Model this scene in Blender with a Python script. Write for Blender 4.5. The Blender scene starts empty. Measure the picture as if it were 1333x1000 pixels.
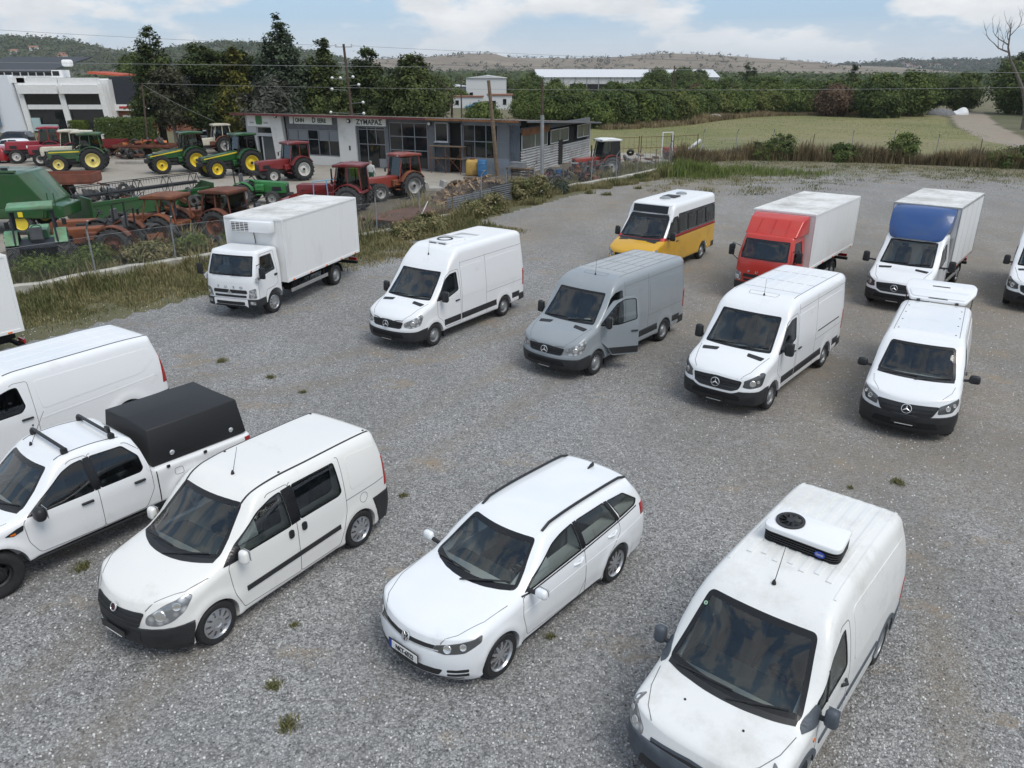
import bpy, bmesh, math, random
import numpy as np
from math import radians as R, sin, cos, pi, sqrt, atan2
from mathutils import Vector, Matrix, Quaternion
from mathutils.bvhtree import BVHTree
from mathutils.geometry import delaunay_2d_cdt
random.seed(7); RNG = np.random.default_rng(7)
S = bpy.context.scene
COL = S.collection
# ---------------------------------------------------------------- camera
cam_d = bpy.data.cameras.new('camera'); cam = bpy.data.objects.new('camera', cam_d); COL.objects.link(cam)
cam.location = (0, 0, 7.42)
cam.rotation_euler = (R(90) - math.atan(408 / 1000.0), 0, 0)
cam_d.sensor_fit = 'HORIZONTAL'; cam_d.sensor_width = 36.0; cam_d.lens = 36.0 * 1000.0 / 1333.0
cam_d.clip_start = 0.2; cam_d.clip_end = 60000
S.camera = cam
# ---------------------------------------------------------------- sky and sun
SUN_EL, SUN_AZ = R(58), R(138)      # azimuth clockwise from +Y
W = bpy.data.worlds.new('World'); S.world = W; W.use_nodes = True
def build_sky():
  nt = W.node_tree; nt.nodes.clear(); N = nt.nodes.new; L = nt.links.new
  out = N('ShaderNodeOutputWorld'); bg = N('ShaderNodeBackground')
  sky = N('ShaderNodeTexSky'); sky.sky_type = 'NISHITA'; sky.sun_disc = False
  sky.sun_elevation = SUN_EL; sky.sun_rotation = SUN_AZ; sky.air_density = 1.0; sky.dust_density = 1.2
  tc = N('ShaderNodeTexCoord'); sep = N('ShaderNodeSeparateXYZ'); L(tc.outputs['Generated'], sep.inputs[0])
  # direction -> flat cloud layer seen in perspective, elevation stretched so low clouds show
  at = N('ShaderNodeMath'); at.operation = 'ARCTAN2'; L(sep.outputs[0], at.inputs[0]); L(sep.outputs[1], at.inputs[1])
  el = N('ShaderNodeMath'); el.operation = 'ARCSINE'; L(sep.outputs[2], el.inputs[0])
  cb = N('ShaderNodeCombineXYZ'); L(at.outputs[0], cb.inputs[0])
  m3 = N('ShaderNodeMath'); m3.operation = 'MULTIPLY'; m3.inputs[1].default_value = 2.6; L(el.outputs[0], m3.inputs[0]); L(m3.outputs[0], cb.inputs[1])
  cb.inputs[2].default_value = 3.7
  n1 = N('ShaderNodeTexNoise'); n1.inputs['Scale'].default_value = 4.2; n1.inputs['Detail'].default_value = 9; n1.inputs['Roughness'].default_value = 0.55
  L(cb.outputs[0], n1.inputs['Vector'])
  n2 = N('ShaderNodeTexNoise'); n2.inputs['Scale'].default_value = 9; n2.inputs['Detail'].default_value = 8; n2.inputs['Roughness'].default_value = 0.6
  L(cb.outputs[0], n2.inputs['Vector'])
  r1 = N('ShaderNodeValToRGB'); r1.color_ramp.elements[0].position = 0.46; r1.color_ramp.elements[1].position = 0.525
  L(n1.outputs[0], r1.inputs[0])
  # cloud colour: grey-blue body, white billows
  r2 = N('ShaderNodeValToRGB'); e = r2.color_ramp.elements
  e[0].position = 0.36; e[0].color = (4.9, 5.15, 5.5, 1); e[1].position = 0.64; e[1].color = (6.5, 6.6, 6.7, 1)
  L(n2.outputs[0], r2.inputs[0])
  hz = N('ShaderNodeMapRange'); hz.inputs[1].default_value = 0.0; hz.inputs[2].default_value = 0.055; hz.inputs[3].default_value = 0.95; hz.inputs[4].default_value = 0.0
  L(el.outputs[0], hz.inputs[0])
  mxa = N('ShaderNodeMath'); mxa.operation = 'MAXIMUM'; L(r1.outputs[0], mxa.inputs[0]); L(hz.outputs[0], mxa.inputs[1])
  blue = N('ShaderNodeMix'); blue.data_type = 'RGBA'; blue.inputs[0].default_value = 0.65
  L(sky.outputs[0], blue.inputs[6]); blue.inputs[7].default_value = (2.7, 4.1, 6.0, 1)
  hc = N('ShaderNodeMix'); hc.data_type = 'RGBA'; L(hz.outputs[0], hc.inputs[0]); L(r2.outputs[0], hc.inputs[6]); hc.inputs[7].default_value = (4.9, 5.3, 5.8, 1)
  mix = N('ShaderNodeMix'); mix.data_type = 'RGBA'; L(mxa.outputs[0], mix.inputs[0]); L(blue.outputs[2], mix.inputs[6]); L(hc.outputs[2], mix.inputs[7])
  L(mix.outputs[2], bg.inputs[0]); bg.inputs[1].default_value = 0.105
  L(bg.outputs[0], out.inputs[0])
build_sky()
sun_d = bpy.data.lights.new('sun', 'SUN'); sun = bpy.data.objects.new('sun', sun_d); COL.objects.link(sun)
sun_d.energy = 1.5; sun_d.angle = R(30); sun_d.color = (1.0, 0.955, 0.88)
_sd = Vector((sin(SUN_AZ) * cos(SUN_EL), cos(SUN_AZ) * cos(SUN_EL), sin(SUN_EL)))
sun.rotation_euler = _sd.to_track_quat('Z', 'Y').to_euler()
sun.location = (0, -20, 40)
S.view_settings.view_transform = 'Standard'; S.view_settings.look = 'None'
S.view_settings.exposure = 0.44; S.view_settings.gamma = 1.0; S.view_settings.use_curve_mapping = False
S.render.engine = 'CYCLES'
S.cycles.max_bounces = 6; S.cycles.transparent_max_bounces = 12; S.cycles.diffuse_bounces = 3; S.cycles.glossy_bounces = 3
S.cycles.volume_bounces = 1; S.cycles.caustics_reflective = False; S.cycles.volume_bounces = 1; S.cycles.caustics_refractive = False
# ---------------------------------------------------------------- helpers: materials
MATS = {}
def mat(name, col=(.5, .5, .5), rough=.5, metal=0., coat=0., spec=.5, var=0., vscale=3., bump=0., bscale=40., emit=None):
  if name in MATS: return MATS[name]
  m = bpy.data.materials.new(name); m.use_nodes = True; MATS[name] = m
  nt = m.node_tree; b = nt.nodes['Principled BSDF']
  b.inputs['Base Color'].default_value = (*col, 1); b.inputs['Roughness'].default_value = rough; b.inputs['Metallic'].default_value = metal
  b.inputs['Coat Weight'].default_value = coat; b.inputs['Coat Roughness'].default_value = .04; b.inputs['Specular IOR Level'].default_value = spec
  if var or bump:
    tc = nt.nodes.new('ShaderNodeTexCoord'); n = nt.nodes.new('ShaderNodeTexNoise'); n.inputs['Scale'].default_value = vscale
    n.inputs['Detail'].default_value = 6; n.inputs['Roughness'].default_value = .65; nt.links.new(tc.outputs['Object'], n.inputs['Vector'])
    if var:
      r = nt.nodes.new('ShaderNodeValToRGB'); e = r.color_ramp.elements
      e[0].position = .3; e[1].position = .7
      e[0].color = (*[max(0, c * (1 - var)) for c in col], 1); e[1].color = (*[min(1, c * (1 + var)) for c in col], 1)
      nt.links.new(n.outputs[0], r.inputs[0]); nt.links.new(r.outputs[0], b.inputs['Base Color'])
    if bump:
      n2 = nt.nodes.new('ShaderNodeTexNoise'); n2.inputs['Scale'].default_value = bscale; n2.inputs['Detail'].default_value = 4
      nt.links.new(tc.outputs['Object'], n2.inputs['Vector'])
      bp = nt.nodes.new('ShaderNodeBump'); bp.inputs['Strength'].default_value = bump; bp.inputs['Distance'].default_value = .02
      nt.links.new(n2.outputs[0], bp.inputs['Height']); nt.links.new(bp.outputs[0], b.inputs['Normal'])
  return m
def dirty(name, col, dirt, amount=.35, scale=1.6, rough=.35, coat=0., streak=False, metal=0.):
  """paint with irregular dirt/rust patches"""
  if name in MATS: return MATS[name]
  m = mat(name, col, rough, metal, coat); nt = m.node_tree; b = nt.nodes['Principled BSDF']
  tc = nt.nodes.new('ShaderNodeTexCoord'); mp = nt.nodes.new('ShaderNodeMapping'); nt.links.new(tc.outputs['Object'], mp.inputs[0])
  if streak: mp.inputs['Scale'].default_value = (1, 1, .25)
  n = nt.nodes.new('ShaderNodeTexNoise'); n.inputs['Scale'].default_value = scale; n.inputs['Detail'].default_value = 10; n.inputs['Roughness'].default_value = .7
  nt.links.new(mp.outputs[0], n.inputs['Vector'])
  r = nt.nodes.new('ShaderNodeValToRGB'); r.color_ramp.elements[0].position = .62 - amount * .45; r.color_ramp.elements[1].position = .80 - amount * .25
  nt.links.new(n.outputs[0], r.inputs[0])
  mx = nt.nodes.new('ShaderNodeMix'); mx.data_type = 'RGBA'; mx.inputs[6].default_value = (*col, 1); mx.inputs[7].default_value = (*dirt, 1)
  nt.links.new(r.outputs[0], mx.inputs[0]); nt.links.new(mx.outputs[2], b.inputs['Base Color'])
  mr = nt.nodes.new('ShaderNodeMapRange'); mr.inputs[3].default_value = rough; mr.inputs[4].default_value = min(1, rough + .35)
  nt.links.new(r.outputs[0], mr.inputs[0]); nt.links.new(mr.outputs[0], b.inputs['Roughness'])
  return m
def glass(name, tint=(.45, .5, .5), opaque=0.):
  if name in MATS: return MATS[name]
  m = bpy.data.materials.new(name); m.use_nodes = True; MATS[name] = m; nt = m.node_tree; nt.nodes.clear(); N = nt.nodes.new
  o = N('ShaderNodeOutputMaterial'); mx = N('ShaderNodeMixShader'); t = N('ShaderNodeBsdfTransparent'); g = N('ShaderNodeBsdfGlossy')
  f = N('ShaderNodeFresnel'); f.inputs[0].default_value = 1.5
  t.inputs[0].default_value = (*tint, 1); g.inputs['Roughness'].default_value = .015; g.inputs[0].default_value = (.95, .97, 1, 1)
  a = N('ShaderNodeMath'); a.operation = 'MULTIPLY_ADD'; a.inputs[1].default_value = 1.15; a.inputs[2].default_value = .015
  nt.links.new(f.outputs[0], a.inputs[0]); nt.links.new(a.outputs[0], mx.inputs[0]); nt.links.new(t.outputs[0], mx.inputs[1]); nt.links.new(g.outputs[0], mx.inputs[2])
  nt.links.new(mx.outputs[0], o.inputs[0]); return m
# ---------------------------------------------------------------- helpers: objects
def put(name, me, m=None, parent=None, loc=None, smooth=False, angle=35, **kw):
  o = bpy.data.objects.new(name, me); COL.objects.link(o)
  if m is not None:
    for q in (m if isinstance(m, (list, tuple)) else [m]): me.materials.append(q)
  if parent is not None: o.parent = parent
  if loc is not None: o.location = loc
  if smooth:
    me.polygons.foreach_set('use_smooth', [True] * len(me.polygons)); me.set_sharp_from_angle(angle=R(angle))
  for k, v in kw.items(): o[k] = v
  return o
def obj(name, bm, m=None, parent=None, loc=None, smooth=False, angle=35, **kw):
  me = bpy.data.meshes.new(name); bm.normal_update(); bm.to_mesh(me); bm.free()
  return put(name, me, m, parent, loc, smooth, angle, **kw)
def thing(name, label, cat, loc=(0, 0, 0), rz=0., group=None, scale=1.):
  o = bpy.data.objects.new(name, None); COL.objects.link(o); o.location = loc; o.rotation_euler = (0, 0, rz); o.scale = (scale,) * 3
  o.empty_display_size = .2; o['label'] = label; o['category'] = cat
  if group: o['group'] = group
  return o
def tag(o, label=None, cat=None, group=None, kind=None):
  if label: o['label'] = label
  if cat: o['category'] = cat
  if group: o['group'] = group
  if kind: o['kind'] = kind
  return o
def copy_tree(o, parent=None):
  c = o.copy(); COL.objects.link(c)
  if parent is not None: c.parent = parent
  for ch in list(o.children): copy_tree(ch, c)
  return c
def np_mesh(name, verts, faces):
  """verts (n,3) float array, faces (m,k) int array with constant k"""
  me = bpy.data.meshes.new(name); verts = np.asarray(verts, np.float32); faces = np.asarray(faces, np.int32); k = faces.shape[1]
  me.vertices.add(len(verts)); me.vertices.foreach_set('co', verts.ravel())
  me.loops.add(faces.size); me.loops.foreach_set('vertex_index', faces.ravel())
  me.polygons.add(len(faces)); me.polygons.foreach_set('loop_start', np.arange(0, faces.size, k, dtype=np.int32))
  me.update(calc_edges=True); me.validate(); return me
# ---------------------------------------------------------------- helpers: shapes in bmesh
def box(bm, c, s, bev=0., rot=None, seg=2, taper=None):
  """box centre c, size s; taper=(tx,ty) scales the top"""
  v = []
  for z in (-.5, .5):
    tx, ty = (taper if (taper and z > 0) else (1, 1))
    for x, y in ((-.5, -.5), (.5, -.5), (.5, .5), (-.5, .5)): v.append(Vector((x * s[0] * tx, y * s[1] * ty, z * s[2])))
  M = rot if rot is not None else Matrix.Identity(3)
  vs = [bm.verts.new(Vector(c) + M @ p) for p in v]
  fs = [bm.faces.new([vs[i] for i in q]) for q in ((3, 2, 1, 0), (4, 5, 6, 7), (0, 1, 5, 4), (1, 2, 6, 5), (2, 3, 7, 6), (3, 0, 4, 7))]
  if bev > 0:
    es = list({e for f in fs for e in f.edges})
    bmesh.ops.bevel(bm, geom=es, offset=min(bev, .45 * min(s)), segments=seg, affect='EDGES', profile=.5)
  return bm
def bx(c, s, bev=0., rot=None, seg=2, taper=None): return box(bmesh.new(), c, s, bev, rot, seg, taper)
def prism(bm, pts, axis, a, b, inset=0.):
  """extrude 2D polygon pts along axis ('x','y','z') from a to b"""
  def P(p, t):
    return {'x': (t, p[0], p[1]), 'y': (p[0], t, p[1]), 'z': (p[0], p[1], t)}[axis]
  A = [bm.verts.new(P(p, a)) for p in pts]; B = [bm.verts.new(P(p, b)) for p in pts]; n = len(pts)
  fs = [bm.faces.new(A), bm.faces.new(list(reversed(B)))]
  for i in range(n): fs.append(bm.faces.new((A[i], B[i], B[(i + 1) % n], A[(i + 1) % n])))
  bmesh.ops.recalc_face_normals(bm, faces=fs); return fs
def pr(pts, axis, a, b, bev=0., seg=2):
  bm = bmesh.new(); fs = prism(bm, pts, axis, a, b)
  if bev: bmesh.ops.bevel(bm, geom=list(bm.edges), offset=bev, segments=seg, affect='EDGES', profile=.5)
  return bm
def tube(bm, pts, r, n=8, r2=None, cap=True):
  pts = [Vector(p) for p in pts]; rings = []; m = len(pts)
  up = None
  for i, p in enumerate(pts):
    d = (pts[min(i + 1, m - 1)] - pts[max(i - 1, 0)]).normalized()
    a = Vector((0, 0, 1)) if abs(d.z) < .95 else Vector((1, 0, 0))
    if up is not None and (up - d * up.dot(d)).length > .1: u = (up - d * up.dot(d)).normalized()
    else: u = d.cross(a).normalized()
    up = u; w = d.cross(u)
    rr = r if r2 is None else r + (r2 - r) * i / max(1, m - 1)
    rings.append([bm.verts.new(p + (u * cos(2 * pi * k / n) + w * sin(2 * pi * k / n)) * rr) for k in range(n)])
  for a, b in zip(rings, rings[1:]):
    for k in range(n): bm.faces.new((a[k], a[(k + 1) % n], b[(k + 1) % n], b[k]))
  if cap: bm.faces.new(list(reversed(rings[0]))); bm.faces.new(rings[-1])
  return bm
def tb(pts, r, n=8, r2=None): return tube(bmesh.new(), pts, r, n, r2)
def lathe(bm, prof, n=24, axis='y', c=(0, 0, 0), cap=False):
  """prof list of (radius, offset along axis)"""
  def P(r, t, a):
    x, z = r * cos(a), r * sin(a)
    v = {'y': (x, t, z), 'z': (x, z, t), 'x': (t, x, z)}[axis]; return Vector(v) + Vector(c)
  rings = []
  for r, t in prof:
    if r < 1e-5: rings.append([bm.verts.new(P(0, t, 0))])
    else: rings.append([bm.verts.new(P(r, t, 2 * pi * k / n)) for k in range(n)])
  fs = []
  for a, b in zip(rings, rings[1:]):
    for k in range(n):
      k2 = (k + 1) % n
      if len(a) == 1 and len(b) == 1: continue
      if len(a) == 1: fs.append(bm.faces.new((a[0], b[k2], b[k])))
      elif len(b) == 1: fs.append(bm.faces.new((a[k], a[k2], b[0])))
      else: fs.append(bm.faces.new((a[k], a[k2], b[k2], b[k])))
  bmesh.ops.recalc_face_normals(bm, faces=fs); return bm
def la(prof, n=24, axis='y', c=(0, 0, 0)): return lathe(bmesh.new(), prof, n, axis, c)
def text_mesh(s, size=1., depth=.01, squash=1., bold=0.):
  c = bpy.data.curves.new('lettering', 'FONT'); c.body = s; c.size = size; c.extrude = depth; c.align_x = 'CENTER'; c.align_y = 'CENTER'; c.offset = bold; c.resolution_u = 3
  o = bpy.data.objects.new('lettering', c); COL.objects.link(o)
  dg = bpy.context.evaluated_depsgraph_get(); me = bpy.data.meshes.new_from_object(o.evaluated_get(dg)); bpy.data.objects.remove(o); bpy.data.curves.remove(c)
  me.materials.clear()
  if squash != 1.: me.transform(Matrix.Diagonal((squash, 1, 1, 1)))
  return me
def frame_mat(origin, xdir, ydir):
  """4x4 matrix: local x,y along given directions"""
  x = Vector(xdir).normalized(); z = x.cross(Vector(ydir)).normalized(); y = z.cross(x)
  return Matrix(((x.x, y.x, z.x, origin[0]), (x.y, y.y, z.y, origin[1]), (x.z, y.z, z.z, origin[2]), (0, 0, 0, 1)))
def rpoly(pts, r, n=4):
  """round the corners of a 2D polygon; r number or list"""
  out = []; m = len(pts)
  for i, p in enumerate(pts):
    rr = r[i] if isinstance(r, (list, tuple)) else r
    p = Vector(p); a = Vector(pts[i - 1]) - p; b = Vector(pts[(i + 1) % m]) - p
    if rr <= 0: out.append(tuple(p)); continue
    t = min(rr, a.length * .45, b.length * .45); A = p + a.normalized() * t; B = p + b.normalized() * t
    for k in range(n + 1):
      u = k / n; q = A * (1 - u) ** 2 + p * 2 * u * (1 - u) + B * u * u; out.append((q.x, q.y))
  return out
def pchip(xs, ys):
  xs = np.asarray(xs, float); ys = np.asarray(ys, float); h = np.diff(xs); d = np.diff(ys) / h; m = np.zeros(len(xs))
  for i in range(1, len(xs) - 1):
    if d[i - 1] * d[i] > 0:
      w1, w2 = 2 * h[i] + h[i - 1], h[i] + 2 * h[i - 1]; m[i] = (w1 + w2) / (w1 / d[i - 1] + w2 / d[i])
  m[0], m[-1] = d[0], d[-1]
  def f(x):
    x = np.clip(x, xs[0], xs[-1]); i = np.clip(np.searchsorted(xs, x) - 1, 0, len(h) - 1); t = (x - xs[i]) / h[i]
    return ((1 + 2 * t) * (1 - t) ** 2 * ys[i] + t * (1 - t) ** 2 * h[i] * m[i] + t * t * (3 - 2 * t) * ys[i + 1] + t * t * (t - 1) * h[i] * m[i + 1])
  return f
# ---------------------------------------------------------------- vehicle body builder
def _curve(p):
  if isinstance(p, (int, float)): return lambda x: np.full_like(np.asarray(x, float), p)
  p = sorted(p); return pchip([q[0] for q in p], [q[1] for q in p])
class Body:
  """closed smooth body shell lofted from side profile, plan and section curves; front is +x, left is +y"""
  def __init__(s, xf, xr, top, wid, tum, rt=.1, bot=.25, fasc=((0, 0), (3, 0)), rear=((0, 0), (3, 0)), pf=(.3, 2.6), pr=(.1, 3.), sweep=0., sx=0., flare=(), crown=0., xc=9., na=84, nb=17, nc=26):
    s.xf, s.xr = xf, xr; s.top, s.wid, s.tum, s.rt, s.bot, s.fasc, s.rear = map(_curve, (top, wid, tum, rt, bot, fasc, rear))
    s.pf, s.pr, s.sweep, s.sx, s.flare, s.crown, s.xc = pf, pr, sweep, sx, flare, crown, xc
    A = np.linspace(0, 1, na); B = np.sin(np.linspace(-pi / 2, pi / 2, nb)); Cc = (1 - np.cos(np.linspace(0, pi, nc))) / 2 * .5 + np.linspace(0, 1, nc) * .5
    V = []; F = []; off = 0
    def grid(a, b, c, flip):
      nonlocal off
      P = s.P(a, b, c); n, m = a.shape; V.append(P.reshape(-1, 3)); i = np.arange(n * m).reshape(n, m) + off; off += n * m
      q = np.stack([i[:-1, :-1], i[1:, :-1], i[1:, 1:], i[:-1, 1:]], -1).reshape(-1, 4); F.append(q[:, ::-1] if flip else q)
    g = lambda u, v: np.meshgrid(u, v, indexing='ij')
    a, c = g(A, Cc); grid(a, np.ones_like(a), c, True); grid(a, -np.ones_like(a), c, False)
    a, b = g(A, B); grid(a, b, np.ones_like(a), False); grid(a, b, np.zeros_like(a), True)
    b, c = g(B, Cc); grid(np.ones_like(b), b, c, False); grid(np.zeros_like(b), b, c, True)
    V = np.concatenate(V); F = np.concatenate(F)
    bm = bmesh.new(); vs = [bm.verts.new(p) for p in V.tolist()]
    for q in F.tolist():
      try: bm.faces.new([vs[k] for k in q])
      except ValueError: pass
    bmesh.ops.remove_doubles(bm, verts=bm.verts, dist=.0012)
    bmesh.ops.dissolve_degenerate(bm, edges=bm.edges, dist=.0005)
    bmesh.ops.recalc_face_normals(bm, faces=bm.faces)
    s.bm = bm; bm.normal_update(); bm.verts.ensure_lookup_table()
    tri = bm.copy(); bmesh.ops.triangulate(tri, faces=tri.faces); tri.normal_update()
    s.co = [v.co.copy() for v in tri.verts]; tri.verts.index_update()
    s.no = [v.normal.copy() for v in tri.verts]; s.tri = [[v.index for v in f.verts] for f in tri.faces]
    s.bvh = BVHTree.FromPolygons(s.co, s.tri); tri.free()
  def P(s, a, b, c):
    x0 = s.xr + (s.xf - s.xr) * a; r = s.rt(x0); W0 = s.wid(x0); H0 = s.top(x0) - s.bot(x0)
    rb = np.clip(r / W0, .01, .95); rc = np.clip(r / H0, .01, .6); ab = np.abs(b)
    def corner(ab, c, rb, rc):
      p = (ab - (1 - rb)) / rb; q = (c - (1 - rc)) / rc; k = (p > 0) & (q > 0)
      m = np.maximum(p, q); th = np.where(p >= q, q / np.maximum(p, 1e-9) * pi / 4, pi / 2 - p / np.maximum(q, 1e-9) * pi / 4)
      return np.where(k, 1 - rb + rb * m * np.cos(th), ab), np.where(k, 1 - rc + rc * m * np.sin(th), c)
    ab, c = corner(ab, c, rb, rc)
    ab, ci = corner(ab, 1 - c, .06 / W0, .06 / H0); c = 1 - ci
    sg = np.sign(b)
    zf = s.bot(s.xf) + c * (s.top(s.xf) - s.bot(s.xf)); zr = s.bot(s.xr) + c * (s.top(s.xr) - s.bot(s.xr))
    se = lambda k, n: k * (1 - np.maximum(0, 1 - ab ** n) ** (1 / n))
    dxf = s.fasc(zf) - se(*s.pf); dxr = s.rear(zr) + se(*s.pr)
    x = x0 + dxf * np.clip((a - .62) / .38, 0, 1) + dxr * np.clip((.38 - a) / .38, 0, 1)
    xe = x + s.sweep * ab ** 2.2 * np.clip((x - s.sx) / .5, 0, 1) * (1 - .7 * np.clip((x - s.xc) / .45, 0, 1))
    zt = s.top(xe); zb = s.bot(x); z = zb + c * (zt - zb) + s.crown * (1 - ab ** 2) * c ** 3
    y = ab * s.wid(x) * s.tum(z)
    for (fx, fz, fr, fd) in s.flare:
      d = np.sqrt((x - fx) ** 2 + (z - fz) ** 2) / fr; y = y + fd * np.exp(-((d - 1.0) / .16) ** 2) * (ab > .9) 
    return np.stack([x, y * sg, z], -1)
  def smooth_no(s, p, n=None):
    loc, nn, i, d = s.bvh.find_nearest(p)
    t = s.tri[i]; A, B, C = (s.co[k] for k in t); v0, v1, v2 = B - A, C - A, loc - A
    d00, d01, d11, d20, d21 = v0.dot(v0), v0.dot(v1), v1.dot(v1), v2.dot(v0), v2.dot(v1); den = d00 * d11 - d01 * d01
    if abs(den) < 1e-14: return nn, d
    v = (d11 * d20 - d01 * d21) / den; w = (d00 * d21 - d01 * d20) / den
    return (s.no[t[0]] * (1 - v - w) + s.no[t[1]] * v + s.no[t[2]] * w).normalized(), d
  def cut(s, cutters):
    """subtract list of bmeshes; material slot 1 marks cut faces; keeps smooth normals on the skin"""
    me = bpy.data.meshes.new('body'); s.bm.to_mesh(me); me.materials.append(None); me.materials.append(None)
    o = bpy.data.objects.new('body', me); COL.objects.link(o); tmp = []
    for k, cb in enumerate(cutters):
      bmesh.ops.recalc_face_normals(cb, faces=cb.faces)
      for f in cb.faces: f.material_index = 1
      cm = bpy.data.meshes.new('cutter'); cb.to_mesh(cm); cb.free(); cm.materials.append(None); cm.materials.append(None)
      co = bpy.data.objects.new('cutter', cm); COL.objects.link(co); tmp.append(co)
      md = o.modifiers.new('cut', 'BOOLEAN'); md.operation = 'DIFFERENCE'; md.object = co
      try: md.solver = 'MANIFOLD'
      except Exception: md.solver = 'EXACT'
    dg = bpy.context.evaluated_depsgraph_get(); res = bpy.data.meshes.new_from_object(o.evaluated_get(dg))
    for t in tmp + [o]:
      d = t.data; bpy.data.objects.remove(t); bpy.data.meshes.remove(d)
    # skin test and normals
    vn = [s.smooth_no(v.co) for v in res.vertices]; nrm = [(0, 0, 0)] * len(res.loops); s.skin = []
    for p in res.polygons:
      vs = [res.loops[k].vertex_index for k in p.loop_indices]
      on = all(vn[v][1] < .002 for v in vs) and p.material_index == 0
      p.material_index = 0 if on else 1
      if on: s.skin.append(p.index)
      for k, v in zip(p.loop_indices, vs):
        n = vn[v][0]; nrm[k] = tuple(n) if (on and n.dot(p.normal) > .55) else tuple(p.normal)
    res.polygons.foreach_set('use_smooth', [True] * len(res.polygons)); res.normals_split_custom_set(nrm)
    res.materials.clear(); s.mesh = res; return res
  def clip(s, planes, off=.006, thick=.012):
    """shell over the part of the cut skin on the positive side of all planes"""
    bm = bmesh.new(); bm.from_mesh(s.mesh); bm.faces.ensure_lookup_table(); sk = set(s.skin)
    bmesh.ops.delete(bm, geom=[f for f in bm.faces if f.index not in sk], context='FACES')
    for pt, n in planes:
      bmesh.ops.bisect_plane(bm, geom=list(bm.verts) + list(bm.edges) + list(bm.faces), dist=1e-5, plane_co=pt, plane_no=n, clear_inner=True)
    return s._shell(bm, off, thick)
  def _shell(s, bm, off, thick):
    nn = {v: s.smooth_no(v.co)[0] for v in bm.verts}
    for v, n in nn.items(): v.co += n * off
    be = [e for e in bm.edges if e.is_boundary]
    if be and thick:
      r = bmesh.ops.extrude_edge_only(bm, edges=be)
      for v in r['geom']:
        if isinstance(v, bmesh.types.BMVert):
          v.co -= s.smooth_no(v.co)[0] * thick
      bmesh.ops.recalc_face_normals(bm, faces=bm.faces)
      # orient outward
    t = sum(1 if f.normal.dot(s.smooth_no(f.calc_center_median())[0]) > 0 else -1 for f in list(bm.faces)[:60])
    bm.normal_update()
    if t < 0: bmesh.ops.reverse_faces(bm, faces=bm.faces)
    return bm
  def ray(s, q, pj):
    if pj == 'L': o, d = (q[0], 4, q[1]), (0, -1, 0)
    elif pj == 'R': o, d = (q[0], -4, q[1]), (0, 1, 0)
    elif pj == 'F': o, d = (9, q[0], q[1]), (-1, 0, 0)
    elif pj == 'B': o, d = (-9, q[0], q[1]), (1, 0, 0)
    elif pj == 'T': o, d = (q[0], q[1], 6), (0, 0, -1)
    else:
      an = R(pj); u = Vector((cos(an), sin(an), 0)); t = Vector((-sin(an), cos(an), 0)); o = t * q[0] + u * 9 + Vector((0, 0, q[1])); d = -u
    o, d = Vector(o), Vector(d); h = s.bvh.ray_cast(o, d)
    if h[0] is None:
      h2 = s.bvh.find_nearest(o + d * 6); p = h2[0]
    else: p = h[0]
    return p
  def patch(s, pts, pj, off=.004, thick=.01, dens=.06):
    pts = [Vector(p) for p in pts]; b = []
    for i, p in enumerate(pts):
      q = pts[(i + 1) % len(pts)]; n = max(1, int((q - p).length / dens)); b += [p.lerp(q, k / n) for k in range(n)]
    n = len(b); xs = [p.x for p in b]; ys = [p.y for p in b]; ins = []
    x = min(xs) + dens * .5
    while x < max(xs):
      y = min(ys) + dens * .5
      while y < max(ys):
        c = False; j = n - 1; near = False
        for i in range(n):
          if ((ys[i] > y) != (ys[j] > y)) and (x < (xs[j] - xs[i]) * (y - ys[i]) / (ys[j] - ys[i]) + xs[i]): c = not c
          if abs(xs[i] - x) + abs(ys[i] - y) < dens * .45: near = True
          j = i
        if c and not near: ins.append(Vector((x, y)))
        y += dens
      x += dens
    r = delaunay_2d_cdt(b + ins, [(i, (i + 1) % n) for i in range(n)], [list(range(n))], 1, 1e-5)
    bm = bmesh.new(); vs = [bm.verts.new(s.ray(p, pj)) for p in r[0]]
    for f in r[2]:
      try: bm.faces.new([vs[k] for k in f])
      except ValueError: pass
    bmesh.ops.recalc_face_normals(bm, faces=bm.faces)
    return s._shell(bm, off, thick)
  def strip(s, pts, w, pj, off=.003, thick=.006, closed=False, dens=.05, inner=False):
    """band of width w centred on (or inside of) a polyline"""
    pts = [Vector(p) for p in pts]; b = []; m = len(pts)
    for i in range(m if closed else m - 1):
      p, q = pts[i], pts[(i + 1) % m]; n = max(1, int((q - p).length / dens)); b += [p.lerp(q, k / n) for k in range(n)]
    if not closed: b.append(pts[-1])
    n = len(b); area = sum(b[i].x * b[(i + 1) % n].y - b[(i + 1) % n].x * b[i].y for i in range(n)); sg = 1 if area > 0 else -1
    bm = bmesh.new(); L = []; Rr = []
    for i, p in enumerate(b):
      a = b[i - 1] if (closed or i) else p; c = b[(i + 1) % n] if (closed or i < n - 1) else p
      d = (c - a); d = d.normalized() if d.length > 1e-9 else Vector((1, 0)); no = Vector((-d.y, d.x)) * sg
      e0, e1 = (p, p + no * w) if inner else (p - no * w / 2, p + no * w / 2)
      L.append(bm.verts.new(s.ray(e0, pj))); Rr.append(bm.verts.new(s.ray(e1, pj)))
    for i in range(n if closed else n - 1):
      j = (i + 1) % n
      try: bm.faces.new((L[i], L[j], Rr[j], Rr[i]))
      except ValueError: pass
    bmesh.ops.recalc_face_normals(bm, faces=bm.faces)
    return s._shell(bm, off, thick)
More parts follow.
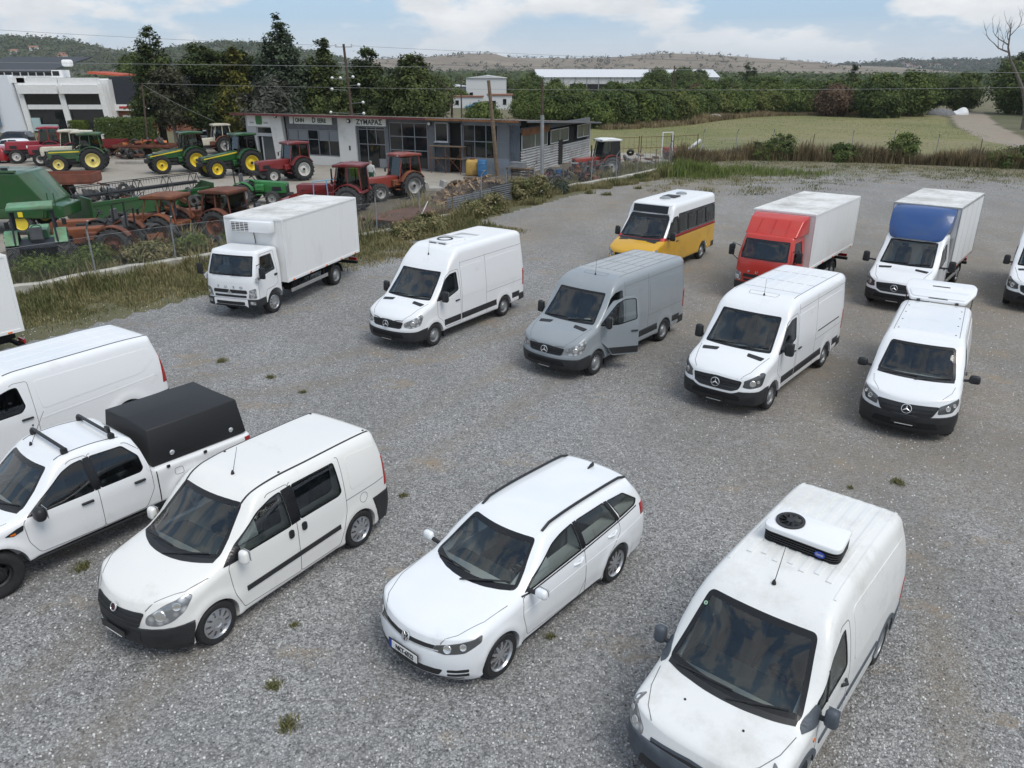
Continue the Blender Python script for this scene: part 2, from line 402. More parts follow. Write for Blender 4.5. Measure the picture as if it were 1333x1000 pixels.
  def at(s, q, pj, off=.01):
    """matrix on the skin: z = outward normal, y = up"""
    p = s.ray(q, pj); n, _ = s.smooth_no(p); up = Vector((0, 0, 1)); x = up.cross(n)
    x = x.normalized() if x.length > 1e-4 else Vector((0, 1, 0)); y = n.cross(x); p = p + n * off
    return Matrix(((x.x, y.x, n.x, p.x), (x.y, y.y, n.y, p.y), (x.z, y.z, n.z, p.z), (0, 0, 0, 1)))
# ---------------------------------------------------------------- wheels and emblems
M_TYRE = mat('tyre_rubber', (.018, .018, .019), .75, var=.35, vscale=14)
M_BLACK = mat('black_plastic', (.016, .017, .019), .5, var=.2, vscale=9)
M_TRIM = mat('charcoal_plastic', (.021, .022, .024), .55, var=.25, vscale=6)
M_GREYTRIM = mat('slate_plastic', (.07, .083, .10), .55, var=.2, vscale=6)
M_WELL = mat('underbody_black', (.008, .008, .009), .9)
M_SILVER = mat('alloy_silver', (.55, .56, .58), .3, metal=.85)
M_STEEL = mat('wheel_steel_grey', (.33, .34, .35), .4, metal=.5)
M_CHROME = mat('chrome', (.72, .73, .74), .25, metal=.6)
M_GAP = mat('panel_gap', (.17, .17, .175), .9)
M_LENS = None
M_RED = mat('red_lens', (.35, .008, .01), .15, coat=.6)
M_AMBER = mat('amber_lens', (.7, .16, .01), .2, coat=.5)
M_GLASS = glass('tinted_glass', (.66, .71, .69)); M_DKGLASS = glass('dark_glass', (.12, .13, .13))
M_DASH = mat('interior_plastic', (.085, .092, .092), .7); M_SEAT = mat('seat_fabric', (.11, .113, .12), .9, var=.2)
M_PALE = mat('pale_headliner', (.45, .45, .43), .9)
_wheels = {}
def wheel_meshes(r, w, kind, rr=None):
  key = (r, w, kind, rr)
  if key in _wheels: return _wheels[key]
  rr = rr or r * .63; h = w / 2; sh = (r - rr)
  bm = la([(rr * .97, -h * .8), (rr + sh * .35, -h), (r - sh * .28, -h * .96), (r - .012, -h * .78), (r, -h * .45), (r, 0), (r, h * .45), (r - .012, h * .78), (r - sh * .28, h * .98), (rr + sh * .4, h), (rr * .99, h * .84), (rr * .95, h * .6)], 40)
  if kind == 'tractor': pass
  ty = bpy.data.meshes.new('tyre'); bm.to_mesh(ty); bm.free(); ty.materials.append(M_TYRE)
  ty.polygons.foreach_set('use_smooth', [True] * len(ty.polygons)); ty.set_sharp_from_angle(angle=R(40))
  # rim: polar grid with recessed dark openings
  n = 60; y0 = h * .62; bm = bmesh.new()
  if kind == 'steel': prof = [(1, h * .88), (.93, y0 - .012), (.80, y0 - .03), (.74, y0 - .022), (.60, y0 + .0), (.46, y0 + .012), (.40, y0 + .03), (.2, y0 + .035), (0, y0 + .036)]; hole = lambda k, j: j == 3 and (k % 5) < 3
  elif kind == 'cap': prof = [(1, h * .9), (.95, y0 + .004), (.86, y0 + .012), (.70, y0 + .022), (.50, y0 + .03), (.30, y0 + .032), (.22, y0 + .02), (0, y0 + .022)]; hole = lambda k, j: j in (2, 3) and (k % 6) in (0, 1)
  elif kind == 'alloy': prof = [(1, h * .92), (.94, y0 + .006), (.88, y0 - .0), (.60, y0 + .008), (.34, y0 + .01), (.22, y0 + .012), (0, y0 + .014)]; hole = lambda k, j: (j == 2 and (k % 6) in (0, 1, 2, 3)) or (j == 3 and (k % 6) in (1, 2))
  elif kind == 'black': prof = [(1, h * .85), (.92, y0 - .03), (.8, y0 - .05), (.62, y0 - .02), (.45, y0 - .015), (.40, y0 + .01), (0, y0 + .02)]; hole = lambda k, j: j == 2 and (k % 10) < 5
  else: prof = [(1, h * .8), (.9, h * .2), (.84, h * .0), (.55, h * .05), (.42, h * .25), (.24, h * .3), (.22, h * .5), (0, h * .52)]; hole = lambda k, j: False
  rings = []
  for f, y in prof: rings.append([bm.verts.new((rr * f * cos(2 * pi * k / n), y, rr * f * sin(2 * pi * k / n))) for k in range(n)] if f > 0 else [bm.verts.new((0, y, 0))])
  hs = []
  for j, (a, b) in enumerate(zip(rings, rings[1:])):
    for k in range(n):
      f = bm.faces.new((a[k], b[k], b[(k + 1) % n], a[(k + 1) % n])) if len(b) > 1 else bm.faces.new((a[k], b[0], a[(k + 1) % n]))
      if hole(k, j): hs.append(f)
  bmesh.ops.recalc_face_normals(bm, faces=bm.faces)
  if bm.faces[0].normal.y < 0 and False: bmesh.ops.reverse_faces(bm, faces=bm.faces)
  if hs:
    e = bmesh.ops.extrude_face_region(bm, geom=hs); nv = [v for v in e['geom'] if isinstance(v, bmesh.types.BMVert)]
    for v in nv: v.co.y -= .055
    for f in e['geom']:
      if isinstance(f, bmesh.types.BMFace): f.material_index = 1
    bmesh.ops.delete(bm, geom=[f for f in hs if f.is_valid], context='FACES')
  # back disc so nothing shows through
  if kind != 'tractor': lathe(bm, [(rr, -h * .7), (0, -h * .7)], 24)
  rm = bpy.data.meshes.new('rim'); bm.to_mesh(rm); bm.free()
  rm.polygons.foreach_set('use_smooth', [True] * len(rm.polygons)); rm.set_sharp_from_angle(angle=R(30))
  _wheels[key] = (ty, rm); return ty, rm
def wheel(parent, x, y, r, w, kind, m, z=None, steer=0., rr=None):
  """tyre mesh with its rim; outward side decided by the sign of y"""
  ty, rm = wheel_meshes(r, w, kind, rr); rm = rm.copy() if rm.materials else rm
  rm.materials.clear(); rm.materials.append(m); rm.materials.append(M_WELL)
  o = put('wheel', ty, None, parent, (x, y, r if z is None else z)); o.rotation_euler = (0, 0, (pi if y < 0 else 0) + steer)
  q = put('rim', rm, None, o); _wheels[(r, w, kind, rr)] = (ty, rm); return o
def star_mesh(r):
  bm = la([(r, 0), (r, .012), (r * .88, .016), (r * .86, 0)], 32, 'z')
  for k in range(3):
    a = pi / 2 + k * 2 * pi / 3; t = Vector((cos(a), sin(a), 0)); u = Vector((-sin(a), cos(a), 0))
    pts = [t * r * .9, u * r * .17 + t * r * .06, -t * r * .05, -u * r * .17 + t * r * .06]
    c = bm.verts.new((0, 0, .016)); tip = bm.verts.new(tuple(t * r * .9 + Vector((0, 0, .012)))); s1 = bm.verts.new(tuple(pts[1])); s2 = bm.verts.new(tuple(pts[3])); tp = bm.verts.new(tuple(t * r * .9))
    for q in ((c, s1, tip), (c, tip, s2), (s1, tp, tip), (tip, tp, s2)): bm.faces.new(q)
  bmesh.ops.recalc_face_normals(bm, faces=bm.faces)
  me = bpy.data.meshes.new('emblem'); bm.to_mesh(me); bm.free(); return me
def place(o, M): o.matrix_local = M; return o
def lens_mat():
  m = mat('headlamp_lens', (.55, .56, .57), .12, metal=.35, coat=1.); nt = m.node_tree; b = nt.nodes['Principled BSDF']
  tc = nt.nodes.new('ShaderNodeTexCoord'); v = nt.nodes.new('ShaderNodeTexVoronoi'); v.inputs['Scale'].default_value = 9; nt.links.new(tc.outputs['Object'], v.inputs[0])
  r = nt.nodes.new('ShaderNodeValToRGB'); e = r.color_ramp.elements; e[0].color = (.75, .76, .76, 1); e[0].position = .1; e[1].color = (.22, .23, .24, 1); e[1].position = .55
  nt.links.new(v.outputs['Distance'], r.inputs[0]); nt.links.new(r.outputs[0], b.inputs['Base Color']); return m
M_LENS = lens_mat()
M_DKLENS = mat('dark_headlamp', (.085, .088, .092), .1, metal=.2, coat=1.)
M_BULB = mat('lamp_reflector', (.8, .8, .8), .15, metal=.9)
def cyl_wells(xs, r, z, y0, y1, n=40):
  bm = bmesh.new()
  for x in xs:
    for sg in (1, -1):
      pts = [(x + r * cos(2 * pi * k / n), z + r * sin(2 * pi * k / n)) for k in range(n)]
      prism(bm, pts, 'y', sg * y0, sg * y1)
  return bm
def seat(parent, x, y, z=.55, h=.75, m=None, rc=18):
  bm = bx((0, 0, .09), (.5, .5, .18), .05); rot = Matrix.Rotation(R(-rc), 3, 'Y')
  box(bm, (-.27, 0, .5), (.14, .48, .72), .05, rot); box(bm, (-.39, 0, .95), (.1, .26, .18), .04, rot)
  return obj('seat', bm, m or M_SEAT, parent, (x, y, z), True)
def steering(parent, x, y, z, tilt=25):
  bm = bmesh.new(); pts = [(0, .185 * cos(2 * pi * k / 20), .185 * sin(2 * pi * k / 20)) for k in range(21)]; tube(bm, pts, .016, 6, cap=False)
  tube(bm, [(0, -.18, 0), (0, .18, 0)], .016, 6); tube(bm, [(0, 0, 0), (0, 0, -.18)], .016, 6); box(bm, (0, 0, 0), (.05, .12, .1), .02); tube(bm, [(0, 0, 0), (.3, 0, 0)], .03, 6)
  o = obj('steering_wheel', bm, M_BLACK, parent, (x, y, z), True); o.rotation_euler = (0, R(tilt), 0); return o
def wiper(parent, B, p0, p1):
  a, b = B.ray(p0, 'F'), B.ray(p1, 'F'); n, _ = B.smooth_no(b); pts = [a + n * .015, a.lerp(b, .5) + n * .035, b + n * .014]
  pts2 = []
  q0 = B.ray((p0[0] + (p1[0] - p0[0]) * .35, p0[1] + (p1[1] - p0[1]) * .35), 'F'); n0, _ = B.smooth_no(q0)
  bm = tb(pts, .011, 6); tube(bm, [q0 + n0 * .012, b + n * .012], .007, 5); return obj('wiper', bm, M_BLACK, parent)
def mirror(parent, p, sg, size=(.12, .2, .26), m=None, arm=.14, style='van'):
  """door mirror: arm and rounded housing; p is its root on the door"""
  bm = bmesh.new(); x, y, z = p
  box(bm, (x, y + sg * (arm + size[1] / 2), z + size[2] * .2), size, min(size) * .45, None, 4, (.85, .85))
  h = obj('mirror', bm, m or M_BLACK, parent, None, True)
  a = obj('mirror_arm', tb([(x, y - sg * .02, z - .02), (x, y + sg * (arm + .05), z)], .03, 8), M_BLACK, h)
  obj('mirror_glass', bx((x - size[0] * .5, y + sg * (arm + size[1] / 2), z + size[2] * .2), (.006, size[1] * .8, size[2] * .8), .002), M_CHROME, h)
  return h
def antenna(parent, B, q, l=.45, lean=-.5):
  p = B.ray(q, 'T'); bm = tb([p, p + Vector((lean * l, 0, l))], .0055, 5, .003); lathe(bm, [(.028, 0), (.02, .035), (.008, .06), (0, .06)], 10, 'z', tuple(p))
  return obj('aerial', bm, M_BLACK, parent)
# ---------------------------------------------------------------- setting: ground sheets, terrain
KERB = [(-26, 17.0), (-21, 22.6), (-17.7, 26.6), (-14.4, 30.4), (-10, 33.9), (-6.1, 37.0), (-4.7, 39.2), (-2.8, 42.8), (-.5, 47.3), (1.9, 50.7), (5.1, 54.3), (7.3, 56.7), (11.2, 62.0), (13.6, 66.0)]
FAR = [(13.6, 66.0), (17.0, 71.4), (21.2, 72.6), (26.7, 71.6), (33.5, 69.6), (38.9, 67.3), (46, 64.5), (60, 58)]
def pl_dist(P, line):
  """signed distance (+ on the right of the walking direction) of points P (n,2) to a polyline"""
  best = np.full(len(P), 1e9); sg = np.ones(len(P))
  for a, b in zip(line, line[1:]):
    a = np.array(a); b = np.array(b); d = b - a; L = d @ d; t = np.clip(((P - a) @ d) / L, 0, 1); q = a + t[:, None] * d; v = P - q; r = np.hypot(v[:, 0], v[:, 1])
    k = r < best; best[k] = r[k]; sg[k] = np.where(d[0] * v[k, 1] - d[1] * v[k, 0] > 0, -1, 1)
  return best * sg
def resample(line, step):
  out = []; acc = 0.
  for a, b in zip(line, line[1:]):
    a, b = Vector(a), Vector(b); L = (b - a).length
    while acc <= L: out.append(tuple(a.lerp(b, acc / L)) + (atan2(b.y - a.y, b.x - a.x),)); acc += step
    acc -= L
  return out
def vnoise(P, s, seed=0):
  """cheap smooth value noise at scale s"""
  r = np.random.default_rng(seed); T = r.random((64, 64)); q = P / s; i = np.floor(q).astype(int); f = q - i; f = f * f * (3 - 2 * f)
  g = lambda dx, dy: T[(i[:, 0] + dx) % 64, (i[:, 1] + dy) % 64]
  return (g(0, 0) * (1 - f[:, 0]) + g(1, 0) * f[:, 0]) * (1 - f[:, 1]) + (g(0, 1) * (1 - f[:, 0]) + g(1, 1) * f[:, 0]) * f[:, 1]
def fnoise(P, s, seed=0): return vnoise(P, s, seed) * .5 + vnoise(P, s / 2.1, seed + 1) * .3 + vnoise(P, s / 4.3, seed + 2) * .2
def grid_sheet(name, x0, x1, y0, y1, step, z, keep, attrs, m, zf=None):
  xs = np.arange(x0, x1 + step, step); ys = np.arange(y0, y1 + step, step); X, Y = np.meshgrid(xs, ys, indexing='ij'); P = np.stack([X.ravel(), Y.ravel()], -1)
  i = np.arange(len(P)).reshape(X.shape); q = np.stack([i[:-1, :-1], i[1:, :-1], i[1:, 1:], i[:-1, 1:]], -1).reshape(-1, 4)
  k = keep(P)[q].all(1) if keep is not None else np.ones(len(q), bool); q = q[k]; used = np.unique(q); rm = np.zeros(len(P), int); rm[used] = np.arange(len(used)); P = P[used]; q = rm[q]
  V = np.concatenate([P, np.full((len(P), 1), z) if zf is None else zf(P)[:, None]], 1)
  me = np_mesh(name, V, q)
  for an, fn in attrs.items():
    a = me.attributes.new(an, 'FLOAT', 'POINT'); a.data.foreach_set('value', fn(P).astype(np.float32))
  return put(name, me, m, kind='structure')
class NT:
  """small node-tree helper"""
  def __init__(s, name):
    s.m = bpy.data.materials.new(name); s.m.use_nodes = True; s.nt = s.m.node_tree; s.b = s.nt.nodes['Principled BSDF']; s.b.inputs['Roughness'].default_value = .9
    s.tc = s.nt.nodes.new('ShaderNodeTexCoord').outputs['Object']
  def n(s, t, **kw):
    x = s.nt.nodes.new(t)
    for k, v in kw.items(): setattr(x, k, v)
    return x
  def l(s, a, b): s.nt.links.new(a, b)
  def mapped(s, sc): x = s.n('ShaderNodeMapping'); x.inputs['Scale'].default_value = sc; s.l(s.tc, x.inputs[0]); return x.outputs[0]
  def noise(s, sc, det=6, rough=.6, vec=None): x = s.n('ShaderNodeTexNoise'); x.inputs['Scale'].default_value = sc; x.inputs['Detail'].default_value = det; x.inputs['Roughness'].default_value = rough; s.l(vec or s.tc, x.inputs['Vector']); return x.outputs[0]
  def vor(s, sc, out='Color', vec=None): x = s.n('ShaderNodeTexVoronoi'); x.inputs['Scale'].default_value = sc; s.l(vec or s.tc, x.inputs['Vector']); return x.outputs[out]
  def ramp(s, f, stops):
    x = s.n('ShaderNodeValToRGB'); e = x.color_ramp.elements
    while len(e) < len(stops): e.new(.5)
    for q, (p, c) in zip(e, stops): q.position = p; q.color = (*(c if isinstance(c, tuple) else (c, c, c)), 1)
    s.l(f, x.inputs[0]); return x.outputs[0]
  def mix(s, f, a, b, mode='MIX'):
    x = s.n('ShaderNodeMix', data_type='RGBA', blend_type=mode)
    for k, v in ((0, f), (6, a), (7, b)):
      if isinstance(v, tuple): x.inputs[k].default_value = (*v, 1)
      elif isinstance(v, (int, float)): x.inputs[k].default_value = v
      else: s.l(v, x.inputs[k])
    return x.outputs[2]
  def math(s, op, a, b=None, c=None):
    x = s.n('ShaderNodeMath', operation=op)
    for k, v in ((0, a), (1, b), (2, c)):
      if v is None: continue
      if isinstance(v, (int, float)): x.inputs[k].default_value = v
      else: s.l(v, x.inputs[k])
    return x.outputs[0]
  def attr(s, name): x = s.n('ShaderNodeAttribute'); x.attribute_name = name; return x.outputs['Fac']
  def sep(s, c): x = s.n('ShaderNodeSeparateColor'); s.l(c, x.inputs[0]); return x.outputs[0]
  def bump(s, h, st, dist): x = s.n('ShaderNodeBump'); x.inputs['Strength'].default_value = st; x.inputs['Distance'].default_value = dist; s.l(h, x.inputs['Height']); return x.outputs[0]
  def done(s, col, nrm=None):
    s.l(col, s.b.inputs['Base Color'])
    if nrm is not None: s.l(nrm, s.b.inputs['Normal'])
    return s.m
STONE_RAMP = [(0., (.07, .069, .067)), (.2, (.22, .22, .221)), (.55, (.39, .39, .39)), (.82, (.55, .55, .55)), (.94, (.65, .645, .64)), (1., (.72, .71, .68))]
def gravel_mat():
  t = NT('gravel'); v = t.n('ShaderNodeTexVoronoi'); v.inputs['Scale'].default_value = 34; t.l(t.tc, v.inputs['Vector'])
  v2 = t.n('ShaderNodeTexVoronoi'); v2.inputs['Scale'].default_value = 71; t.l(t.tc, v2.inputs['Vector'])
  tone = t.ramp(t.sep(v.outputs['Color']), STONE_RAMP); tone2 = t.ramp(t.sep(v2.outputs['Color']), STONE_RAMP)
  st = t.mix(.35, tone, tone2)
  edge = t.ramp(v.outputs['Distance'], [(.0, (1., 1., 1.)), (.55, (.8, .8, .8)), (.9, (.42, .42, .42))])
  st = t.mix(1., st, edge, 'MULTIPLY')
  st = t.mix(1., st, t.ramp(t.noise(5, 12, .85), [(.36, (.62, .62, .62)), (.64, (1.32, 1.31, 1.29))]), 'MULTIPLY'); big = t.noise(.18, 5, .6)
  st = t.mix(t.ramp(big, [(.38, 0.), (.62, .38)]), st, t.mix(.5, st, (.30, .30, .305)))      # paler swathes
  dustcol = t.mix(t.noise(14, 5, .7), (.19, .155, .112), (.31, .262, .20))
  dm = t.math('MULTIPLY', t.attr('dust'), t.ramp(t.noise(.55, 7, .68), [(.34, .4), (.58, 1.)]))
  st = t.mix(t.math('MULTIPLY', dm, .82), st, dustcol)
  tan = t.ramp(t.noise(.42, 6, .7, t.mapped((1, 1.6, 1))), [(.575, 0.), (.67, .72)])
  st = t.mix(tan, st, (.34, .26, .17))
  st = t.mix(t.ramp(t.noise(.33, 7, .7, t.mapped((1, .45, 1))), [(.40, .0), (.60, .38)]), st, (.155, .15, .14))
  g = t.attr('grass'); gn = t.math('ADD', t.math('MULTIPLY', t.noise(.7, 10, .78), 2.6), -1.3)
  gm = t.ramp(t.math('ADD', g, gn), [(.42, 0.), (.66, .8)])
  gcol = t.mix(t.ramp(t.noise(.5, 8, .7), [(.42, 0.), (.58, 1.)]), (.085, .095, .035), (.24, .19, .11))
  gcol = t.mix(.5, gcol, t.mix(t.noise(22, 5, .7), (.02, .025, .01), (.33, .29, .18)))
  col = t.mix(gm, st, gcol)
  h = t.math('SUBTRACT', 1., v.outputs['Distance']); h = t.math('ADD', h, t.math('MULTIPLY', t.sep(v2.outputs['Color']), .35))
  return t.done(col, t.bump(h, .9, .02))
lot_keep = lambda P: (pl_dist(P, KERB) > -.2) & (pl_dist(P, FAR) > -1.0)
def lot_grass(P):
  d = pl_dist(P, KERB); w = np.where(P[:, 1] < 32, 4.2, np.where(P[:, 1] < 48, 2.4, 2.2)); a = np.clip(1.25 - d / w, 0, 1)
  f = pl_dist(P, FAR); b = np.clip(1.12 - f / 17., 0, .86) * np.clip((P[:, 0] + 2) / 10, 0, 1)
  return np.maximum(a, b)
def lot_dust(P):
  a = np.clip((P[:, 0] - 1.5 + (P[:, 1] - 14) * .05) / 7., 0, 1) * np.clip((P[:, 1] - 9) / 5, 0, 1) * np.clip((52 - P[:, 1]) / 18, .25, 1)
  d = pl_dist(P, KERB); b = np.exp(-((d - 5) / 3.5) ** 2) * (P[:, 1] > 33) * .9
  k = np.maximum(a, b) * (.55 + .9 * fnoise(P, 6, 5))
  for ln in ([(-7, 4), (-3.5, 13), (2, 21), (9, 33), (14, 50)], [(3, 3), (6.2, 11.5), (13, 20), (24, 33), (34, 50)], [(-12, 16), (-5, 19), (3, 26), (8, 44), (14, 52)]): k = np.maximum(k, .8 * np.exp(-((np.abs(pl_dist(P, ln)) - .82) / .3) ** 2) * (.3 + fnoise(P, 2.5, 77)))
  return np.clip(k, 0, 1)
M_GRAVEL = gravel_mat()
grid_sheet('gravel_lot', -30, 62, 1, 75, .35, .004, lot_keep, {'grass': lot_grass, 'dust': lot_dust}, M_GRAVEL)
# base ground to the horizon
def ground_mat():
  t = NT('open_land'); c = t.mix(t.ramp(t.noise(.012, 8, .65), [(.38, 0.), (.6, 1.)]), (.07, .085, .03), (.19, .16, .09))
  c = t.mix(.45, c, t.mix(t.noise(.35, 8, .7), (.03, .036, .014), (.20, .17, .10))); return t.done(c, t.bump(t.noise(1.5, 6), .6, .3))
def ground_disc():
  rs = [0, 20, 45, 80, 120, 180, 300, 500, 900, 1600, 3000, 6000, 9500]; n = 96; V = [(0, 60, 0)]; F = []
  bm = bmesh.new(); rings = []
  for r in rs[1:]: rings.append([bm.verts.new((r * cos(2 * pi * k / n), 60 + r * sin(2 * pi * k / n), 0)) for k in range(n)])
  c = bm.verts.new((0, 60, 0))
  for k in range(n):
    bm.faces.new((c, rings[0][k], rings[0][(k + 1) % n]))
    for a, b in zip(rings, rings[1:]): bm.faces.new((a[k], b[k], b[(k + 1) % n], a[(k + 1) % n]))
  obj('ground', bm, ground_mat(), kind='structure')
ground_disc()
# concrete yard of the tractor dealer
def yard_mat():
  t = NT('yard_concrete'); c = t.mix(t.noise(.25, 8, .65), (.25, .225, .19), (.38, .345, .295)); c = t.mix(t.ramp(t.noise(.8, 9, .75), [(.5, 0.), (.75, .6)]), c, (.13, .115, .095))
  return t.done(c, t.bump(t.noise(30, 5), .3, .01))
def yard_dirt(P): return np.clip(1.3 + pl_dist(P, KERB) / 5., 0, 1)
grid_sheet('yard', -90, 14, 15, 84, 1., .004, lambda P: (pl_dist(P, KERB) < .2), {}, yard_mat())
def dirt_strip():
  t = NT('yard_edge_earth'); c = t.mix(t.noise(1.2, 8, .7), (.06, .05, .035), (.17, .14, .10)); m = t.done(c, t.bump(t.noise(6, 8, .7), .6, .06))
  grid_sheet('bare_earth', -40, 14, 15, 70, .5, .008, lambda P: (lambda d: (d < .1) & (d > -7 - 5 * fnoise(P, 4, 9)))(pl_dist(P, KERB)), {}, m)
dirt_strip()
# mown field and track beyond the far fence
def field_mat():
  t = NT('mown_field'); s = t.noise(.9, 7, .65, t.mapped((.25, 1.6, 1))); c = t.mix(t.ramp(s, [(.40, 0.), (.60, 1.)]), (.095, .125, .026), (.235, .215, .075))
  c = t.mix(t.ramp(t.noise(.035, 5, .6), [(.42, 0.), (.6, .7)]), c, (.27, .225, .11)); c = t.mix(.3, c, t.mix(t.noise(9, 6, .7), (.05, .065, .02), (.22, .2, .1)))
  return t.done(c, t.bump(t.noise(8, 6, .7), .5, .05))
def in_poly(P, poly):
  c = np.zeros(len(P), bool); j = len(poly) - 1
  for i in range(len(poly)):
    xi, yi = poly[i]; xj, yj = poly[j]; k = ((yi > P[:, 1]) != (yj > P[:, 1])) & (P[:, 0] < (xj - xi) * (P[:, 1] - yi) / (yj - yi + 1e-9) + xi); c ^= k; j = i
  return c
FIELD = [(-6, 78), (8, 80), (16, 73), (30, 71.5), (50, 64), (54, 86), (64, 116), (78, 146), (60, 146), (40, 144), (29, 132), (21, 119), (10, 111), (0, 115), (-6, 98)]
grid_sheet('field', -10, 82, 62, 148, 1., .008, lambda P: in_poly(P + (fnoise(P, 5, 3)[:, None] - .5) * 3, FIELD), {}, field_mat())
def track_mat():
  t = NT('dirt_track'); c = t.mix(t.noise(.6, 8, .7), (.20, .165, .125), (.34, .29, .23)); c = t.mix(t.ramp(t.noise(1.1, 6, .7), [(.55, 0.), (.75, .7)]), c, (.12, .12, .05)); return t.done(c, t.bump(t.noise(5, 7), .5, .05))
TRACK = [(50.5, 78), (56, 78), (60, 92), (72.5, 120), (84, 142), (92, 158), (86, 160), (76, 142), (63.5, 117), (53.5, 92)]
grid_sheet('dirt_path', 44, 95, 74, 162, .8, .014, lambda P: in_poly(P + (fnoise(P, 3, 8)[:, None] - .5) * 2, TRACK), {}, track_mat())
# hills
def hill(name, Y, pts, depth, m, bump=0.06, seed=0, zx=1.):
  """ridge whose crest passes the (x, height) points at distance Y"""
  xs = np.array([p[0] for p in pts], float); hs = np.array([p[1] for p in pts], float); f = pchip(xs, hs)
  def zf(P):
    u = np.clip(1 - np.abs(P[:, 1] - Y) / depth, 0, 1); s = u * u * (3 - 2 * u); ed = np.clip(np.minimum(P[:, 0] - xs[0], xs[-1] - P[:, 0]) / (.08 * (xs[-1] - xs[0])), 0, 1)
    n = fnoise(P, depth * .35, seed) - .5; n2 = fnoise(P, depth * .08, seed + 7) - .5
    return f(P[:, 0]) * s * ed * (1 + bump * 2 * n * (1 - s * .6)) + f(P[:, 0]) * bump * n2 * ed * np.minimum(1, s * 2) - 1.5
  return grid_sheet(name, xs[0], xs[-1], Y - depth, Y + depth, depth / 45., 0, None, {}, m, zf), zf
def hill_mat(name, a, b, c, sc, ramp=(.4, .6)):
  t = NT(name); x = t.mix(t.ramp(t.noise(sc, 9, .68), [(ramp[0], 0.), (ramp[1], 1.)]), a, b); x = t.mix(t.ramp(t.noise(sc * 3.7, 8, .7), [(.52, 0.), (.66, .8)]), x, c); return t.done(x, t.bump(t.noise(sc * 4, 7), .7, 6))
GREEN_HILL, gz = hill('hill', 1500, [(-1900, 70), (-1150, 74), (-960, 54), (-890, 60), (-820, 58), (-720, 44), (-600, 34), (-500, 50), (-420, 47), (-330, 30), (-220, 6), (-120, 0)], 620, hill_mat('wooded_hillside', (.05, .06, .03), (.17, .15, .09), (.035, .045, .024), .012, (.50, .66)), .10, 3)
BROWN_HILL, bz = hill('hill', 2300, [(-700, 20), (-420, 36), (-240, 44), (-140, 51), (-60, 52), (-10, 42), (120, 40), (280, 43), (400, 52), (520, 50), (640, 42), (760, 34), (900, 22), (1150, 16)], 700, hill_mat('bare_hillside', (.16, .122, .085), (.225, .18, .13), (.06, .058, .034), .008), .08, 21)
TOWN_HILL, tz = hill('hill', 2600, [(900, 14), (1080, 20), (1230, 30), (1400, 30), (1500, 34), (1600, 38), (1750, 28), (1900, 22), (2600, 14)], 600, hill_mat('town_hillside', (.035, .048, .025), (.12, .11, .075), (.022, .03, .016), .012), .08, 33)
# loose stones on the gravel near the camera
def stones(n):
  r = np.random.default_rng(6); y = 5.2 + 26. * r.random(n) ** 2.6; x = (r.random(n) - .5) * 1.55 * (y + 4); s_ = r.uniform(.006, .017, n); a = r.random(n) * 6.28; U = np.stack([np.cos(a), np.sin(a)], 1); Vv = np.stack([-U[:, 1], U[:, 0]], 1) * r.uniform(.55, 1., (n, 1)); P = np.stack([x, y], 1)
  c = [P + U * s_[:, None] * p + Vv * s_[:, None] * q for p, q in ((-1, -.8), (.9, -1), (1, .8), (-.8, 1), (-.5, -.4), (.5, -.5), (.45, .5), (-.5, .4))]; h = s_ * r.uniform(.7, 1.3, n); z = np.stack([np.full(n, .002)] * 4 + [.004 + h * r.uniform(.6, 1.2, n) for k in range(4)], 1)
  V = np.concatenate([np.stack(c, 1), z[:, :, None]], 2).reshape(-1, 3); i = np.arange(n)[:, None] * 8; F = np.concatenate([i + np.array([q]) for q in ((0, 1, 5, 4), (1, 2, 6, 5), (2, 3, 7, 6), (3, 0, 4, 7), (4, 5, 6, 7))], 1).reshape(-1, 4); me = np_mesh('loose_gravel', V, F)
  at_ = me.attributes.new('tone', 'FLOAT', 'FACE'); at_.data.foreach_set('value', np.repeat(r.random(n) ** 1.1 * .985, 5).astype(np.float32)); t = NT('stone_chips'); c = t.ramp(t.attr('tone'), STONE_RAMP); put('loose_gravel', me, t.done(c), kind='stuff')
stones(55000)
# thin summer haze in one closed box round everything
hz_ = bpy.data.materials.new('air'); hz_.use_nodes = True; hz_.node_tree.nodes.clear(); o_ = hz_.node_tree.nodes.new('ShaderNodeOutputMaterial'); v_ = hz_.node_tree.nodes.new('ShaderNodeVolumePrincipled'); v_.inputs['Color'].default_value = (.86, .92, 1, 1); v_.inputs['Density'].default_value = .00009; hz_.node_tree.links.new(v_.outputs[0], o_.inputs['Volume'])
obj('haze', bx((0, 0, 69), (21000, 21000, 144)), hz_, kind='stuff')
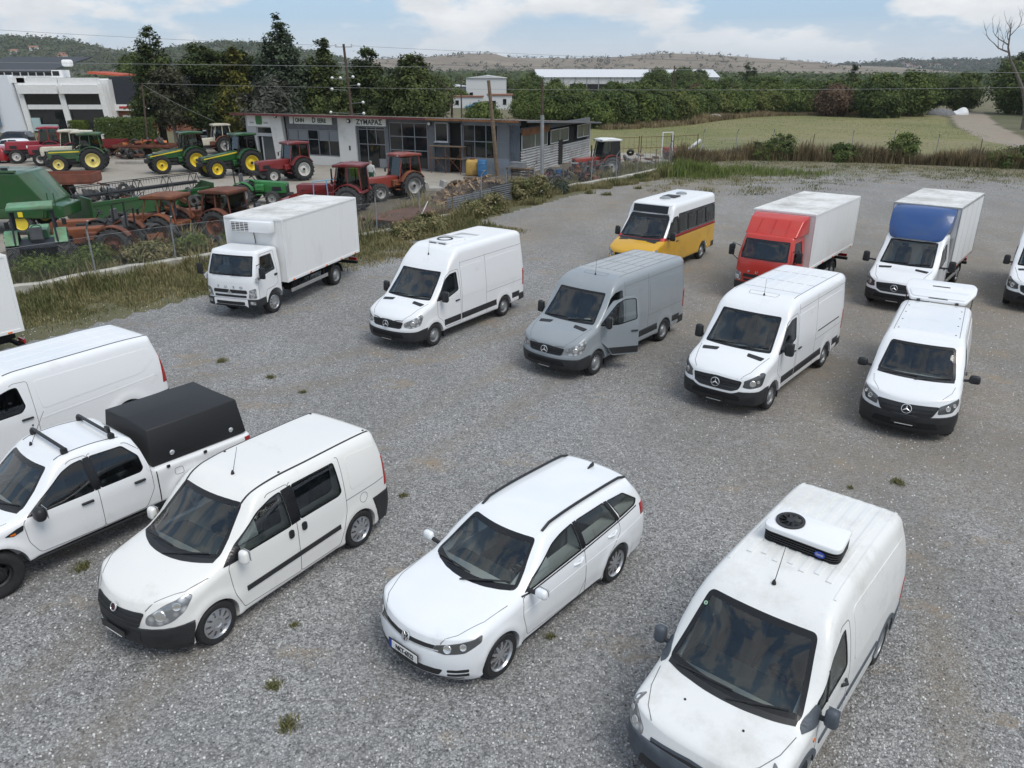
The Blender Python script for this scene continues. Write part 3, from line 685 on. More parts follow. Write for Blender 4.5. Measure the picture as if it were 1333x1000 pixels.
# ---------------------------------------------------------------- vegetation
def leaf_mat(name, dark, light, dry=None, drya=.0):
  t = NT(name); a = t.attr('tone'); c = t.mix(a, dark, light)
  if dry: c = t.mix(t.ramp(a, [(1 - drya - .02, 0.), (1 - drya + .02, 1.)]), c, dry)
  t.b.inputs['Roughness'].default_value = .65; t.b.inputs['Specular IOR Level'].default_value = .25
  m = t.done(c); nt = t.nt; tr = nt.nodes.new('ShaderNodeBsdfTranslucent'); mx = nt.nodes.new('ShaderNodeMixShader'); mx.inputs[0].default_value = .22; out = nt.nodes['Material Output']
  nt.links.new(c, tr.inputs[0]); nt.links.new(t.b.outputs[0], mx.inputs[1]); nt.links.new(tr.outputs[0], mx.inputs[2]); nt.links.new(mx.outputs[0], out.inputs[0]); return m
def leaves(cent, size, normal, tone, aspect=1.6, seed=0):
  """quads centred at cent (n,3), half-length size, roughly facing normal; returns mesh with tone attribute"""
  r = np.random.default_rng(seed); n = len(cent); N = normal / (np.linalg.norm(normal, axis=1, keepdims=True) + 1e-9)
  a = r.normal(size=(n, 3)); U = np.cross(N, a); U /= np.linalg.norm(U, axis=1, keepdims=True) + 1e-9; Vv = np.cross(N, U)
  s = size[:, None]; u = U * s * aspect * .5; v = Vv * s * .5
  P = np.stack([cent - u * 1.0, cent - v * .8 + N * s * .12, cent + u * 1.0, cent + v * .8 + N * s * .12], 1).reshape(-1, 3)
  F = np.arange(4 * n).reshape(n, 4); me = np_mesh('crown', P, F); a = me.attributes.new('tone', 'FLOAT', 'FACE'); a.data.foreach_set('value', np.clip(tone, 0, 1).astype(np.float32)); return me
def crown_points(rad, H, z0, nclump, nleaf, spread, seed, lean=0., flat=.75, gap=.0):
  """clumps spread through a crown whose radius at relative height h is rad(h)"""
  r = np.random.default_rng(seed); hs = np.linspace(0, 1, 60); w = (rad(hs) / rad(hs).max()) ** 1.1 + .10; cdf = np.cumsum(w) / w.sum()
  h = np.interp(r.random(nclump), cdf, hs); th = r.random(nclump) * 2 * pi; lump = 1 + .16 * np.sin(th * 3 + h * 9 + seed) + .14 * np.sin(th * 5 - h * 14 + seed * 2)
  rr = rad(h) * lump * np.sqrt(r.uniform(.35 if gap == 0 else .5, 1., nclump)); C = np.stack([rr * np.cos(th), rr * np.sin(th), z0 + h * H], 1); C[:, :2] += r.normal(0, spread * .25, (nclump, 2))
  k = np.repeat(np.arange(nclump), nleaf); sk = .38 + .62 * rad(h) / rad(hs).max(); d = r.normal(size=(len(k), 3)) * (spread * sk)[k][:, None] * np.array([1, 1, flat]) * r.uniform(.7, 1.3, nclump)[k][:, None]
  P = C[k] + d; axis = np.stack([np.zeros(len(k)), np.zeros(len(k)), z0 + H * .35 * np.ones(len(k))], 1); out = P - axis; out[:, 2] *= .8
  nrm = out / (np.linalg.norm(out, axis=1, keepdims=True) + 1e-6) + r.normal(0, .55, (len(k), 3)) + np.array([0, 0, .35]); tone = np.clip(.45 + r.normal(0, .26, nclump)[k] + r.normal(0, .14, len(k)), 0, 1)
  return P, nrm, tone
def limbs(bm, H, n, r0, spread, seed, z0=.25):
  rr = random.Random(seed)
  for i in range(n):
    z = H * (z0 + (1 - z0) * .8 * i / n); a = rr.random() * 6.28; L = spread * (1 - .6 * i / n) * rr.uniform(.6, 1.)
    p0 = Vector((0, 0, z)); p1 = p0 + Vector((cos(a) * L * .5, sin(a) * L * .5, L * .35)); p2 = p0 + Vector((cos(a) * L, sin(a) * L, L * .8)); tube(bm, [p0, p1, p2], r0 * .4, 5, r0 * .1)
M_BARK = mat('bark', (.075, .058, .042), .95, var=.4, vscale=5, bump=.6, bscale=14); M_BARKG = mat('grey_bark', (.15, .135, .12), .95, var=.3, vscale=4, bump=.5)
LF_CYP = leaf_mat('cypress_needles', (.02, .036, .012), (.10, .13, .036)); LF_BLUE = leaf_mat('blue_cedar_needles', (.024, .042, .024), (.11, .145, .085)); LF_GOLD = leaf_mat('golden_cypress', (.03, .045, .012), (.22, .20, .04))
LF_OLIVE = leaf_mat('olive_cypress', (.032, .05, .016), (.155, .185, .055)); LF_GREY = leaf_mat('grey_foliage', (.05, .055, .042), (.15, .155, .125)); LF_DEAD = leaf_mat('sparse_twigs', (.04, .042, .024), (.115, .115, .07))
LF_BROAD = leaf_mat('broad_leaves', (.04, .07, .014), (.17, .215, .05)); LF_BROAD2 = leaf_mat('dark_broad_leaves', (.034, .06, .016), (.145, .185, .05)); LF_YEL = leaf_mat('yellow_green_leaves', (.06, .085, .018), (.22, .24, .07)); LF_RUST = leaf_mat('rusty_leaves', (.10, .06, .035), (.22, .15, .10))
def make_tree(name, label, cat, loc, rad, H, z0, ncl, nlf, spread, leaf, lm, seed, group=None, trunk_r=.2, bark=None, trunks=1, nl=6, aspect=1.6, sc=1.):
  t = thing(name, label, cat, loc, random.Random(seed).random() * 6.28, group, sc)
  bm = bmesh.new(); rr = random.Random(seed)
  for k in range(trunks):
    ox, oy = (0, 0) if trunks == 1 else (rr.uniform(-.5, .5), rr.uniform(-.5, .5)); tube(bm, [(ox, oy, -.1), (ox * 1.3, oy * 1.3, H * .3), (ox * 1.6 + .1, oy * 1.6, H * .6), (ox * 1.2, oy * 1.2, z0 + H * .92)], trunk_r, 8, trunk_r * .12)
  limbs(bm, H, nl, trunk_r, rad(np.array([.35]))[0] * .9, seed); obj('trunk', bm, bark or M_BARK, t, None, True)
  P, N, T = crown_points(rad, H, z0, ncl, nlf, spread, seed); r = np.random.default_rng(seed + 5)
  me = leaves(P, r.uniform(.6, 1.4, len(P)) * leaf, N, T, aspect, seed); put('crown', me, lm, t); return t
cone = lambda R0, top=.03, p=.85: (lambda h: R0 * (top + (1 - h) ** p) * np.clip(h * 9 + .45, 0, 1))
ball = lambda R0: (lambda h: R0 * np.sqrt(np.clip(1 - (2 * h - .9) ** 2 / 1.25, 0.02, 1)))
oval = lambda R0: (lambda h: R0 * np.clip(np.sin(np.clip(h * .92 + .08, 0, 1) * pi), .05, 1) ** .7)
GC = 'conifers behind the dealer building'
make_tree('cypress_tree', 'thin browning cypress with bare lower trunks, left end of the row', 'tree', (-35.3, 82, 0), cone(2.4, .08, .75), 8.4, 2.8, 190, 70, .40, .20, LF_CYP, 11, GC, .22, M_BARK, 3, 14)
make_tree('twiggy_tree', 'bare brown twiggy tree in front of the browning cypress', 'tree', (-33.6, 80.5, 0), oval(1.7), 5.6, 2.4, 80, 55, .45, .15, LF_DEAD, 12, GC, .16, M_BARKG, 2, 16, 3.2)
for k, (x, y, h, w, s_) in enumerate([(-31.2, 83, 9.6, 1.9, 21), (-29.2, 82.5, 9.2, 2.0, 22), (-27.4, 83.2, 9.2, 2.0, 23)]):
  make_tree('cypress_tree', ['dense dark cypress with upswept plumes beside the browning one', 'middle one of three dark plume-topped cypresses', 'dark cypress with plumes touching the golden one'][k], 'tree', (x, y, 0), lambda h, w=w: w * np.where(h < .7, .75 + .35 * np.sin(h * 6 + 1), 1.05 - (h - .7) * 2.6).clip(.12), h - 2.6, 2.5, 230, 75, .40, .20, LF_CYP, s_, GC, .22, M_BARK, 1, 8)
make_tree('golden_cypress', 'yellow-tipped golden cypress with a pointed top', 'tree', (-27.0, 81, 0), cone(1.9, .04, .85), 7.6, 2.0, 230, 70, .34, .19, LF_GOLD, 31, GC, .18)
make_tree('dead_conifer', 'grey half-dead bushy conifer under the tall cedar', 'tree', (-23.8, 80.5, 0), oval(2.3), 6.2, .8, 130, 60, .48, .2, LF_GREY, 32, GC, .16, M_BARKG, 1, 14, 2.4)
make_tree('cedar_tree', 'tallest blue-green cedar with layered boughs', 'tree', (-23.2, 83.5, 0), cone(4.2, .03, .80), 11.6, .8, 420, 75, .46, .21, LF_BLUE, 33, GC, .3, M_BARK, 1, 14)
make_tree('cedar_tree', 'small dark cedar filling the gap right of the tallest cedar', 'tree', (-20.0, 85, 0), cone(3.3, .06, .7), 7.4, .6, 240, 70, .42, .2, LF_BLUE, 34, GC, .2)
make_tree('spruce_tree', 'slim pointed green spruce left of the utility pole', 'tree', (-18.6, 82.5, 0), cone(2.8, .02, .85), 9.9, .5, 300, 70, .36, .19, LF_OLIVE, 35, GC, .2)
make_tree('cypress_tree', 'dark pointed cypress between the tallest cedar and the slim spruce', 'tree', (-21.0, 86.5, 0), cone(2.4, .03, .8), 8.4, .4, 240, 70, .38, .19, LF_OLIVE, 41, GC, .2)
make_tree('cypress_tree', 'narrow dark cypress right behind the olive twin-topped one', 'tree', (-11.3, 87, 0), cone(2.3, .03, .8), 8.6, .4, 240, 70, .38, .19, LF_CYP, 42, GC, .2)
make_tree('cedar_tree', 'dark cedar directly behind the utility pole', 'tree', (-14.9, 85.5, 0), cone(3.5, .04, .75), 9.2, .5, 300, 70, .42, .2, LF_CYP, 36, GC, .22)
make_tree('cedar_tree', 'short dark cedar between pole and rounded cypresses', 'tree', (-12.4, 86, 0), cone(3.0, .06, .7), 7.0, .5, 220, 70, .42, .2, LF_BLUE, 37, GC, .2)
make_tree('cypress_tree', 'olive rounded cypress with ragged twin tops', 'tree', (-9.8, 83.5, 0), lambda h: 3.2 * np.where(h < .6, .9, .9 - (h - .6) * 1.95).clip(.08), 8.6, .4, 330, 75, .38, .19, LF_OLIVE, 38, GC, .2)
make_tree('cypress_tree', 'broad round olive-green cypress at the right end of the row', 'tree', (-6.1, 82.5, 0), lambda h: 4.0 * np.sqrt(np.clip(1 - (h * 1.08 - .1) ** 2.6, .02, 1)) * np.clip(.75 + h, 0, 1), 7.4, .3, 430, 75, .38, .19, LF_OLIVE, 39, GC, .22)
# belt of trees and bushes beyond the field: prototypes then copies
GB = 'leafy trees in the belt beyond the field'; kinds = []
for k, (rad, H, z0, lm, lab) in enumerate([(oval(3.2), 6.6, .3, LF_BROAD, 'mid-green leafy tree in the belt beyond the mown field'), (ball(3.4), 6.0, .2, LF_BROAD2, 'dark rounded leafy tree in the belt beyond the mown field'), (oval(2.6), 5.2, .2, LF_YEL, 'yellow-green leafy tree in the belt beyond the mown field'), (ball(2.6), 4.2, .0, LF_BROAD, 'low bushy green tree along the field edge'), (oval(3.8), 8.2, .6, LF_BROAD2, 'tall dark tree standing deep in the belt')]):
  kinds.append((make_tree('leafy_tree', lab, 'tree', (0, 0, 0), rad, H, z0, 200, 65, .58, .29, lm, 50 + k, GB, .18, M_BARK, 1, 8), lab))
rr = random.Random(5); spots = []
belt = [(-2, 122), (4, 118), (10.5, 113), (16, 115.5), (22.5, 122), (29, 132), (38, 143), (47, 148.5), (57, 150), (66, 148), (73, 146)]
for (x, y, a) in resample(belt, 3.1):
  spots.append((x + rr.uniform(-1, 1), y + rr.uniform(0, 2.5), rr.choice([0, 1, 2, 3, 3, 0]), rr.uniform(.72, 1.0)))
  spots.append((x + rr.uniform(-2, 2), y + 7 + rr.uniform(-1.5, 3), rr.choice([0, 1, 2, 0]), rr.uniform(.8, 1.05)))
for (x, y, a) in resample([(0, 134), (20, 142), (40, 165), (80, 168)], 5.0): spots.append((x + rr.uniform(-2, 2), y + rr.uniform(-3, 6), rr.choice([0, 1, 4]), rr.uniform(.85, 1.05)))
for (x, y, a) in resample([(8, 150), (40, 190), (110, 195)], 6.5): spots.append((x + rr.uniform(-3, 3), y + rr.uniform(-5, 8), rr.choice([1, 4, 0]), rr.uniform(.85, 1.05)))
def vis(x, y): return 666 + 1000 * x / (y * .927 + 2.8)
TOPS = [(560, 4.), (690, 4.6), (760, 5.2), (930, 5.4), (960, 5.8), (1330, 6.6)]
hts = [6.9, 6.2, 5.4, 4.2, 8.8]
used = set()
for (x, y, k, s_) in spots:
  u = vis(x, y)
  if u < 676: continue
  s_ = min(s_, np.interp(u, [q[0] for q in TOPS], [q[1] for q in TOPS]) * (1 if y < 160 else 1.02) * rr.uniform(.68, 1.08) / hts[k])
  o = kinds[k][0] if k not in used else copy_tree(kinds[k][0]); used.add(k); o.location = (x, y, 0); o.scale = (s_ * rr.uniform(.9, 1.2), s_ * rr.uniform(.9, 1.2), s_); o.rotation_euler.z = rr.random() * 6.28
  o['label'] = ['mid-green tree', 'dark round tree', 'yellow-green tree', 'low bushy tree', 'tall dark tree'][k] + (' at the field edge' if s_ and y < np.interp(x, [q[0] for q in belt], [q[1] for q in belt]) + 4 else ' in the second row' if y < 160 else ' deep in the belt') + ' ' + ['behind the corrugated hut', 'below the left half of the white shed', 'below the right half of the white shed', 'right of the white shed', 'left of the rusty-brown tree', 'right of the rusty-brown tree', 'near the dead tree'][int(np.searchsorted([740, 820, 930, 1010, 1075, 1180], u))]; o['group'] = GB
def one(k, name, label, x, y, s_, lm=None, group=None):
  o = copy_tree(kinds[k][0]); o.name = name; o['label'] = label; o.location = (x, y, 0); o.scale = (s_,) * 3; o.rotation_euler.z = rr.random() * 6
  if group: o['group'] = group
  elif 'group' in o: del o['group']
  if lm:
    for c in o.children:
      if c.name.startswith('crown'): c.data = c.data.copy(); c.data.materials[0] = lm
  return o
one(1, 'leafy_tree', 'big dark bush bulging forward at the right of the mown field', 62.5, 139, 1.05); one(0, 'leafy_tree', 'leafy tree beside the big dark bush near the track', 70.0, 143.5, 1.05)
one(2, 'leafy_tree', 'rusty-brown dying tree within the green belt', 56.5, 143, .95, LF_RUST); one(2, 'leafy_tree', 'reddish-brown dry tree behind the belt under the long white shed', 35, 156, .9, LF_RUST)
for x, y, s_ in ((92.5, 150, 1.2), (97, 140, 1.25), (88, 160, .82), (84.5, 166, .78), (100, 128, 1.2)): one(4, 'dark_tree', 'tall dark tree at the right edge behind the dead tree', x, y, s_, None, 'dark trees at the right edge')
one(3, 'leafy_tree', 'small tree standing beside the pole left of the white house', -3.9, 112, .75); one(0, 'leafy_tree', 'green tree left of the blue car', -14, 150, .9)
for (x, y, k, s_) in [(-17, 205, 1, .85), (-13.5, 200, 3, .8), (4, 205, 1, .9), (3, 182, 0, .7), (6, 240, 4, .8), (-2, 238, 1, .9), (10, 190, 0, .8), (46, 262, 1, 1.25), (60, 290, 1, 1.3), (66, 292, 4, .9), (-40, 150, 1, 1.1), (-46, 170, 4, 1.1), (-30, 165, 1, 1.), (-60, 190, 4, 1.2), (-75, 180, 1, 1.2), (-90, 200, 4, 1.3), (-52, 150, 0, 1.)]: one(k, 'leafy_tree', 'dark leafy tree among the far buildings', x, y, s_, None, 'trees among the far buildings')
for x, y, h in ((88, 310, 1.), (91, 312, .8), (99, 240, .9)): make_tree('cypress_tree', 'narrow dark cypress rising beyond the belt', 'tree', (x, y, 0), cone(1.6, .1, .5), 10 * h, .3, 60, 40, .5, .4, LF_CYP, int(x), 'narrow cypresses on the skyline')
# dead tree at the right
def dead_tree():
  t = thing('dead_tree', 'leafless dead tree with a bent pale trunk at the right edge', 'tree', (69.6, 110, 0)); bm = bmesh.new(); r = random.Random(4)
  # trunk leans left as it rises
  tr = [(0, 0, -.1), (-.1, 0, 1.6), (-.5, .1, 3.4), (-1.2, .1, 5.0), (-2.6, 0, 7.0), (-3.9, 0, 8.8), (-4.5, 0, 10.2), (-4.6, .1, 12.0), (-4.8, 0, 13.2)]
  tube(bm, tr, .34, 9, .04); tube(bm, [(0, 0, .5), (.5, .1, 2.2), (.7, .2, 3.4)], .12, 7, .04)
  def br(p, d, L, rad, n):
    pts = [Vector(p)]
    for k in range(4): d = (Vector(d) + Vector((r.uniform(-.3, .3), r.uniform(-.3, .3), r.uniform(-.1, .3)))).normalized(); pts.append(pts[-1] + d * L / 4)
    tube(bm, pts, rad, 5, rad * .3)
    if n:
      for k in range(3 if n > 1 else 4): br(pts[r.randint(1, 4)], Vector(d) + Vector((r.uniform(-.9, .9), r.uniform(-.6, .6), r.uniform(-.1, .8))), L * .55, rad * .45, n - 1)
  br((-4.4, 0, 9.7), (-1, 0, .25), 3.6, .12, 2); br((-4.5, 0, 10.5), (-.8, .2, .8), 2.8, .09, 2); br((-4.6, .1, 11.5), (.6, 0, .9), 2.4, .07, 2); br((-4.7, 0, 12.3), (-.4, 0, 1), 1.8, .05, 1); br((-3.4, 0, 8.1), (1, 0, .5), 1.4, .05, 1); br((-4.6, 0, 11), (.2, .8, .8), 2, .06, 2)
  obj('trunk', bm, M_BARKG, t, None, True)
dead_tree()
# ---------------- grass and weeds: blades with tone attribute
def blades(pts, h, w, tone, seed=0, bend=.45, name='blades'):
  r = np.random.default_rng(seed); n = len(pts); a = r.random(n) * 2 * pi; D = np.stack([np.cos(a), np.sin(a), np.zeros(n)], 1); U = np.stack([-np.sin(a), np.cos(a), np.zeros(n)], 1)
  P = np.concatenate([pts, np.zeros((n, 1))], 1) if pts.shape[1] == 2 else pts; b = (r.random(n) * bend)[:, None]; hh = h[:, None]; ww = w[:, None]; Z = np.array([[0, 0, 1.]])
  mid = P + Z * hh * .55 + D * b * hh * .35; tip = P + Z * hh * (1 - b * .35) + D * b * hh
  V = np.stack([P - U * ww, P + U * ww, mid + U * ww * .8, mid - U * ww * .8, tip + U * ww * .15, tip - U * ww * .15], 1).reshape(-1, 3); i = np.arange(n)[:, None] * 6
  F = np.concatenate([i + np.array([[0, 1, 2, 3]]), i + np.array([[3, 2, 4, 5]])], 1).reshape(-1, 4); me = np_mesh(name, V, F)
  at_ = me.attributes.new('tone', 'FLOAT', 'FACE'); at_.data.foreach_set('value', np.repeat(np.clip(tone, 0, 1), 2).astype(np.float32)); return me
LF_WEED = leaf_mat('verge_weeds', (.065, .09, .022), (.36, .30, .16)); LF_DRY = leaf_mat('dry_weeds', (.10, .08, .045), (.38, .30, .17)); LF_GRASS = leaf_mat('fresh_grass', (.07, .11, .025), (.23, .27, .08))
def scatter_along(line, n, lo, hi, seed, t0=0., t1=1.):
  r = np.random.default_rng(seed); L = np.array(line, float); seg = np.hypot(*np.diff(L, axis=0).T); cum = np.concatenate([[0], np.cumsum(seg)]); t = r.uniform(t0, t1, n) * cum[-1]
  x = np.interp(t, cum, L[:, 0]); y = np.interp(t, cum, L[:, 1]); i = np.clip(np.searchsorted(cum, t) - 1, 0, len(seg) - 1); d = np.diff(L, axis=0)[i] / seg[i][:, None]; o = r.uniform(lo, hi, n)
  return np.stack([x + d[:, 1] * o, y - d[:, 0] * o], 1), o
def clumped(P, s, seed, thr): return P[fnoise(P, s, seed) > thr]
rg = np.random.default_rng(3)
P, _ = scatter_along(KERB, 48000, .25, 4.6, 1, .0, .52); d = pl_dist(P, KERB); k = (fnoise(P, 1.6, 4) + .42 - d / 7.5) > .30; P = P[k]; d = d[k]
hh = (.14 + .75 * fnoise(P, 1.3, 8) ** 2) * rg.uniform(.5, 1.4, len(P)) * np.clip(1.35 - d / 4.2, .3, 1.2)
put('verge_grass', blades(P, hh, hh * .02 + .008, fnoise(P, 2.2, 15) * 1.3 - .18 + rg.normal(0, .18, len(P)), 2, .7), LF_WEED, kind='stuff')
P, _ = scatter_along(KERB, 26000, 1.2, 5.4, 31, .0, .52); d = pl_dist(P, KERB); P = P[(fnoise(P, 1.1, 33) + rg.normal(0, .12, len(P)) + .62 - d / 7.5 > .42)]; hh = rg.uniform(.03, .16, len(P)); put('verge_grass', blades(P, hh, hh * .06 + .006, fnoise(P, 1.7, 34) * 1.2 - .15 + rg.normal(0, .2, len(P)), 32, .9), LF_WEED, kind='stuff')
P, _ = scatter_along(KERB, 26000, .2, 2.2, 5, .50, .97); d = pl_dist(P, KERB); k = (fnoise(P, 2.0, 6) + .2 - d / 5.) > .38; P = P[k]
hh = (.10 + 1.1 * fnoise(P, 1.6, 9) ** 2.4) * rg.uniform(.5, 1.4, len(P)); put('verge_grass', blades(P, hh, hh * .02 + .009, fnoise(P, 1.8, 25) * 1.2 - .1 + rg.normal(0, .18, len(P)), 6, .7), LF_WEED, kind='stuff')
P, _ = scatter_along(KERB, 32000, -3.2, -.15, 7, .0, 1.); P = clumped(P, 2.4, 12, .40); hh = (.2 + 1.25 * fnoise(P, 1.8, 19) ** 2) * rg.uniform(.5, 1.3, len(P)); put('yard_edge_weeds', blades(P, hh, hh * .016 + .008, fnoise(P, 2.0, 35) * 1.3 - .1 + rg.normal(0, .2, len(P)), 8, .8), LF_WEED, kind='stuff')
P, _ = scatter_along(FAR, 30000, -1.6, 1.7, 9, .05, 1.); hh = (.4 + 1.9 * fnoise(P, 2.2, 22) ** 1.8) * rg.uniform(.5, 1.25, len(P)); put('fence_weeds', blades(P, hh, hh * .014 + .012, fnoise(P, 2.6, 45) * 1.1 - .1 + rg.normal(0, .22, len(P)), 10, .7), LF_DRY, kind='stuff')
P = np.stack([rg.uniform(9, 60, 90000), rg.uniform(46, 72, 90000)], 1); f = pl_dist(P, FAR); P = P[(f > .5) & (f < 16) & (pl_dist(P, KERB) > .6) & (fnoise(P, 1.3, 51) + rg.normal(0, .10, len(P)) + .16 - f / 55 > .50)]
hh = (.05 + .22 * fnoise(P, 2.5, 52) ** 2) * rg.uniform(.5, 1.5, len(P)); put('lot_end_grass', blades(P, hh, hh * .03 + .012, fnoise(P, 3, 53) * 1.2 - .2 + rg.normal(0, .15, len(P)), 12, .8), LF_WEED, kind='stuff')
P = np.concatenate([np.array([[14.0, 61.5]]) + rg.normal(0, 1, (5000, 2)) * np.array([1.3, 1.5]), np.array([[17.5, 63.5]]) + rg.normal(0, 1, (1500, 2)) * np.array([2.2, 1.2]), np.array([[20.5, 61]]) + rg.normal(0, 1, (1500, 2)) * np.array([2.6, 1.0])]); hh = rg.uniform(.25, .95, len(P)) * np.clip(fnoise(P, 1.5, 61) * 1.9, .2, 1.2) * np.where(P[:, 0] < 16, 1, .5)
put('tall_grass', blades(P, hh, hh * .018 + .01, rg.uniform(0, 1, len(P)), 14, .5), LF_GRASS, kind='stuff')
P, _ = scatter_along(belt, 26000, -1., 5., 15, 0, 1.); hh = (.3 + 1.3 * fnoise(P, 4, 63) ** 2) * rg.uniform(.5, 1.3, len(P)); put('field_edge_grass', blades(P, hh, hh * .02 + .03, fnoise(P, 5, 64) * .9 + rg.normal(.1, .2, len(P)), 16, .6), LF_DRY, kind='stuff')
P = np.stack([rg.uniform(-6, 70, 50000), rg.uniform(70, 148, 50000)], 1); P = P[in_poly(P, FIELD) & (fnoise(P, 7, 91) + rg.normal(0, .12, len(P)) > .45)]; hh = rg.uniform(.03, .13, len(P)); put('field_grass', blades(P, hh, hh * .1 + .012, .2 + .9 * fnoise(P * np.array([.25, 1]), 3, 93) + rg.normal(0, .15, len(P)), 92, .9), LF_GRASS, kind='stuff')
P = np.stack([rg.uniform(56, 96, 9000), rg.uniform(74, 150, 9000)], 1); P = P[(P[:, 0] > 56.5 + (P[:, 1] - 78) * .52) & (P[:, 0] < 66 + (P[:, 1] - 78) * .56)]; hh = rg.uniform(.3, 1.3, len(P)); put('track_verge_weeds', blades(P, hh, hh * .02 + .03, rg.uniform(0, 1, len(P)) * .7, 17, .7), LF_WEED, kind='stuff')
# bushes one can tell apart
def bush(name, label, x, y, h, w, lm, seed, group=None, n=60, leaf=.12, spread=.2):
  P, N, T = crown_points(ball(w), h, -.05 * h, n, 50, spread, seed); r = np.random.default_rng(seed); t = thing(name, label, 'bush', (x, y, 0), 0, group)
  put('foliage', leaves(P, r.uniform(.6, 1.4, len(P)) * leaf, N, T, 1.8, seed), lm, t); bm = bmesh.new()
  for k in range(6): a = k * 1.05 + seed; tube(bm, [(0, 0, -.05), (cos(a) * w * .3, sin(a) * w * .3, h * .4), (cos(a) * w * .55, sin(a) * w * .55, h * .8)], .03, 5, .008)
  obj('stem', bm, M_BARK, t); return t
bush('bush', 'leafy green bush growing through the far fence', 33.9, 69.2, 2.6, 1.15, LF_BROAD, 71, None, 80)
bush('bush', 'dark bush around the second post of the far fence', 24.2, 71.6, 2.3, 1.3, LF_BROAD2, 72); bush('bush', 'low dark bush left of the second far fence post', 22.3, 71.6, 1.5, 1.1, LF_BROAD2, 73)
bush('bush', 'wide dark bush between posts left of the leafy green bush', 29.2, 70.2, 1.5, 1.3, LF_BROAD2, 74); bush('bush', 'broad green bush at the right end of the far fence', 41.5, 65.8, 1.6, 2.0, LF_BROAD2, 75, None, 90); bush('bush', 'green bush cut by the right edge behind the far fence', 44.6, 65.0, 1.7, 1.6, LF_BROAD, 76)
bush('bush', 'grey-green leafy weed clump at the kerb by the corrugated hut', 3.1, 51.2, .85, .55, leaf_mat('grey_green_weed', (.04, .055, .04), (.10, .125, .09)), 77, None, 40, .08, .12)
bush('bush', 'brown-green weed clump at the end of the log fence', .5, 48.2, 1.45, .8, LF_WEED, 78, None, 70, .09, .16); bush('bush', 'brown weed clump right of the log fence beside another', 1.6, 49.4, 1.35, .7, LF_WEED, 79, None, 60, .09, .16)
for k, (x, y, s_) in enumerate([(-2.6, 42.6, .95), (-1.6, 44.0, 1.05), (-4.6, 38.6, .9), (-5.6, 36.9, .8)]): bush('weed_clump', ['weed clump in front of the corrugated sheets', 'tallest weed clump in front of the corrugated sheets', 'weed clump below the steel flatbed', 'weed clump beside the rear of the refrigerated truck'][k], x + .5, y - .3, s_, .65, LF_WEED, 80 + k, 'weed clumps along the kerb', 60, .08, .16)
# weed tufts in the gravel
tp = None; WP = ['right of the five-seat van', 'near the bottom edge of the photo', 'just off the front wheel of the five-seat van', 'beside the front wheel of the estate car', 'under the pickup sill', 'behind the estate car mirror', 'between pickup canopy and high-roof van', 'before the refrigerated truck', 'between refrigerated truck and panel van', 'left of the high-roof van', 'behind the fridge-unit van', 'right behind the fridge-unit van', 'just behind the ribbed roof', 'by the pickup front wheel', 'by the kerb near the hut', 'near the kerb right of the hut', 'at the kerb far end']
for k, (u, v) in enumerate([(-3.15, 8.95), (-2.75, 7.1), (-3.1, 7.75), (.55, 8.7), (-6.9, 10.35), (-.9, 9.3), (-2.05, 12.6), (-8.0, 19.8), (-6.3, 18.6), (-5.2, 17.6), (6.5, 12.9), (7.5, 13.1), (5.9, 12.6), (-7.6, 10.9), (5.0, 51.0), (6.1, 50.3), (8.6, 53.2)]):
  if tp is None:
    r2 = np.random.default_rng(90); q = r2.normal(0, .07, (160, 2)); h2 = r2.uniform(.03, .13, 160); tp = put('weed_tuft', blades(q, h2, h2 * .05 + .003, r2.uniform(0, .7, 160), 91, 1.3), LF_WEED); o = tp
  else: o = tp.copy(); COL.objects.link(o)
  o.location = (u, v, .004); sc_ = .45 + .6 * ((k * 37) % 10) / 10 + (1.4 if v > 40 else 0); o.scale = (sc_,) * 3; o.rotation_euler.z = k; tag(o, 'small green weed tuft in the gravel ' + WP[k], 'weed', 'weed tufts in the gravel')
# scrub scattered over the hills
def hill_scrub(name, zf, x0, x1, y0, y1, n, s0, lm, seed, thr):
  r = np.random.default_rng(seed); P = np.stack([r.uniform(x0, x1, n), r.uniform(y0, y1, n)], 1); P = P[fnoise(P, 160, seed) + r.normal(0, .06, len(P)) > thr]; z = zf(P); s_ = r.uniform(.5, 1.3, len(P)) * s0
  k = 11; C = np.repeat(np.concatenate([P, (z + s_ * .5)[:, None]], 1), k, 0); S_ = np.repeat(s_, k); d = r.normal(0, .42, C.shape) * S_[:, None] * np.array([1.2, 1.2, .7]); me = leaves(C + d, S_ * .52, d + np.array([0, -.2, .5]) * S_[:, None], np.repeat(r.uniform(.1, .8, len(P)), k) + r.normal(0, .1, len(C)), 1.3, seed); put(name, me, lm, kind='stuff')
hill_scrub('hillside_woods', gz, -1500, 200, 950, 1520, 9000, 7., leaf_mat('far_woods', (.035, .05, .022), (.10, .12, .05)), 100, .40)
hill_scrub('hillside_scrub', bz, -500, 1000, 1650, 2320, 900, 6., leaf_mat('far_scrub', (.03, .035, .02), (.07, .07, .04)), 101, .52)
hill_scrub('hillside_woods', tz, 900, 2000, 2050, 2620, 3500, 12., leaf_mat('far_woods_town', (.018, .028, .014), (.05, .065, .03)), 102, .42)
hill_scrub('distant_woods', lambda P: P[:, 0] * 0, -300, 900, 320, 1000, 7000, 4.5, leaf_mat('plain_woods', (.035, .055, .02), (.11, .14, .05)), 103, .40)
def paint(name, col, coat=.6, dirtc=(.62, .61, .59), amount=.08, rough=.28):
  return dirty(name, col, dirtc, amount, 1.1, rough, coat)
M_WHITE = paint('white_paint', (.80, .81, .82))
M_WHITE2 = paint('white_paint_worn', (.76, .765, .75), .3, (.56, .55, .52), .28, .35)
M_IVORY = paint('white_paint_warm', (.78, .775, .745), .4)
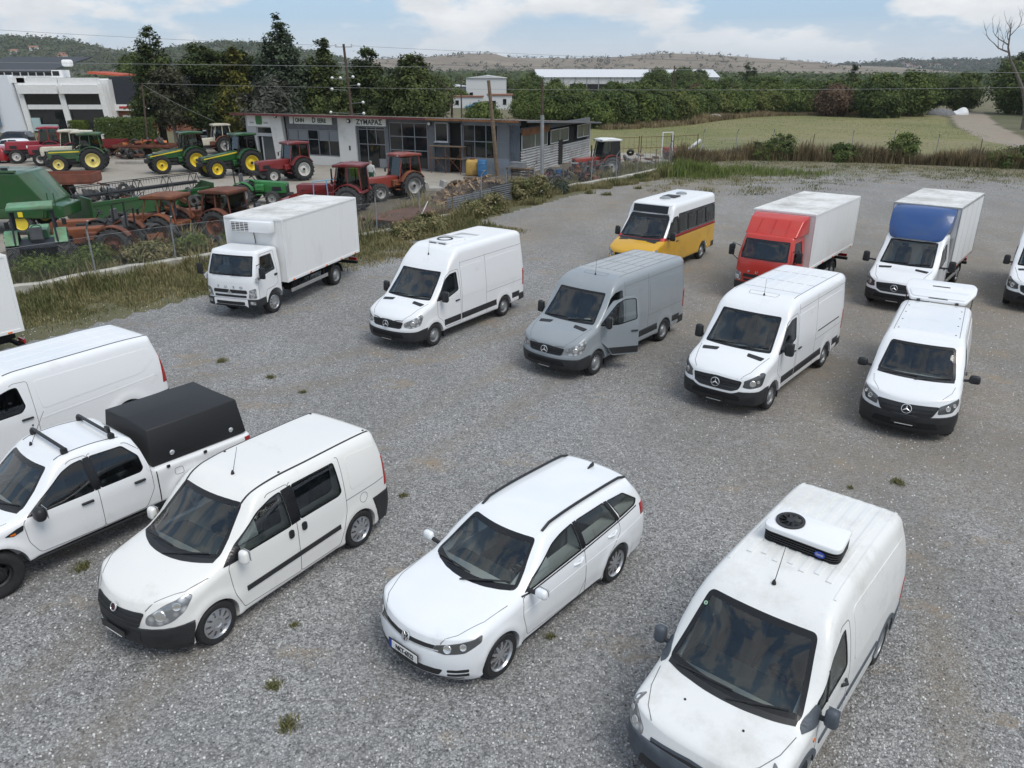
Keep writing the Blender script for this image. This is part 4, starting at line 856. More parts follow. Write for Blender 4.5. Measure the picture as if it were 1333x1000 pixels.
M_SPGREY = paint('grey_blue_paint', (.27, .298, .318), .4, (.26, .28, .30), .25)
M_SPRED = paint('red_paint', (.52, .035, .022), .5, (.42, .05, .04), .15)
M_SPBLUE = paint('blue_paint', (.022, .075, .24), .4, (.04, .09, .2), .2)
M_YELLOW = paint('yellow_paint', (.62, .34, .012), .5, (.42, .26, .05), .2)
M_STRIPE = mat('red_stripe', (.45, .02, .02), .4)
M_ALU = mat('aluminium_trim', (.42, .42, .41), .4, metal=.6, var=.15)
M_PANELW = dirty('box_panel_white', (.77, .775, .77), (.62, .61, .59), .18, .9, .4, .1, True)
M_ROOFW = dirty('box_roof_stained', (.72, .72, .70), (.30, .29, .27), .42, .55, .6)
M_FRIT = mat('glass_edge_black', (.006, .006, .007), .25)
M_PLATEW = mat('plate_white', (.75, .75, .73), .4); M_PLATEB = mat('plate_black', (.012, .012, .013), .35); M_EUBLUE = mat('plate_blue', (.01, .04, .3), .4)
def ob(pts, a):
  """3D points -> oblique (s,z) outline for projection angle a (degrees)"""
  c, s = cos(R(a)), sin(R(a)); return [(-x * s + y * c, z) for x, y, z in pts]
def headlights(t, B, pts, a=38, m=None, bulbs=(), name='headlight', r=.05):
  for sg in (1, -1):
    P = rpoly([(p[0] * sg, p[1]) for p in ob(pts, a)], r)
    h = obj(name, B.patch(P, sg * a, .008, .02, .04), m or M_LENS, t, None, True, 50)
    obj('lens_rim', B.strip(P, .012, sg * a, .006, .012, True), M_GAP, h)
    for (x, y, z, rr) in bulbs:
      q = ob([(x, y, z)], a)[0]; M = B.at((q[0] * sg, q[1]), sg * a, .010)
      o = obj('lamp_bowl', la([(rr, 0), (rr * .9, .006), (rr * .3, .002), (0, .004)], 16, 'z'), M_BULB, h, None, True); place(o, M)
def plate(t, B, q, text=None, w=.52, h=.11, pj='F', off=.02):
  M = B.at(q, pj, off)
  o = obj('number_plate', bx((0, 0, 0), (w, h, .012), .004), M_PLATEW if text else M_PLATEB, t); place(o, M)
  if text:
    obj('plate_frame', bx((0, 0, -.004), (w + .03, h + .03, .010), .004), M_PLATEB, o)
    obj('plate_band', bx((-w / 2 + .025, 0, .004), (.05, h, .009), .001), M_EUBLUE, o)
    e = text_mesh(text, .092, .002, .82, .0025); x = put('plate_number', e, M_PLATEB, o, (.03, -.003, .0085))
  else:
    obj('plate_edge', bx((0, -h * .46, .006), (w * .7, .014, .006), .001), M_PLATEW, o)
  return o
def glazing(t, B, ws, sides, m_side=None, frit=.05):
  g = obj('windscreen', B.patch(ws, 'F', -.006, .004, .08), M_GLASS, t, None, True, 60)
  obj('windscreen_border', B.strip(ws, frit, 'F', -.002, .004, True, .06, True), M_FRIT, g)
  for w in sides:
    for pj in 'LR':
      k = obj('window', B.patch(w, pj, -.008, .004, .09), m_side or M_GLASS, t, None, True, 60)
      obj('window_seal', B.strip(w, .022, pj, -.002, .006, True, .06, True), M_FRIT, k)
def win_cutters(ws, sides, wx, wy, wall=.72, both=True):
  bm = bmesh.new(); prism(bm, ws, 'x', wx, 6.)
  for w in sides:
    prism(bm, w, 'y', wall, wy); prism(bm, w, 'y', -wy, -wall)
  return bm
def sprinter(name, label, cat, loc, rz, sc=1., roof='low', new=False, pm=None, kind='van', door_open=False, group=None):
  pm = pm or M_WHITE; H = {'low': 2.40, 'high': 2.70, 'bus': 2.50, 'cab': 2.36}[roof]; xr = .22 if kind == 'box' else -3.05
  t = thing(name, label, cat, loc, rz, group, sc)
  if roof == 'high': mid = [(-3.05, 2.62), (-2.75, 2.70), (.30, 2.71), (.55, 2.64), (.80, 2.45), (1.10, 2.17)]
  elif roof == 'bus': mid = [(-3.05, 2.52), (-2.8, 2.56), (.6, 2.57), (.85, 2.52), (1.02, 2.38), (1.15, 2.14)]
  elif roof == 'cab': mid = [(.22, 2.33), (.6, 2.34), (.85, 2.29), (1.12, 2.14)]
  else: mid = [(-3.05, 2.36), (-2.8, 2.41), (.25, 2.43), (.65, 2.38), (.95, 2.26), (1.13, 2.13)]
  top = mid + [(1.20, 2.05), (1.55, 1.71), (1.88, 1.39), (1.95, 1.34), (2.05, 1.30), (2.35, 1.21), (2.62, 1.08), (2.78, .97), (2.86, .90)]
  B = Body(2.86, xr, top, [(-3.05, .975), (-2.7, .993), (1.9, .993), (2.3, .975), (2.86, .93)], [(0, 1), (1.15, 1.0), (1.4, .992), (2.0, .945), (2.45, .905), (2.75, .87)],
       rt=[(-3.05, .16), (.5, .17), (1.0, .13), (1.5, .10), (2.0, .13), (2.86, .10)], bot=[(-3.1, .36), (-1.5, .34), (1.3, .36), (2.3, .31), (2.9, .31)],
       fasc=[(.2, -.12), (.36, -.03), (.5, 0), (.66, 0), (.70, -.03), (.85, -.05), (.93, -.12)], rear=[(.3, 0), (1.2, 0), (2.5, .10)], pf=(.42, 2.3), pr=(.05, 5.), sweep=.15, sx=.9,
       flare=((1.83, .36, .44, .022), (-1.83, .36, .44, .022)), crown=.0 if kind == 'box' else .01)
  ws = rpoly([(-.83, 1.37), (.83, 1.37), (.745, 2.09), (-.745, 2.09)], .05)
  sw = rpoly([(1.70, 1.33), (1.18, 1.93), (.98, 2.02), (.66, 2.03), (.61, 1.46), (1.12, 1.33)], .06)
  sides = [sw]
  if kind == 'bus': sides += [rpoly([(.50, 1.45), (.50, 2.12), (-.28, 2.12), (-.28, 1.45)], .07), rpoly([(-.36, 1.45), (-.36, 2.12), (-1.14, 2.12), (-1.14, 1.45)], .07), rpoly([(-1.22, 1.45), (-1.22, 2.12), (-2.0, 2.12), (-2.0, 1.45)], .07), rpoly([(-2.08, 1.45), (-2.08, 2.12), (-2.86, 2.12), (-2.86, 1.45)], .07)]
  cb = -2.9 if kind == 'bus' else (.28 if kind == 'box' else .05)
  cabin = pr([(cb, .62), (1.62, .62), (1.74, 1.22), (1.10, 1.98), (cb, 2.2 if kind == 'bus' else 2.1)], 'y', -.84, .84)
  cut = [cyl_wells((1.83,) if kind == 'box' else (1.83, -1.83), .392, .355, 1.3, .60), cabin, win_cutters(ws, sides, .95, 1.3)]
  door = rpoly([(1.66, 1.12), (1.66, 1.34), (1.14, 2.0), (.97, 2.09), (.58, 2.10), (.53, 1.5), (.53, .46), (1.30, .46), (1.44, .70), (1.66, .86)], .06)
  if door_open:
    dcut = bmesh.new(); prism(dcut, door, 'y', .72, 1.3); cut.append(dcut)
  B.cut(cut)
  body = put('body', B.mesh, [pm, M_DASH], t)
  # plastic bumpers and side rubbing band
  zb = .66 if not new else .70
  obj('front_bumper', B.clip([((2.3, 0, zb), (-.10, 0, -1)), ((2.22, 0, .3), (1, 0, .18))], .012, .02), M_TRIM, t, None, True, 50)
  if kind != 'box':
    obj('rear_bumper', B.clip([((0, 0, .60), (0, 0, -1)), ((-2.70, 0, 0), (-1, 0, 0))], .014, .02), M_TRIM, t, None, True, 50)
  if kind != 'bus':
    for sg in (1, -1):
      segs = [(.56, 1.36)] if kind == 'box' else [(.56, 1.36), (-1.36, .50), (-2.72, -2.28)]
      for a, b in segs:
        if door_open and sg > 0 and a > .5: continue
        obj('side_moulding', B.clip([((0, 0, .70), (0, 0, -1)), ((0, 0, .52), (0, 0, 1)), ((a, 0, 0), (1, 0, 0)), ((b, 0, 0), (-1, 0, 0)), ((0, 0, 0), (0, sg, 0))], .012, .02), M_TRIM, t, None, True, 50)
  glazing(t, B, ws, sides if not door_open else [])
  if door_open:
    k = obj('window', B.patch(sw, 'R', -.008, .004, .09), M_GLASS, t, None, True, 60); obj('window_seal', B.strip(sw, .022, 'R', -.002, .006, True, .06, True), M_FRIT, k)
    hinge = Vector((1.62, .99, 0)); dm = Matrix.Translation(hinge) @ Matrix.Rotation(R(-36), 4, 'Z') @ Matrix.Translation(-hinge)
    low = rpoly([(1.64, .88), (1.64, 1.10), (1.66, 1.32), (1.12, 1.31), (.60, 1.44), (.56, 1.44), (.55, .48), (1.30, .48), (1.43, .70)], .03)
    d = obj('door', B.patch(low, 'L', .003, .06, .07), pm, t, None, True, 50, label='open driver door of the grey van'); d.matrix_local = dm
    obj('door_frame', B.strip(rpoly([(1.70, 1.33), (1.18, 1.93), (.98, 2.02), (.66, 2.03), (.61, 1.46), (1.12, 1.33)], .06), -.055, 'L', .004, .05, True, .06, True), pm, d)
    obj('door_lining', B.patch(low, 'L', -.058, .005, .1), M_DASH, d)
    obj('window', B.patch(sw, 'L', -.02, .004, .09), M_GLASS, d); obj('window_seal', B.strip(sw, .022, 'L', .006, .012, True, .06, True), M_FRIT, d)
    bmp = B.patch([(.56, .52), (.56, .70), (1.42, .70), (1.30, .52)], 'L', .016, .02, .08); obj('side_moulding', bmp, M_TRIM, d)
    obj('handle', bx((.68, 1.0, 1.14), (.2, .05, .035), .012), M_BLACK, d, None, True)
  else:
    for pj, sg in (('L', 1), ('R', -1)):
      d = obj('door', B.strip(door, .011, pj, .002, .004, True, .06), M_GAP, t)
      obj('handle', bx((.70, sg * 1.0, 1.16), (.2, .05, .035), .012), M_BLACK, d, None, True)
  # bonnet, grille, lamps
  bl = [(1.92, .86), (2.2, .80), (2.55, .70), (2.74, .55), (2.80, .25)]
  bo = obj('bonnet', B.strip([(x, y) for x, y in bl] + [(x, -y) for x, y in reversed(bl)], .011, 'T', .002, .004), M_GAP, t)
  for sg in (1, -1):
    obj('air_vent', B.patch(rpoly([(1.98, sg * .36), (2.00, sg * .78), (2.14, sg * .74), (2.10, sg * .38)], .03), 'T', .006, .012, .05), M_BLACK, bo, None, True)
  if new:
    gp_ = rpoly([(-.60, .90), (-.55, .70), (-.40, .64), (.40, .64), (.55, .70), (.60, .90), (0, .935)], .05)
    gr = obj('grille', B.patch(gp_, 'F', .014, .03, .05), M_BLACK, t, None, True)
    obj('grille_surround', B.strip(gp_, -.05, 'F', .020, .03, True, .04, True), pm, gr, None, True)
    for z in (.70, .765, .83): obj('grille_bar', B.strip([(-.54, z + .015), (0, z + .03), (.54, z + .015)], .038, 'F', .030, .02), M_TRIM, gr, None, True)
    ez = .79; hp = [(2.72, .60, .76), (2.72, .62, .90), (2.40, .90, 1.10), (2.30, .95, 1.06), (2.42, .93, .80), (2.66, .74, .74)]
    headlights(t, B, hp, 40, M_DKLENS, ((2.60, .78, .86, .075), (2.50, .86, .90, .04)))
  else:
    gp_ = rpoly([(-.58, .90), (-.50, .70), (.50, .70), (.58, .90), (0, .925)], .06)
    gr = obj('grille', B.patch(gp_, 'F', .008, .02, .05), M_BLACK, t, None, True)
    for z in (.745, .80, .855): obj('grille_bar', B.strip([(-.53, z), (0, z + .01), (.53, z)], .022, 'F', .022, .014), M_BLACK, gr, None, True)
    ez = .80; hp = [(2.72, .58, .76), (2.72, .60, .88), (2.34, .93, 1.10), (2.28, .95, 1.04), (2.40, .94, .80), (2.64, .76, .73)]
    headlights(t, B, hp, 40, M_LENS, ((2.58, .80, .86, .07), (2.48, .88, .93, .045)))
  e = put('emblem', star_mesh(.11), M_CHROME, gr); place(e, B.at((0, ez), 'F', .045))
  obj('lower_grille', B.patch(rpoly([(-.62, .43), (.62, .43), (.55, .56), (-.55, .56)], .05), 'F', .020, .02, .06), M_WELL, t)
  plate(t, B, (0, .41), None, off=.04)
  if new:
    for sg in (1, -1): obj('fog_lamp_recess', B.patch(rpoly([(q[0] * sg, q[1]) for q in ob([(2.72, .68, .42), (2.72, .68, .52), (2.55, .86, .55), (2.55, .86, .42)], 30)], .03), sg * 30, .02, .02, .05), M_BLACK, t)
  wiper(t, B, (-.72, 1.40), (.02, 1.44)); wiper(t, B, (.05, 1.40), (.74, 1.46))
  # mirrors
  for sg in (1, -1):
    if kind == 'box': mirror(t, (1.52, sg * .98, 1.38), sg, (.13, .24, .36), arm=.24)
    elif not (door_open and sg > 0): mirror(t, (1.50, sg * .97, 1.40), sg, (.14, .22, .34), arm=.08)
    if door_open and sg > 0:
      mm = mirror(t, (1.50, .97, 1.40), 1, (.14, .22, .34), arm=.08); mm.matrix_local = dm
  # cabin
  obj('dashboard', pr([(1.72, .8), (1.72, 1.22), (1.45, 1.30), (1.18, 1.22), (1.25, .8)], 'y', -.83, .83, .04), M_DASH, t, None, True)
  steering(t, 1.05, .42, 1.12)
  ss = [(.62, .42), (.62, -.42)] if kind != 'bus' else [(.62, .42)] + [(x, y) for x in (-.3, -1.1, -1.9, -2.6) for y in (-.6, -.15, .55)]
  for x, y in ss: seat(t, x, y, .85 if kind != 'bus' else .95)
  if kind == 'van': obj('bulkhead', bx((.10, 0, 1.35), (.03, 1.64, 1.4), .01), M_PALE, t)
  # wheels
  m_r = M_STEEL
  for sg in (1, -1):
    wheel(t, 1.83, sg * .878, .35, .225, 'steel', m_r)
    if kind != 'box': wheel(t, -1.83, sg * .878, .35, .225, 'steel', m_r)
    obj('mud_flap', bx((1.40, sg * .86, .36), (.02, .24, .36), .005), M_BLACK, t)
    if kind != 'box': obj('mud_flap', bx((-2.27, sg * .86, .36), (.02, .24, .36), .005), M_BLACK, t)
  if kind == 'van':
    # pressed side panels, seams, rear lamps
    zt = 2.02 if roof == 'low' else 2.12
    for pj, sg in (('L', 1), ('R', -1)):
      obj('side_panel', B.patch(rpoly([(.44, 1.20), (.44, zt), (-.74, zt), (-.74, 1.20)], .07), pj, .006, .006, .12), pm, t, None, True, 30)
      obj('side_panel', B.patch(rpoly([(-.90, 1.20), (-.90, zt), (-2.80, zt), (-2.80, 1.34), (-2.6, 1.20)], .07), pj, .006, .006, .12), pm, t, None, True, 30)
      obj('panel_seam', B.strip([(.46, .42), (.46, 2.30)], .009, pj, .002, .004), M_GAP, t)
      obj('panel_seam', B.strip([(-.82, .42), (-.82, 2.30)], .009, pj, .002, .004), M_GAP, t)
      obj('panel_seam', B.strip([(.46, zt + .14), (-2.92, zt + .14)], .009, pj, .002, .004), M_GAP, t)
      obj('panel_seam', B.strip([(-.82, 1.06), (-2.90, 1.06)], .008, pj, .002, .004), M_GAP, t)
      obj('tail_lamp', B.clip([((0, 0, 1.42), (0, 0, -1)), ((0, 0, .86), (0, 0, 1)), ((-2.93, 0, 0), (-1, 0, 0)), ((0, sg * .84, 0), (0, sg, 0))], .008, .02), M_RED, t, None, True, 50)
      if new: obj('door_rail', B.strip([(-.95, 1.27), (-2.6, 1.27)], .035, pj, .008, .008), M_TRIM, t)
    if new: obj('handle', bx((.30, 1.0, 1.15), (.2, .05, .035), .012), M_BLACK, t)
    if roof == 'low':
      for y in (-.52, -.26, 0, .26, .52): obj('roof_rib', B.strip([(-.05, y), (-2.75, y)], .06, 'T', .007, .009), pm, t, None, True)
      for x in (.05, -.9, -1.95): obj('roof_seam', B.strip([(x, -.74), (x, .74)], .012, 'T', .0025, .004), M_GAP, t)
      for sg in (1, -1): obj('roof_gutter', B.strip([(.5, sg * .76), (-2.85, sg * .76)], .014, 'T', .003, .005), M_GAP, t)
      obj('roof_recess', B.strip(rpoly([(.62, -.35), (.62, .35), (.42, .38), (.42, -.38)], .04), .010, 'T', .002, .004, True), M_GAP, t)
  return t, B
# ---------------------------------------------------------------- dealer building
M_WALLG = dirty('pale_grey_render', (.44, .45, .46), (.30, .30, .29), .25, .5, .85); M_WALLD = mat('dark_grey_render', (.13, .14, .155), .8, var=.15)
M_WALLW = dirty('white_render', (.66, .66, .64), (.42, .40, .37), .22, .4, .8); M_REDF = dirty('red_fascia', (.16, .025, .03), (.08, .04, .04), .35, 1.2, .6)
M_RUSTF = dirty('rusty_fascia', (.30, .13, .05), (.12, .06, .03), .45, 1.5, .8); M_ROOFS = dirty('weathered_roof_sheet', (.36, .33, .30), (.20, .13, .09), .45, .35, .75)
M_CORB = dirty('blue_grey_sheet', (.24, .28, .33), (.15, .16, .17), .3, .8, .6); M_CORW = dirty('white_sheet', (.62, .63, .64), (.35, .32, .29), .3, .8, .55)
M_FRAMEG = mat('grey_window_frame', (.24, .255, .275), .5, metal=.2); M_FRAMEW = mat('white_window_frame', (.55, .56, .57), .5)
M_PANE = mat('window_pane_dark', (.012, .014, .016), .06, coat=.3); M_PANEG = mat('window_pane_grey', (.07, .08, .085), .08); M_BLIND = mat('window_blind', (.20, .215, .23), .7)
M_SIGNW = mat('sign_white', (.72, .73, .71), .5); M_SIGNC = mat('sign_cream', (.68, .70, .66), .5); M_INK = mat('sign_black', (.012, .012, .013), .5); M_INKG = mat('sign_dark_green', (.02, .05, .025), .5)
M_JDG = mat('sign_green', (.03, .16, .035), .4); M_JDY = mat('sign_yellow', (.78, .62, .03), .4); M_DARKIN = mat('dark_interior', (.015, .014, .013), .95)
M_WOOD = mat('weathered_wood', (.17, .125, .085), .9, var=.4, vscale=7, bump=.4); M_POLE = mat('creosote_pole', (.085, .06, .045), .9, var=.35, vscale=5, bump=.4); M_CONC = mat('concrete', (.36, .35, .32), .9, var=.25, vscale=2.5, bump=.5, bscale=20)
M_GALV = mat('galvanised_steel', (.34, .35, .36), .5, metal=.6, var=.2); M_RUST = mat('rust', (.13, .055, .028), .9, var=.45, vscale=5, bump=.4); M_WIRE = mat('cable_black', (.03, .03, .032), .7)
def sheet(name, u0, u1, z0, z1, y, m, parent, pitch=.18, amp=.02, vertical=True, thick=.004):
  """corrugated sheet in the local (u, z) plane at depth y"""
  bm = bmesh.new(); L = (u1 - u0) if vertical else (z1 - z0); n = max(8, int(L / pitch) * 6); rows = []
  for k in range(n + 1):
    s_ = L * k / n; o = amp * sin(2 * pi * s_ / pitch)
    a, b = ((u0 + s_, y + o, z0), (u0 + s_, y + o, z1)) if vertical else ((u0, y + o, z0 + s_), (u1, y + o, z0 + s_))
    rows.append((bm.verts.new(a), bm.verts.new(b)))
  for p, q in zip(rows, rows[1:]): bm.faces.new((p[0], q[0], q[1], p[1]))
  bmesh.ops.solidify(bm, geom=list(bm.faces), thickness=thick); bmesh.ops.recalc_face_normals(bm, faces=bm.faces)
  return obj(name, bm, m, parent, None, True, 60)
def win(parent, u0, u1, z0, z1, cols, rows, y, fm, pm, fr=.06, depth=.08, blinds=()):
  """window with frame bars and one pane object per light; y is the wall face, +y outward"""
  bm = bmesh.new(); U = cols if isinstance(cols, list) else list(np.linspace(u0, u1, cols + 1)); Z = rows if isinstance(rows, list) else list(np.linspace(z0, z1, rows + 1))
  for u in U: box(bm, (u, y, (z0 + z1) / 2), (fr, depth, z1 - z0 + fr))
  for z in Z:
    for a, b in zip(U, U[1:]): box(bm, ((a + b) / 2, y - .001, z), (b - a - fr - .002, depth - .004, fr))
  w = obj('window', bm, fm, parent)
  for i, (a, b) in enumerate(zip(U, U[1:])):
    for j, (c, d) in enumerate(zip(Z, Z[1:])):
      obj('pane', bx(((a + b) / 2, y - .01, (c + d) / 2), (b - a - fr, .012, d - c - fr)), M_BLIND if (i, j) in blinds else pm, w)
  return w
def dealer():
  t = thing('dealer_building', 'long low grey tractor dealer building with dark windows and a thin sheet roof', 'building', (.57, 60.04, 0), atan2(.405, -.914)); L, D = 26., 16.5
  # walls: strips so that openings are real recesses
  zt = 3.95; bm = bmesh.new()
  def w(u0, u1, z0, z1, m, y=0., th=.2, name='wall'): return obj(name, bx(((u0 + u1) / 2, y - th / 2, (z0 + z1) / 2), (u1 - u0, th, z1 - z0)), m, t)
  w(25.3, 26, 0, zt, M_WALLG); w(22.9, 25.3, 2.92, zt, M_WALLG); w(24.9, 25.3, 0, 2.92, M_WALLG); w(22.9, 24.9, 2.15, 2.35, M_WALLG)
  obj('pilaster', pr([(21.75, 0), (22.9, 0), (23.25, zt), (22.0, zt)], 'y', -.2, .18), M_WALLW, t)
  w(16.2, 21.75, 2.85, zt, M_WALLD, -.12); w(16.2, 21.75, 0, .72, M_WALLW, -.02)
  obj('wall', bx((14.55 + .85, -.02, zt / 2), (1.7, .3, zt)), M_WALLW, t); w(7.85, 14.55, 3.62, zt, M_WALLD, -.02); w(11.5, 11.8, 0, 3.62, M_WALLD, -.02); w(14.4, 14.55, 0, 3.3, M_WALLD, -.02)
  w(7.28, 7.85, 0, zt, M_WALLD, .02, .25); w(4.9, 7.28, 3.7, zt, M_WALLD, -.02); w(0, 4.85, 3.62, zt, M_CORB, -.02)
  sheet('corrugated_sheet', 5.95, 7.28, 0, 2.25, -.05, M_CORB, t); obj('wall', bx((6.0, -.1, 2.9), (.12, .2, 1.5)), M_WALLD, t); obj('wall', bx((7.28, -.1, 2.9), (.10, .2, 1.5)), M_WALLD, t)
  sheet('corrugated_sheet', 0, .85, 0, 3.62, -.04, M_CORB, t, .2); obj('base_wall', bx((2.85, -.12, .58), (4.0, .2, 1.16)), M_CORB, t)
  obj('door_post', bx((4.87, -.1, 1.8), (.12, .2, 3.6)), M_FRAMEG, t)
  # windows
  win(t, 16.35, 21.65, .78, 2.8, list(np.linspace(16.35, 21.65, 6)), 1, -.14, M_FRAMEG, M_PANE); 
  for k in (0, 1, 3, 4): obj('blind', bx((16.35 + 1.06 * (k + .5), -.135, 2.35), (.92, .02, .8)), M_BLIND, t)
  obj('glazing_bar', bx((19.0, -.13, 2.05), (1.0, .09, .06)), M_FRAMEG, t)
  win(t, 11.85, 14.40, .05, 3.18, 3, [.05, 1.85, 3.0, 3.18], -.10, M_FRAMEG, M_PANE); obj('door', bx((12.95, -.06, .95), (.9, .05, 1.75)), M_PANE, t); obj('door_panel', bx((12.25, -.06, .4), (.72, .05, .7)), M_FRAMEG, t)
  win(t, 7.95, 11.4, .10, 3.58, 3, [.10, 1.5, 2.55, 3.58], -.10, M_FRAMEG, M_PANE)
  win(t, 6.12, 7.2, 2.3, 3.66, 1, 1, -.06, M_FRAMEW, M_PANE); obj('window_sill', bx((6.66, .02, 2.24), (1.25, .16, .07)), M_FRAMEW, t)
  win(t, .9, 4.75, 1.18, 3.58, 4, 2, -.10, M_FRAMEG, M_PANE, blinds=((0, 0), (0, 1)))
  win(t, 23.0, 24.85, 2.38, 2.9, 1, 1, -.10, M_FRAMEW, M_PANE); obj('door', bx((23.7, -.1, 1.05), (1.3, .08, 2.1)), M_PANEG, t); obj('door_frame', bx((24.4, -.08, 1.05), (.10, .12, 2.1)), M_FRAMEW, t); obj('door_frame', bx((23.0, -.08, 1.05), (.10, .12, 2.1)), M_FRAMEW, t)
  obj('interior', bx((13, -1.2, 1.95), (25.6, 1.8, 3.8)), M_DARKIN, t)
  # side wall (u = 0 plane faces -u)
  for nm, y0, y1, z0, z1 in (('a', -8.2, -.2, 0, 1.75), ('b', -16.4, -9.2, 0, 1.55)):
    sh = sheet('corrugated_sheet', y0, y1, z0, z1, 0, M_CORW, t, .2, .035, False); sh.rotation_euler = (0, 0, R(90)); sh.location = (-.02, 0, 0)
  obj('side_board', bx((-.02, -3.2, 3.1), (.06, 5.6, .5)), M_RUSTF, t); obj('side_wall', bx((.05, -8.3, 3.25), (.10, 16.2, .35)), M_WALLD, t); obj('side_pier', bx((0, -8.7, 1.0), (.12, .9, 2.0)), M_DARKIN, t)
  for y0, y1, n in ((-5.6, -.4, 2), (-10.6, -6.4, 2), (-16.2, -13.0, 2)):
    w_ = win(t, y0, y1, 1.85, 2.9, n, 1, 0, M_FRAMEW, M_PANEG); w_.rotation_euler = (0, 0, R(90))
  obj('interior', bx((.8, -8.3, 1.6), (1.2, 15.8, 2.6)), M_DARKIN, t); obj('rear_wall', bx((13, -16.6, 1.5), (26, .2, 3.0)), M_WALLG, t); obj('end_wall', bx((25.9, -8.3, 1.6), (.2, 16.4, 3.2)), M_WALLG, t)
  # roof: ridged sheets falling to the back
  bm = bmesh.new(); n = 27 * 8; rows = []
  for k in range(n + 1):
    u = -1.0 + 28. * k / n; o = .03 * sin(2 * pi * u / .25); rows.append([bm.verts.new((u, y, 4.05 + o + (y - .9) * .058)) for y in (.9, -16.9)])
  for a, b in zip(rows, rows[1:]): bm.faces.new((a[0], b[0], b[1], a[1]))
  bmesh.ops.solidify(bm, geom=list(bm.faces), thickness=.02); rf = obj('roof', bm, M_ROOFS, t, None, True, 60)
  obj('fascia', bx((17.2, .86, 3.97), (19.4, .05, .16)), M_REDF, rf); obj('fascia', bx((3.6, .86, 3.96), (7.8, .05, .14)), M_RUSTF, rf)
  obj('fascia', pr([(.9, 3.92), (.9, 4.04), (-16.9, 3.01), (-16.9, 2.89)], 'x', -1.0, -.95), M_WALLD, rf)
  for k in range(14): obj('rafter', bx((1 + k * 1.9, .4, 3.93), (.07, .9, .10)), M_WOOD, rf)
  # signs
  s1 = obj('sign', bx((24.5, .05, 3.42), (2.5, .08, .95), .01), M_SIGNW, t); s2 = obj('sign', bx((19.05, .0, 3.58), (4.35, .10, .62), .01), M_SIGNC, t); s3 = obj('sign', bx((13.15, .10, 3.56), (3.1, .10, .58), .01), M_SIGNC, t)
  def put_text(par, txt, u, z, size, m, y, sq=1., b=0.):
    o = put('lettering', text_mesh(txt, size, .008, sq, b), m, par); o.matrix_local = frame_mat((u, y, z), (-1, 0, 0), (0, 0, 1)); return o
  put_text(s2, 'J', 20.76, 3.58, .56, M_INKG, .056, .8, .018); put_text(s2, 'OHN', 20.13, 3.555, .44, M_INKG, .056, .9, .018); put_text(s2, 'D', 18.68, 3.58, .56, M_INKG, .056, .85, .018); put_text(s2, 'EERE', 17.88, 3.555, .44, M_INKG, .056, .92, .018)
  put_text(s3, 'ZYMAPA\u03a3', 13.15, 3.555, .56, M_INK, .155, .98, .012)
  lg = obj('logo_shield', pr(rpoly([(-.30, -.36), (.30, -.36), (.36, 0), (.32, .36), (-.32, .36), (-.36, 0)], .08), 'z', 0, .02), M_JDG, s1); lg.matrix_local = frame_mat((24.45, .092, 3.47), (-1, 0, 0), (0, 0, 1))
  deer = [(-.22, -.16), (-.12, -.08), (-.04, -.10), (.02, -.20), (.06, -.20), (.04, -.08), (.16, -.12), (.22, -.10), (.12, -.04), (.10, .02), (.02, .06), (-.06, .08), (-.10, .16), (-.16, .26), (-.14, .16), (-.22, .24), (-.18, .14), (-.24, .10), (-.16, .06), (-.14, -.02), (-.20, -.06)]
  dm = bmesh.new(); r_ = delaunay_2d_cdt([Vector(q) for q in deer], [(i, (i + 1) % len(deer)) for i in range(len(deer))], [list(range(len(deer)))], 1, 1e-5); vs = [dm.verts.new((p.x * 1.15, p.y * 1.15, .045)) for p in r_[0]]
  for f in r_[2]: dm.faces.new([vs[i] for i in f])
  bmesh.ops.solidify(dm, geom=list(dm.faces), thickness=.005); dr = obj('logo_deer', dm, M_JDY, s1); dr.matrix_local = lg.matrix_local.copy()
  put_text(s1, 'JOHN', 25.25, 3.25, .17, M_INK, .092); put_text(s1, 'DEERE', 23.72, 3.25, .17, M_INK, .092)
  for u, z in ((15.1, 3.62), (7.55, 3.6), (22.5, 3.85)):
    l = obj('wall_lamp', la([(.02, 0), (.16, .05), (.17, .20), (0, .22)], 16, 'y', (u, .1, z)), M_INK, t, None, True); obj('lamp_glass', la([(.12, .225), (.06, .25), (0, .26)], 12, 'y', (u, .1, z)), M_SIGNW, l)
  obj('meter_slot', bx((15.2, .14, 1.5), (.14, .03, .36)), M_INK, t)
  return t
dealer()
